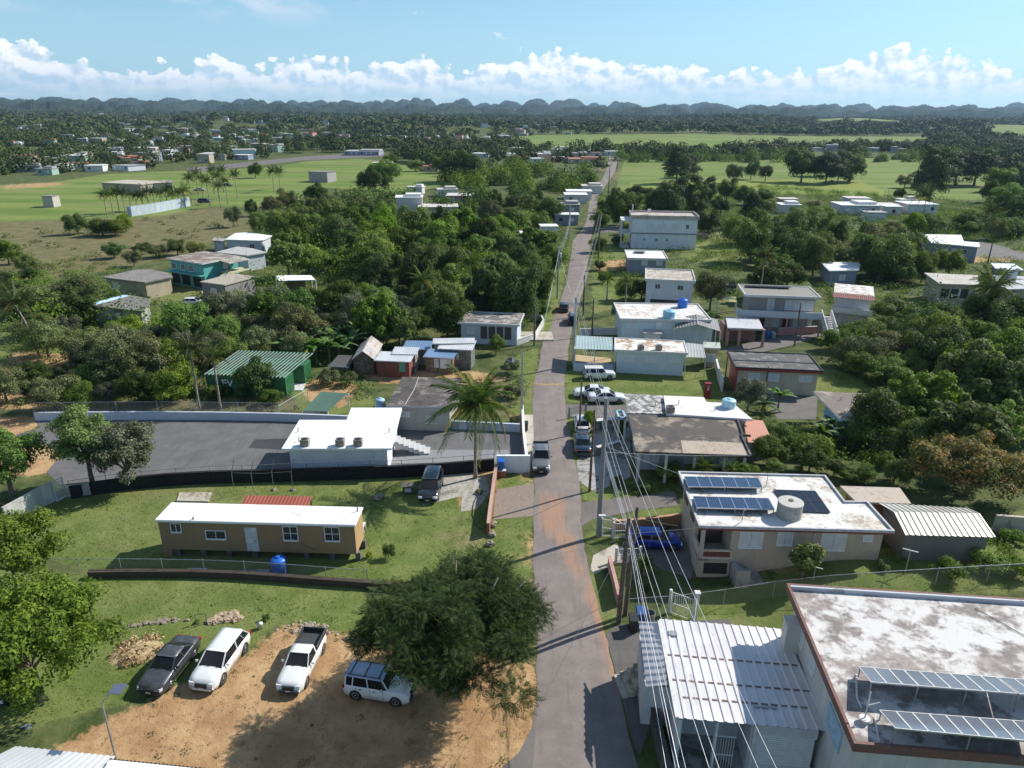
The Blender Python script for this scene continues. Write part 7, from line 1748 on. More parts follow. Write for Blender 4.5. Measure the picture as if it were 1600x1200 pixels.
# ================================================================ road cars
car_at('crew', carpaint('car_grey_pickup', (.13, .13, .125), .3), 845, 724, -91, 'grey pickup parked half on the pavement, facing the camera', cat='pickup truck')
car_at('suv', P_WHITE, 936, 591, 2, 'white off-road wagon on the lawn, farthest of the three white cars')
car_at('sedan', P_WHITE, 925, 619, 178, 'white sedan on the lawn in the middle of the three white cars'); car_at('sedan', carpaint('car_white2', (.70, .71, .72), .3), 948, 627, 2, 'older white sedan nearest the wiry grey roof')
car_at('hatch', P_BLACK, 881, 485, 84, 'black hatchback driving up the road near the orange line'); car_at('suv', P_NAVY, 895, 504, 86, 'dark wagon parked at the right roadside by the pale fence')
car_at('sedan', P_NAVY, 909, 700, 88, 'dark blue car parked in shade between the road and the forecourt'); car_at('hatch', P_WHITE, 909, 668, 88, 'small white-roofed car behind the dark blue car')
car_at('suv', carpaint('car_blue_silver', (.2, .26, .4), .25), 1132, 457, 178, 'blue-silver car under the trees behind the mossy yellow shelter'); car_at('hatch', P_SILV, 1040, 524, 90, 'small red and white vehicle at the rails of the dirty white roofed house') if False else None
for i, (x, y, h_, k) in enumerate([(312, 298.5, 8, 'sedan'), (320, 317, 8, 'van'), (355, 291, 8, 'sedan'), (1225, 329, 80, 'sedan'), (1236, 358, 0, 'hatch'), (1500, 405, 10, 'suv')]):
    car_at(k, [P_SILV, P_NAVY, P_BLACK, P_WHITE, P_WHITE, P_BLACK][i], x, y, h_, ['grey car parked beside the palm grove, nearest the field building', 'dark van at the end of the pale panel wall', 'dark car on the grass under the tall palms', 'white car on the far right lane by the low white houses', 'white car beside the far white house', 'dark vehicle on the tan lot at the right'][i], detail=False)

# ================================================================ near trees placed one by one
V, F_, lr, C = feathery_crown(3, 5.9, 3.6, 4.8, 27000, L=.48, np_=6)
b = G(710, 985, 4.8); b.z = 0
e = thing('feathery_tree', 'big spreading tree with dark feathery leaves beside the road', 'tree', b)
link('crown', np_mesh('crown', V, F_, LM['flamb'], {'lr': lr}), e); 
mb = MB(); rs_ = random.Random(8); fk = Vector((.3, .1, 2.0)); mb.tube([(0, 0, -.3), (.1, 0, 1.1), fk], [.42, .34, .3], 10)
for i in range(15):
    t_ = Vector(C[i * 4]); m_ = fk.lerp(t_, .5) + Vector((rs_.uniform(-.4, .4), rs_.uniform(-.4, .4), .5)); mb.tube([fk, m_, t_, t_ + (t_ - m_) * .5 + Vector((0, 0, -.1))], [.2, .12, .05, .02], 6)
mb.obj('trunk', BARKL, e, smooth=True)
# bright broadleaf tree at the left edge
V, F_, lr, C = crown_data(5, r=5.3, hz=3.0, ncl=110, cr=.8, nleaf=24000, leaf=.2, cz=4.6, low=-.5)
def hero(key, mat, loc, label, V, F_, lr, C, h, bark=BARK, name='broadleaf_tree', r=.22):
    e = thing(name, label, 'tree', loc); link('crown', np_mesh('crown', V, F_, LM[mat], {'lr': lr}), e); link('trunk', trunk_mesh(C, h, r, bark, 3), e); return e
p = G(38, 1000, 4.6); p.z = 0; hero('x', 'bright', p, 'large bright yellow-green tree at the left edge beside the dirt yard', V, F_, lr, C, 2.4)
V, F_, lr, C = crown_data(6, r=3.4, hz=2.2, ncl=40, cr=.9, nleaf=13000, leaf=.20, cz=4.4)
p = G(12, 858, 4.0); p.z = 0; hero('x', 'mid', p, 'darker tree at the left edge behind the bright yellow-green tree', V, F_, lr, C, 2.2)
V, F_, lr, C = crown_data(7, r=3.0, hz=3.3, ncl=60, cr=.75, nleaf=19000, leaf=.18, cz=5.3, low=-.7)
p = Gt(147, 762); hero('x', 'mid', p, 'slim green tree growing over the barred gate at the edge of the parking lot', V, F_, lr, C, 2.9)
V, F_, lr, C = crown_data(8, r=3.1, hz=2.9, ncl=60, cr=.7, nleaf=18000, leaf=.18, cz=3.9, low=-.7)
p = Gt(203, 762); hero('x', 'grey', p, 'lower grey-green tree standing just right of the slim gate tree', V, F_, lr, C, 1.8)
V, F_, lr, C = crown_data(9, r=3.2, hz=2.5, ncl=46, cr=.85, nleaf=16000, leaf=.21, cz=4.2, low=-.5)
p = Gt(22, 780); hero('x', 'mid', p, 'rounded tree leaning over the streaky white wall at the left', V, F_, lr, C, 2.2)
V, F_, lr, C = crown_data(12, r=4.9, hz=2.2, ncl=80, cr=.95, nleaf=26000, leaf=.22, cz=2.9, low=-.3)
p = G(1516, 752, 3.2); p.z = float(hgt(p.x, p.y)); hero('x', 'orange', p, 'wide tree with orange-brown autumn-like leaves behind the ribbed shed', V, F_, lr, C, 2.5)
tree_px('red', 1107, 349, 24, 'dark tree dotted with red flowers at the end of the white-blue building', 1.1)
tree_px('bush', 1003, 455, 23, 'round clipped dark green bush beside the white house on columns', 1.1, var=0)
tree_px('grey', 1172, 612, 34, 'grey-leaved garden tree between the white wing roof and the red-trimmed house', 1.2)
tree_px('olive', 1113, 450, 34, 'tall open tree between the white upper house and the balcony house', 1.3)
tree_px('dark', 1108, 500, 15, 'small dark tree at the corner of the dirty white roof', 1.2)
tree_px('dark', 398, 590, 37, 'dense dark tree growing in front of the lettered green container', 1.1)
tree_px('bush', 338, 612, 20, 'leafy bush at the lettered end of the green container', .8, var=0); tree_px('mid', 425, 618, 20, 'low tree at the right corner of the green container', .8)
tree_px('bright', 775, 538, 17, 'small bright tree in front of the terrace of the mottled-roof house', 1.2)
tree_px('bright', 845, 482, 20, 'bright green bush-like tree at the left roadside below the crest', .9)
tree_px('grey', 800, 572, 15, 'greyish shrub tree beside the tarpaulin-covered load', 1.0)
tree_px('mid', 920, 654, 14, 'small round-headed tree beside the concrete power pole', 1.6)
tree_px('dark', 972, 668, 10, 'narrow dark column tree against the dark slab house', 2.6, var=0)
tree_px('mid', 1010, 760, 15, 'low shrub in the garden before the dark slab house', .8); tree_px('olive', 965, 752, 15, 'brownish shrub by the verge of the lane', .8)
tree_px('bush', 1045, 735, 22, 'variegated yellow-white bush in front of the carport', 1.0, var=2)
LM_y = LM['yellow']; V, F_, lr, C = crown_data(31, r=1.1, hz=1.3, ncl=22, cr=.45, nleaf=3600, leaf=.26, cz=2.0, low=-.8)
p = Gt(1254, 905); hero('x', 'yellow', p, 'yellow-green spiky bush against the beige house with solar panels', V, F_, lr, C, 1.0, name='bush', r=.1)
V, F_, lr, C = crown_data(33, r=1.0, hz=.8, ncl=12, cr=.5, nleaf=2400, leaf=.2, cz=1.0); p = Gt(1236, 872); hero('x', 'dark', p, 'dark green shrub just behind the yellow-green spiky bush', V, F_, lr, C, .6, name='bush', r=.08)
tree_px('bush', 607, 862, 12, 'small upright conifer-like shrub at the left of the feathery tree', 1.6, var=0)
tree_px('bush', 577, 868, 6, 'little sapling beside the end of the tan trailer home', 1.4, var=2); tree_px('bush', 415, 965, 7, 'young leafy sapling beside the white bucket', 1.2, var=0)
tree_px('bush', 749, 768, 7, 'small brown-green shrub at the hose under the palm', .8, var=1); tree_px('bush', 515, 590, 20, 'olive bush beside the white slab and green containers', 1.0, var=1); tree_px('bush', 545, 592, 18, 'pale olive bush left of the red brick-coloured shed', 1.0, var=1)
tree_px('bush', 800, 612, 17, 'tawny bush beside the dark concrete roof and the palm', 1.0, var=1); tree_px('bush', 308, 972, 5, 'small weed clump growing among the stones on the lawn', .8, var=2)
tree_px('bush', 1480, 890, 26, 'leafy bush in the weeds above the mottled roof', .9, var=2); tree_px('bush', 1540, 880, 30, 'broad bright green bush at the right of the weeds', .8, var=2); tree_px('bush', 1590, 888, 26, 'bright green bush at the right edge above the mottled roof', .9, var=0)
tree_px('bush', 1380, 882, 14, 'scrubby brown-green bush beside the T-shaped clothes post', .9, var=1); tree_px('bush', 1580, 838, 20, 'low hedge-like bush at the right behind the pale garden wall', .7, var=0)
# cycad by the driveway and garden palms
PCY = palm_crown_mesh(9, 30, 1.5, 1, n=18, ll=.3)
palm(Gt(1008, 897), .9, 1.7, 'round low palm with pale fronds in the driveway garden', mesh=PCY, tr=.2); palm(Gt(1010, 930), .5, 1.0, 'small spiky plant on the grass below the round low palm', mesh=PCY, tr=.1)
palm(Gt(1098, 760), 2.0, 1.5, 'small fan of palm fronds in front of the carport of the dark slab house', 2, tr=.12); palm(Gt(1142, 758), 1.6, 1.4, 'low bright palm right of the carport palm', 0, tr=.12)
for i, (x, y) in enumerate([(1215, 640), (1296, 690), (1282, 700), (1308, 700), (1190, 655)]): banana(Gt(x, y), 1.25, ['banana plant beside the lane below the sky-blue house', 'bright banana plant in front of the sky-blue house', 'banana plant in the shade left of the sky-blue house', 'lower banana plant by the sky-blue house', 'banana plant behind the salmon-red lean-to'][i])
for x, y, cy, r, lb in [(312, 640, 545, 42, 'tall slanting coconut palm in front of the green containers'), (345, 640, 560, 30, 'second coconut palm leaning behind the tall slanting one'), (62, 560, 475, 38, 'leaning coconut palm among the olive trees at the left'), (663, 500, 440, 30, 'pale-trunked palm at the edge of the dark wood'), (736, 480, 412, 28, 'coconut palm in front of the dark wood'), (1440, 345, 306, 22, 'dark royal palm behind the far right white houses'), (1185, 480, 400, 24, 'coconut palm with a golden frond right of the flowering tree'), (1535, 520, 452, 48, 'big dark palm in front of the grey wing on the right'), (1540, 375, 330, 22, 'pale palm at the right between thickets'), (428, 300, 268, 13, 'left palm of the pair alone on the green field'), (438, 296, 268, 12, 'right palm of the pair alone on the green field'), (948, 470, 435, 17, 'leaning coconut palm behind the fence on the right of the road'), (500, 355, 318, 15, 'small palm at the top of the dark wood'), (976, 490, 440, 16, 'slim palm in the garden behind the white roofed house')]:
    palm_px(x, y, cy, r, lb, _pr.randrange(3), 0 if x != 62 else -20)
for i in range(14):
    u = i / 13; x = 168 + u * 122; palm_px(x, 338 - u * 16 + _pr.uniform(-3, 3), 304 + _pr.uniform(-5, 3) - 2 * u, 12 + _pr.uniform(-2, 3), 'coconut palm in the long row behind the pale panel wall, %s' % ORD[i], i % 3, group='row of palms behind the panel wall')
for i, (x, y) in enumerate([(300, 318), (318, 312), (328, 322), (342, 310), (356, 318), (371, 310), (310, 305), (335, 303), (350, 300), (345, 325)]):
    palm_px(x, y, y - 36 + _pr.uniform(-6, 4), 13, 'tall coconut palm in the loose grove right of the field building, %s' % ORD[sorted(q[0] for q in [(300,), (318,), (328,), (342,), (356,), (371,), (310,), (335,), (350,), (345,)]).index(x)], i % 3, group='grove of tall palms')

# ================================================================ woods, each tree by itself
KEEP = [(140, 458, 235, 492), (162, 420, 272, 452), (258, 392, 365, 437), (310, 425, 400, 462), (430, 426, 494, 447), (330, 360, 428, 412), (322, 560, 475, 612), (513, 528, 750, 585), (714, 486, 850, 540), (620, 296, 745, 342),
        (1278, 405, 1345, 438), (1440, 364, 1600, 402), (1444, 424, 1640, 470), (1120, 440, 1372, 525), (985, 328, 1095, 378), (1268, 608, 1335, 665), (1300, 318, 1500, 352), (1215, 318, 1260, 338), (968, 388, 1055, 420), (1000, 418, 1090, 466), (940, 440, 970, 524), (0, 285, 300, 345)]
def clear(x, y, r): return not any(y > b - 2 and y - r * .9 < (b + d) / 2 and a - r * .5 < x < c + r * .5 for a, b, c, d in KEEP)
def cluster(name, poly, n, sorts, rpx, hs=1.0, seed=0, jit=.36):
    """n trees inside the pixel polygon (crown centres), spread evenly; rpx = crown radius in pixels at the polygon's top and bottom"""
    rs = random.Random(seed); P = np.array(poly, float); x0, y0 = P.min(0); x1, y1 = P.max(0); pts = []
    for _ in range(n):
        best = None
        for _k in range(14):
            for _j in range(50):
                x, y = rs.uniform(x0, x1), rs.uniform(y0, y1)
                if inside(P, np.array([x]), np.array([y]))[0] and clear(x, y, sum(rpx) / 2): break
            d = min([(x - a) ** 2 + ((y - b) * 1.8) ** 2 for a, b in pts] or [1e9])
            if best is None or d > best[0]: best = (d, x, y)
        pts.append(best[1:])
    pts.sort(); ch = [rs.choice(sorts) for _ in pts]; cnt = {}; more = {k for k in ch if ch.count(k) > 1}
    for i, (x, y) in enumerate(pts):
        u = (y - y0) / max(1, y1 - y0); s = ch[i]; r = (rpx[0] * (1 - u) + rpx[1] * u) * rs.uniform(1 - jit, 1 + jit)
        col = {'dark': 'dark green', 'mid': 'green', 'olive': 'olive-brown', 'bright': 'bright green', 'grey': 'greyish', 'conif': 'feathery dark', 'lobed': 'large-leaved green', 'red': 'red-flowered', 'orange': 'orange', 'bush': 'shrubby'}[s]
        what = 'shrub' if s == 'bush' else 'tree'
        lb = '%s %s %s' % (col, what, name); kk = cnt.get(s, 0); cnt[s] = kk + 1
        if kk or s in more: lb += ', ' + ORD[kk]
        tree_px(s, x, y, r, lb, hs * rs.uniform(.8, 1.45), group='trees ' + name)
cluster('in the dark wood left of the road', [(470, 330), (560, 325), (700, 340), (860, 345), (868, 400), (850, 450), (790, 470), (700, 470), (620, 440), (560, 420), (480, 430), (400, 400), (430, 350)], 56, ['dark', 'dark', 'mid', 'mid', 'bright', 'lobed'], (27, 37), seed=1)
cluster('at the road side of the dark wood', [(770, 395), (840, 390), (850, 415), (780, 425)], 4, ['red'], (22, 26), seed=2)
cluster('in the shaded foot of the dark wood', [(560, 460), (700, 470), (760, 470), (850, 440), (850, 470), (760, 485), (690, 500), (640, 505), (560, 490)], 14, ['dark', 'mid', 'grey'], (26, 30), seed=3)
cluster('in the olive thicket behind the parking lot', [(10, 470), (120, 440), (230, 490), (330, 480), (400, 490), (470, 500), (480, 545), (330, 560), (250, 570), (120, 560), (60, 520)], 28, ['olive', 'olive', 'grey', 'mid', 'olive'], (36, 45), hs=.9, seed=4)
cluster('in the front thicket by the long white wall', [(100, 570), (260, 575), (270, 610), (240, 622), (110, 622), (40, 610), (0, 600), (0, 580)], 13, ['olive', 'grey', 'dark', 'mid'], (34, 36), hs=.8, seed=5)
cluster('between the bare block house and the sheds', [(330, 470), (420, 450), (560, 470), (640, 510), (610, 530), (540, 520), (480, 510), (400, 500)], 18, ['dark', 'olive', 'mid', 'grey', 'lobed'], (28, 34), seed=6)
cluster('at the far left above the olive thicket', [(0, 385), (30, 385), (60, 450), (150, 450), (150, 475), (60, 480), (0, 470)], 8, ['dark', 'mid', 'olive'], (24, 32), seed=7)
cluster('along the hedge line of the dry field', [(110, 348), (140, 345), (205, 345), (205, 352), (140, 358)], 4, ['dark', 'mid'], (17, 19), hs=.8, seed=8)
cluster('scattered behind the teal house', [(170, 385), (240, 382), (330, 388), (330, 396), (240, 402), (180, 405)], 6, ['dark', 'mid', 'olive'], (14, 17), hs=.8, seed=9)
cluster('in the belt north of the dark wood', [(360, 332), (430, 310), (520, 300), (600, 303), (640, 315), (730, 310), (860, 305), (870, 335), (700, 335), (560, 325), (440, 345), (370, 350)], 24, ['dark', 'mid', 'olive', 'olive'], (17, 22), seed=10)
BELTS = [([(700, 270), (770, 262), (860, 268), (880, 280), (930, 275), (915, 310), (870, 305), (740, 306), (690, 298)], 60), ([(440, 330), (520, 318), (600, 322), (640, 326), (730, 318), (860, 318), (860, 330), (600, 340)], 60)]
cluster('standing large on the green field edge', [(575, 250), (720, 240), (730, 262), (640, 262), (600, 268)], 7, ['dark', 'dark', 'mid'], (23, 24), hs=.8, seed=12)
cluster('alone on the green field', [(566, 278), (600, 276), (600, 284), (575, 286)], 2, ['dark'], (17, 17), seed=13)
cluster('in the right-hand gardens by the road', [(935, 355), (960, 350), (965, 380), (1000, 310), (940, 320), (930, 430), (1000, 440), (990, 455), (940, 458)], 12, ['dark', 'mid', 'olive'], (13, 16), seed=14)
cluster('behind the arched white-blue building', [(960, 305), (1060, 290), (1200, 300), (1200, 330), (1120, 330), (1090, 318), (970, 325)], 16, ['dark', 'olive', 'conif', 'mid'], (17, 21), seed=15)
cluster('in the thicket east of the flowering tree', [(1150, 340), (1280, 335), (1400, 345), (1420, 400), (1380, 440), (1340, 400), (1250, 400), (1160, 370)], 24, ['mid', 'dark', 'mid', 'olive'], (25, 32), seed=16)
cluster('behind the balcony house', [(1190, 390), (1270, 385), (1280, 425), (1240, 440), (1180, 440)], 7, ['bright', 'mid', 'dark', 'lobed'], (24, 27), seed=17)
cluster('around the bright white L-shaped roof', [(1380, 395), (1440, 390), (1480, 400), (1500, 415), (1420, 430), (1380, 420)], 8, ['lobed', 'dark', 'mid'], (24, 27), seed=18)
cluster('near the far right white houses', [(1190, 322), (1300, 318), (1450, 330), (1600, 340), (1600, 365), (1540, 360), (1440, 350), (1300, 335)], 20, ['dark', 'mid', 'bright', 'olive'], (13, 17), hs=.85, seed=19)
cluster('on the slope below the balcony house', [(1290, 520), (1340, 480), (1450, 480), (1490, 560), (1400, 590), (1330, 570)], 17, ['bright', 'mid', 'mid', 'olive'], (34, 42), hs=.75, seed=20)
cluster('along the right edge of the slope', [(1440, 490), (1520, 470), (1600, 450), (1620, 560), (1560, 590), (1480, 570)], 14, ['dark', 'mid', 'bright'], (36, 44), seed=21)
cluster('above the orange-leaved tree', [(1440, 610), (1520, 590), (1600, 600), (1620, 660), (1540, 680), (1450, 660)], 8, ['lobed'], (50, 56), seed=22)
cluster('in the shade right of the sky-blue house', [(1340, 640), (1400, 650), (1460, 680), (1420, 700), (1350, 690), (1320, 680)], 7, ['dark', 'dark', 'mid'], (38, 42), seed=23)
cluster('beside the salmon-red lean-to', [(1185, 700), (1240, 660), (1290, 690), (1300, 720), (1210, 730)], 7, ['mid', 'bush', 'bright', 'dark'], (22, 26), hs=.75, seed=24)
cluster('in the front garden of the dark slab house', [(1075, 735), (1190, 735), (1185, 742), (1080, 742)], 4, ['mid', 'dark', 'bush'], (16, 18), hs=.8, seed=25)
cluster('behind the annex and ribbed shed', [(1300, 720), (1400, 715), (1410, 740), (1310, 742)], 5, ['dark', 'dark', 'mid'], (24, 28), hs=.7, seed=26)
cluster('in the casuarina line across the far field', [(1052, 256), (1092, 254), (1092, 258), (1052, 260)], 2, ['conif'], (27, 29), hs=.8, seed=27)
cluster('of the casuarina group in mid field', [(1245, 258), (1335, 258), (1335, 262), (1245, 262)], 5, ['conif', 'dark'], (26, 28), hs=.8, seed=28)
cluster('of the casuarina row near the right edge', [(1460, 262), (1530, 258), (1530, 262), (1460, 266)], 4, ['conif'], (26, 28), hs=.8, seed=29)
cluster('of the small grove on the far field', [(1145, 268), (1200, 262), (1200, 272), (1150, 274)], 3, ['dark', 'olive'], (14, 15), seed=30)
BELTS += [([(960, 245), (1100, 244), (1300, 247), (1460, 245), (1600, 238), (1600, 249), (1460, 253), (1300, 254), (1100, 254), (970, 255)], 200)]
cluster('on the right edge beyond the white houses', [(1390, 290), (1420, 280), (1440, 290), (1400, 305)], 3, ['dark', 'olive'], (12, 14), seed=32)
cluster('at the far right behind the fields', [(1560, 270), (1610, 262), (1610, 330), (1560, 320), (1540, 300)], 8, ['dark', 'mid'], (18, 22), seed=33)
cluster('by the pump houses on the left field', [(395, 262), (400, 262), (400, 268), (395, 268)], 1, ['dark'], (12, 12), seed=34)
for i, k in enumerate([(455, 560), (470, 552), (490, 548), (505, 545), (520, 545), (540, 538), (560, 532), (575, 536), (590, 538), (515, 560), (495, 562), (530, 553), (550, 550), (480, 565)]):
    banana(Gt(k[0], k[1] + 8), 1.7, 'banana plant in the dense patch left of the row of sheds, %s' % ORD[sorted(range(14), key=lambda q: [455, 470, 490, 505, 520, 540, 560, 575, 590, 515, 495, 530, 550, 480][q]).index(i)], 'banana plants left of the sheds')

# ================================================================ distant houses, each by itself
hr = random.Random(31)
HW = [OFFW, WHW, CRW, GRW, LW, wallmat('far_pink', (.50, .33, .28), .3), wallmat('far_green', (.3, .42, .34), .3)]
HRF = [stained('far_roof_white', (.72, .72, .70), (.45, .43, .4), .2), stained('far_roof_grey', (.36, .35, .33), (.2, .2, .19), .3), stained('far_roof_pale', (.58, .55, .5), (.35, .3, .27), .35), stained('far_roof_rust', (.36, .16, .10), (.25, .12, .08), .3)]
WCOL = ['off-white', 'bluish white', 'cream', 'blue-grey', 'pale aqua', 'pink', 'green']; RCOL = ['white', 'grey', 'pale', 'rusty red']
def far_house(px, py, wpx, label, wi=None, ri=None, rot=None, H=None, dep=None, group=None, win=True):
    b = Gt(px, py); c = CAMR.transposed() @ (b - Vector((0, 0, CAMH))); k = -c.z / FPX; W = wpx * k; D = dep or W * hr.uniform(.6, .95); H = H or hr.choice([3.0, 3.2, 3.4, 3.4, 5.8])
    wi = hr.randrange(7) if wi is None else wi; ri = hr.choice([0, 0, 0, 1, 2, 2, 3]) if ri is None else ri
    e = thing('far_house', label or '', 'house', b, rot if rot is not None else hr.uniform(-.35, .35), group)
    L = hr.uniform(.35, .6)
    MB().box(-W / 2, 0, -1, W / 2, D, H - .2).obj('wall', HW[wi], e)
    m = MB().box(-W / 2 - .35, -.35, H - .2, W / 2 + .35, D + .35, H)
    if hr.random() < .5: m.box(-W / 2 + W * L, D * .2, H, W / 2 - .3, D * .9, H + .9)
    m.obj('roof', HRF[ri], e)
    if win:
        for i in range(max(1, int(W / 3.5))):
            a = -W / 2 + (i + .5) * W / max(1, int(W / 3.5)); MB().box(a - .55, -.04, 1.2, a + .55, .0, 2.3).obj('window', LOUV if (i + wi) % 3 else BLACK, e)
    return e
for px, py, w, lb, wi, ri, rot in [(648, 303, 24, 'three-tier white house standing clear at the edge of the green field', 0, 0, -.2), (598, 262, 30, 'grey gable-roofed field house beside the big trees', 3, 2, .1), (670, 268, 28, 'small cream house with a rusty red roof on the green field', 2, 3, -.1), (1343, 336, 58, 'white two-storey house among the far right trees', 1, 0, -.05), (1341, 322, 34, 'smaller house behind the white two-storey far house', 1, 2, -.1), (915, 256, 52, 'long low hall with a rusty red roof near the end of the road', 2, 3, 0), (565, 243, 54, 'grey commercial block beside the highway', 3, 1, 0), (640, 335, 40, 'white-roofed house partly hidden north of the dark wood', 0, 0, .1), (685, 338, 60, 'low whitish house north of the dark wood', 2, 2, .1), (718, 318, 40, 'pinkish house with a pale roof north of the dark wood', 5, 2, 0), (700, 308, 30, 'small pale house among the trees beyond the dark wood', 0, 2, .2), (884, 335, 42, 'low grey house left of the road beyond the crest', 3, 1, 0), (885, 352, 36, 'white-fronted house left of the crest of the road', 3, 0, 0), (905, 312, 38, 'white flat roof left of the far road', 0, 0, 0), (900, 318, 34, 'second white flat roof left of the far road', 0, 0, 0), (925, 303, 30, 'third white roof beside the far road', 0, 2, 0), (858, 388, 24, 'small white house in the trees left of the crest', 0, 0, .1), (828, 384, 26, 'white roof deep in the dark wood near the crest', 0, 0, .1), (1235, 334, 30, 'bright white roof low among the far right trees', 0, 0, 0), (1232, 325, 26, 'pale roof just above the bright white far roof', 2, 2, 0), (1368, 346, 30, 'low grey-roofed house in front of the white far houses', 4, 1, 0), (1388, 334, 30, 'pink-edged roof right of the white two-storey far house', 5, 2, 0), (1440, 334, 46, 'blue house behind the dark royal palm', 4, 0, 0), (1418, 326, 24, 'small blue far house left of the dark royal palm', 4, 2, 0), (1590, 342, 30, 'blue-white roof at the right edge among trees', 4, 0, 0), (1395, 338, 24, 'small white roof by the slim posts at the right', 0, 0, 0)]:
    far_house(px, py, w, lb, wi, ri, rot)
bands = [('in the far left town', [(0, 255), (120, 235), (260, 230), (400, 235), (470, 232), (380, 250), (280, 260), (230, 262), (130, 275), (0, 275)], 46, (20, 26)),
         ('on the first town rise', [(0, 228), (160, 205), (380, 200), (560, 205), (560, 218), (300, 228), (100, 240)], 56, (11, 16)),
         ('in the hills behind town', [(0, 190), (200, 178), (460, 190), (560, 196), (300, 200), (60, 205)], 30, (7, 10)),
         ('in the village past the field', [(580, 200), (700, 195), (850, 198), (900, 205), (850, 212), (700, 212), (590, 212)], 30, (10, 12)),
         ('in the village ending the road', [(740, 240), (850, 235), (960, 238), (960, 252), (850, 256), (740, 254)], 20, (15, 20)),
         ('scattered in the far woods on the right', [(1080, 236), (1300, 236), (1500, 236), (1500, 240), (1100, 242)], 6, (12, 12)),
         ('on the wooded slopes at the right', [(1130, 180), (1500, 186), (1560, 190), (1300, 194), (1140, 190)], 8, (8, 10))]
HOUSES = []
for name, poly, n, w in bands:
    P = np.array(poly, float); x0, y0 = P.min(0); x1, y1 = P.max(0); pts = []
    while len(pts) < n:
        x, y = hr.uniform(x0, x1), hr.uniform(y0, y1)
        if inside(P, np.array([x]), np.array([y]))[0] and min([abs(x - a) / w[1] + abs(y - b) / 3 for a, b in pts] or [9]) > .9: pts.append((x, y))
    pts.sort(); seen = {}
    for x, y in pts:
        wi, ri = hr.randrange(7), hr.choice([0, 0, 0, 1, 2, 2, 3]); u = (y - y0) / (y1 - y0); W = (w[0] * (1 - u) + w[1] * u) * hr.uniform(.7, 1.5)
        k = (wi, ri); seen.setdefault(k, []).append((x, y, W))
    for (wi, ri), L in seen.items():
        for i, (x, y, W) in enumerate(L):
            lb = '%s house with %s roof %s' % (WCOL[wi], RCOL[ri], name)
            if len(L) > 1: lb += ', ' + ORD[i]
            far_house(x, y, W, lb, wi, ri, group='houses ' + name, win=W > 14, rot=hr.uniform(-.5, .5)); HOUSES.append((x, y, W))

# ================================================================ vegetation nobody could count
def excl_polys():
    L = [pxpoly(p) for p in FIELD + YELL + DRY[:3]]
    L += [pxpoly([(ROADL[i][1] - 6, ROADL[i][0]) for i in range(10, len(ROADL))] + [(ROADR[i][1] + 8, ROADR[i][0]) for i in range(len(ROADR) - 1, 8, -1)])]
    L += [pxpoly([(300, 275), (290, 262), (470, 240), (700, 236), (700, 250), (480, 256)]), pxpoly([(0, 285), (80, 275), (230, 262), (300, 262), (300, 280), (90, 290), (0, 300)])]
    return L
EX = excl_polys()
HB = [Gt(x, y) for x, y, w in HOUSES]; HB = np.array([(p.x, p.y) for p in HB])
def far_woods(name, label, y0, y1, n, r, nl, leaf, seed, xk=.92, hmul=1.0):
    rs = np.random.RandomState(seed); Y = np.sqrt(rs.uniform(y0 ** 2, y1 ** 2, n)); X = rs.uniform(-xk, xk, n) * Y
    keep = np.ones(n, bool)
    for p in EX: keep &= ~inside(p, X, Y)
    # keep the view of the far houses open: no crown on them or right in front of them
    for hx, hy in HB:
        d = np.hypot(hx, hy); t = (X * hx + Y * hy) / d; s = (X * hy - Y * hx) / d
        keep &= ~((np.abs(s) < r * .8 + 6) & (t < d + 12) & (t > d - 20 - d * .17))
    g = np.sin(X * .013 + 2) * np.cos(Y * .009 + X * .004) + rs.normal(size=n) * .5
    keep &= g > -.75
    for _, pl, _n, _w in bands[:5]: keep &= ~(inside(pxpoly(pl), X, Y) & (rs.rand(n) < .4))
    X, Y = X[keep], Y[keep]; m = len(X); Z = hgt(X, Y); R_ = r * rs.uniform(.6, 1.35, m); Hh = R_ * rs.uniform(.8, 1.25, m) * hmul
    d = rs.normal(size=(m, nl, 3)); d /= np.linalg.norm(d, axis=2, keepdims=True); d[..., 2] = np.abs(d[..., 2]) * 1.0 - .25
    lump = 1 + .22 * np.sin(d[..., 0] * 5 + rs.rand(m, 1) * 6) * np.cos(d[..., 1] * 5 + rs.rand(m, 1) * 6)
    q = rs.uniform(.8, 1.05, (m, nl)) * lump
    P = np.stack([X[:, None] + d[..., 0] * q * R_[:, None], Y[:, None] + d[..., 1] * q * R_[:, None], Z[:, None] + Hh[:, None] * (.75 + d[..., 2] * q)], -1).reshape(-1, 3)
    N = d.reshape(-1, 3) + rs.normal(size=(m * nl, 3)) * .4 + np.array([0, 0, .35])
    V, F = leaves_at(P, N, (leaf * rs.uniform(.6, 1.4, (m, nl))).ravel() * np.repeat(R_ / r, nl), rs, 1.35)
    lr = np.repeat(np.clip(np.repeat(rs.rand(m), nl) * .75 + rs.rand(m * nl) * .35, 0, 1), 4)
    me = np_mesh(name, V, F, LM_FAR, {'lr': lr}); link(name, me, kind='stuff', label=label, cat='woods')
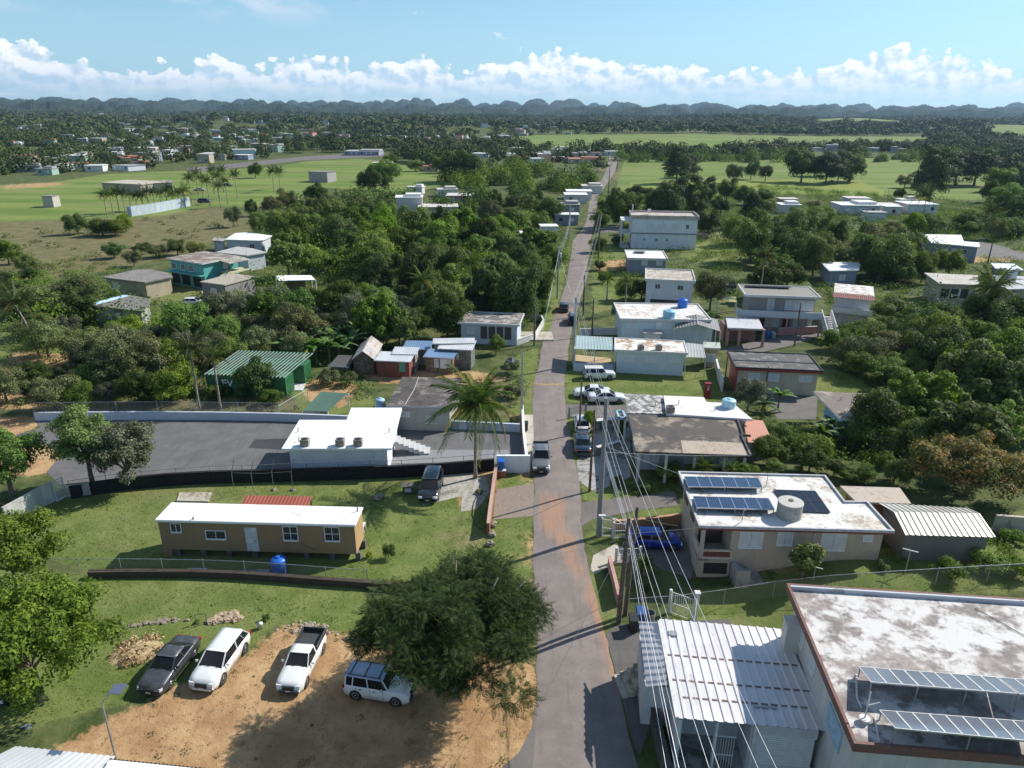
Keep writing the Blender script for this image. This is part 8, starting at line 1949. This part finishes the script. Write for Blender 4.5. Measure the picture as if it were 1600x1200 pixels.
def crowns_mesh(name, label, X, Y, r, nl, leaf, seed):
    rs = np.random.RandomState(seed); m = len(X); Z = hgt(X, Y); R_ = r * rs.uniform(.5, 1.4, m); d = rs.normal(size=(m, nl, 3)); d /= np.linalg.norm(d, axis=2, keepdims=True); q = rs.uniform(.75, 1.08, (m, nl)) * (1 + .2 * np.sin(d[..., 0] * 6 + rs.rand(m, 1) * 6))
    P = np.stack([X[:, None] + d[..., 0] * q * R_[:, None], Y[:, None] + d[..., 1] * q * R_[:, None], Z[:, None] + R_[:, None] * (.85 + d[..., 2] * q * .85)], -1).reshape(-1, 3)
    V, F = leaves_at(P, d.reshape(-1, 3) + rs.normal(size=(m * nl, 3)) * .4, (leaf * rs.uniform(.6, 1.4, (m, nl))).ravel(), rs, 1.2)
    link(name, np_mesh(name, V, F, LM_FAR, {'lr': np.repeat(np.clip(np.repeat(rs.rand(m), nl) * .7 + rs.rand(m * nl) * .3, 0, 1), 4)}), kind='stuff', label=label, cat='woods')
def farleaf():
    m, t, b = base_mat('leaf_far')
    lr = t.add('ShaderNodeAttribute', outs=2, attribute_name='lr'); k = t.noise(POS(t), .006, 4, .6)
    c = t.mix(t.ss(lr, .1, .95), (.034, .058, .016), (.095, .130, .036)); c = t.mix(t.math('MULTIPLY', t.ss(k, .45, .62), .55), c, (.115, .12, .055))
    t.l.new(c, b.inputs['Base Color']); b.inputs['Roughness'].default_value = .8; b.inputs['Specular IOR Level'].default_value = .1; return m
LM_FAR = farleaf()
_r = np.random.RandomState(9); _X, _Y = [], []
for hx, hy in HB:
    d = math.hypot(hx, hy); u = (hx / d, hy / d)
    for k in range(5):
        sd = _r.choice([-1, 1]) * _r.uniform(8, 18); bk = _r.uniform(3, 30); _X.append(hx + u[0] * bk - u[1] * sd); _Y.append(hy + u[1] * bk + u[0] * sd)
crowns_mesh('town_trees', 'small trees standing between the distant houses', np.array(_X), np.array(_Y), 4.2, 130, 1.3, 5)
far_woods('distant_woods', 'dense woods and hedges between the fields and the town', 430, 950, 11500, 5.0, 150, 1.2, 1)
far_woods('distant_forest', 'forest covering the low hills in front of the skyline', 950, 3700, 34000, 9.0, 60, 3.2, 2, hmul=.65)
# undergrowth: low clumps between the trees and on rough ground
def undergrowth(name, label, polys, dens, r, nl, leaf, mat, seed, hz=.6, avoid=True):
    rs = np.random.RandomState(seed); XS = []
    for pl in polys:
        P = pxpoly(pl); x0, y0 = P.min(0); x1, y1 = P.max(0); n = int((x1 - x0) * (y1 - y0) * dens); X = rs.uniform(x0, x1, n); Y = rs.uniform(y0, y1, n); k = inside(P, X, Y)
        XS.append(np.stack([X[k], Y[k]], 1))
    A = np.concatenate(XS); X, Y = A[:, 0], A[:, 1]
    if avoid:
        k = np.ones(len(X), bool)
        for o in AVOID: k &= ~inside(o, X, Y)
        X, Y = X[k], Y[k]
    m = len(X); R_ = r * rs.uniform(.4, 1.5, m); Z = hgt(X, Y)
    d = rs.normal(size=(m, nl, 3)); d /= np.linalg.norm(d, axis=2, keepdims=True); d[..., 2] = np.abs(d[..., 2])
    q = rs.uniform(.5, 1.05, (m, nl))
    P = np.stack([X[:, None] + d[..., 0] * q * R_[:, None], Y[:, None] + d[..., 1] * q * R_[:, None], Z[:, None] + R_[:, None] * hz * (d[..., 2] * q * 1.2)], -1).reshape(-1, 3)
    N = d.reshape(-1, 3) + rs.normal(size=(m * nl, 3)) * .6 + np.array([0, 0, .3])
    V, F = leaves_at(P, N, (leaf * rs.uniform(.6, 1.4, (m, nl))).ravel() * np.repeat(R_ / r, nl) ** .5, rs, 1.1)
    lr = np.repeat(np.clip(np.repeat(rs.rand(m), nl) * .6 + rs.rand(m * nl) * .4, 0, 1), 4)
    link(name, np_mesh(name, V, F, LM[mat], {'lr': lr}), kind='stuff', label=label, cat='undergrowth')
# footprints kept clear: every wall, floor, car and road already built
AVOID = []
bpy.context.view_layer.update()
for o in SC.objects:
    if o.type != 'MESH' or len(o.data.vertices) > 5000: continue
    nm = o.name.split('.')[0]
    if nm in ('wall', 'body', 'core', 'porch_base', 'floor', 'terrace_floor') or nm in ('parking_lot', 'lane', 'driveway', 'pavement', 'highway', 'concrete_slab', 'concrete_pad'):
        B = [o.matrix_world @ Vector(c) for c in o.bound_box]; 
        if o.get('kind') == 'structure':
            n = len(o.data.vertices) // 2; AVOID.append(np.array([(v.co.x + o.location.x, v.co.y + o.location.y) for v in list(o.data.vertices)[:n]]))
        else: AVOID.append(np.array([B[i].xy[:] for i in (0, 3, 7, 4)]))
_yl = [G(x, y) for y, x in ROADL]; _yr = [G(x, y) for y, x in ROADR]
AVOID.append(np.array([(p.x - .3, p.y) for p in _yl] + [(p.x + .3, p.y) for p in _yr[::-1]]))
SCRUB_L = [[(0, 420), (130, 400), (260, 440), (330, 470), (420, 440), (480, 440), (560, 440), (640, 500), (640, 540), (590, 545), (520, 580), (470, 560), (300, 640), (60, 640), (0, 640)],
           [(400, 330), (470, 330), (860, 330), (895, 380), (860, 480), (840, 520), (715, 490), (620, 530), (440, 440), (400, 370)],
           [(480, 588), (590, 585), (600, 640), (480, 610)], [(640, 520), (710, 500), (700, 540), (650, 545)]]
SCRUB_R = [[(1110, 340), (1600, 335), (1600, 620), (1360, 640), (1290, 575), (1285, 520), (1290, 400), (1160, 400)],
           [(1185, 640), (1275, 645), (1320, 690), (1430, 700), (1600, 650), (1600, 720), (1480, 730), (1400, 760), (1300, 755), (1280, 740), (1190, 735)],
           [(925, 400), (1000, 360), (1170, 380), (1160, 470), (960, 470)], [(930, 300), (1200, 290), (1440, 310), (1600, 320), (1600, 345), (1100, 345), (930, 345)],
           [(880, 735), (1060, 740), (1060, 765), (930, 780)]]
undergrowth('undergrowth', 'tangled bushes and weeds filling the left woods', SCRUB_L, .075, 1.9, 90, .27, 'mid', 1)
undergrowth('undergrowth', 'olive weeds mixed through the left woods', SCRUB_L, .05, 1.5, 80, .22, 'olive', 2)
undergrowth('undergrowth', 'tangled bushes and vines filling the right slopes', SCRUB_R, .075, 2.0, 90, .27, 'mid', 3)
undergrowth('undergrowth', 'bright vines spread over the right slopes', SCRUB_R, .03, 1.7, 80, .24, 'bright', 4)
undergrowth('thicket', 'merged treetops filling the right-hand slopes', [[(1110, 350), (1240, 345), (1420, 360), (1600, 352), (1600, 372), (1430, 440), (1420, 480), (1350, 470), (1330, 440), (1200, 440), (1150, 400)], [(1350, 500), (1600, 470), (1600, 620), (1400, 640), (1300, 560)], [(1440, 700), (1600, 660), (1600, 720), (1520, 735)]], .009, 3.6, 420, .42, 'dark', 71, hz=1.3)
undergrowth('thicket', 'merged treetops between the left-hand houses', [[(120, 440), (160, 455), (240, 500), (300, 480), (420, 455), (620, 500), (470, 540), (60, 560), (0, 520), (0, 440)], [(400, 400), (500, 350), (860, 350), (850, 470), (720, 480), (480, 440)]], .007, 3.4, 400, .40, 'mid', 72, hz=1.3)
undergrowth('tall_weeds', 'tall bright weeds in the strip above the mottled roof', [[(1385, 908), (1430, 880), (1500, 868), (1640, 860), (1640, 912), (1400, 916)]], 1.1, .7, 46, .2, 'bright', 5, hz=.9)
undergrowth('tall_weeds', 'dry brown weeds in front of the green containers', [[(240, 612), (330, 615), (470, 615), (470, 650), (240, 648)], [(740, 592), (830, 585), (812, 640), (770, 640)]], .7, .55, 36, .16, 'grey', 6, hz=.8)
undergrowth('tall_weeds', 'scattered low shrubs over the dry left field', [[(-40, 350), (240, 335), (430, 350), (330, 385), (260, 410), (130, 430), (-40, 440)]], .012, 1.6, 50, .4, 'olive', 7)
undergrowth('garden_plants', 'mixed low garden plants along the right verge', [[(925, 735), (1000, 740), (1060, 745), (1060, 768), (940, 778)], [(1075, 905), (1240, 905), (1240, 912), (1075, 918)], [(1185, 645), (1215, 650), (1200, 700), (1180, 680)], [(880, 520), (895, 470), (905, 470), (895, 524)]], .35, .7, 50, .18, 'mid', 8)
for i, (pl, n_) in enumerate(BELTS):
    P = pxpoly(pl); ar = (P[:, 0].max() - P[:, 0].min()) * (P[:, 1].max() - P[:, 1].min())
    undergrowth('tree_belt', ['trees crowding round the far roadside houses', 'belt of trees along the far side of the dark wood', 'long hedgerow of trees between the two far fields'][i], [pl], [.011, .012, .005][i], 4.6, 420, .85, 'dark', 40 + i, hz=1.25)
undergrowth('dry_clippings', 'loose straw lying over the tan heap beside the grey sedan', [[(166, 1036), (172, 1022), (200, 1004), (228, 994), (255, 996), (260, 1008), (240, 1030), (205, 1043), (175, 1044)]], 9, .3, 40, .13, 'dry', 60, hz=1.1)
undergrowth('fallen_leaves', 'dry leaves and chips strewn over the dirt yard', [DIRT[0], DIRT[2]], 1.6, .22, 5, .075, 'dry', 61, hz=.25)
undergrowth('weeds', 'sparse weeds creeping over the dirt yard', [DIRT[0], [(230, 1040), (420, 985), (440, 1010), (250, 1100)]], .22, .3, 26, .09, 'olive', 62, hz=.35)
undergrowth('weeds', 'small tufts and weeds in the mown lawns at the left', [LAWN[0], LAWN[1]], .3, .22, 18, .08, 'bright', 63, hz=.3)
# fine grass on the nearest lawns: short blades
def grass(name, label, polys, dens, h, seed, mat):
    rs = np.random.RandomState(seed); XS = []
    for pl in polys:
        P = pxpoly(pl); x0, y0 = P.min(0); x1, y1 = P.max(0); n = int((x1 - x0) * (y1 - y0) * dens); X = rs.uniform(x0, x1, n); Y = rs.uniform(y0, y1, n); k = inside(P, X, Y); XS.append(np.stack([X[k], Y[k]], 1))
    A = np.concatenate(XS); X, Y = A[:, 0], A[:, 1]; k = np.ones(len(X), bool)
    for o in AVOID: k &= ~inside(o, X, Y)
    clump = np.sin(X * 1.3 + np.sin(Y * .9) * 2) * np.sin(Y * 1.1 + np.sin(X * .7) * 2) + rs.normal(size=len(X)) * .5
    k &= clump > -.3
    X, Y = X[k], Y[k]; m = len(X); a = rs.uniform(0, 6.28, m); w = .03; hh = h * rs.uniform(.4, 1.5, m); dx, dy = np.cos(a) * w, np.sin(a) * w; lx, ly = rs.normal(size=m) * hh * .5, rs.normal(size=m) * hh * .5; Z = hgt(X, Y)
    V = np.stack([np.stack([X - dx, Y - dy, Z], 1), np.stack([X + dx, Y + dy, Z], 1), np.stack([X + lx + dx * .3, Y + ly + dy * .3, Z + hh], 1), np.stack([X + lx - dx * .3, Y + ly - dy * .3, Z + hh], 1)], 1).reshape(-1, 3)
    lr = np.repeat(rs.rand(m), 4); link(name, np_mesh(name, V, np.arange(len(V)).reshape(-1, 4), mat, {'lr': lr}), kind='stuff', label=label, cat='grass')
GRM = leafmat('grass_blade', (.11, .145, .03), (.20, .23, .07), trans=.3, spec=.05)
grass('grass', 'short mown grass on the lawns at the left', [LAWN[0], LAWN[1]], 26, .09, 1, GRM)
grass('grass', 'short grass on the lawns and verges at the right', [LAWN[i] for i in (2, 4, 5, 6, 7, 8, 9)], 16, .10, 2, GRM)
# haze
bx = MB().box(-9600, -450, -12, 9600, 9600, 330); hm = bpy.data.materials.new('haze_air'); hm.use_nodes = True; t = NT(hm.node_tree); t.n.clear()
vp = t.n.new('ShaderNodeVolumePrincipled'); vp.inputs['Color'].default_value = (.50, .72, 1, 1); vp.inputs['Density'].default_value = 5.5e-5; vp.inputs['Anisotropy'].default_value = .3
ou = t.n.new('ShaderNodeOutputMaterial'); t.l.new(vp.outputs[0], ou.inputs['Volume'])
bx.obj('haze', hm, kind='stuff', label='thin pale air over the whole landscape', cat='haze')
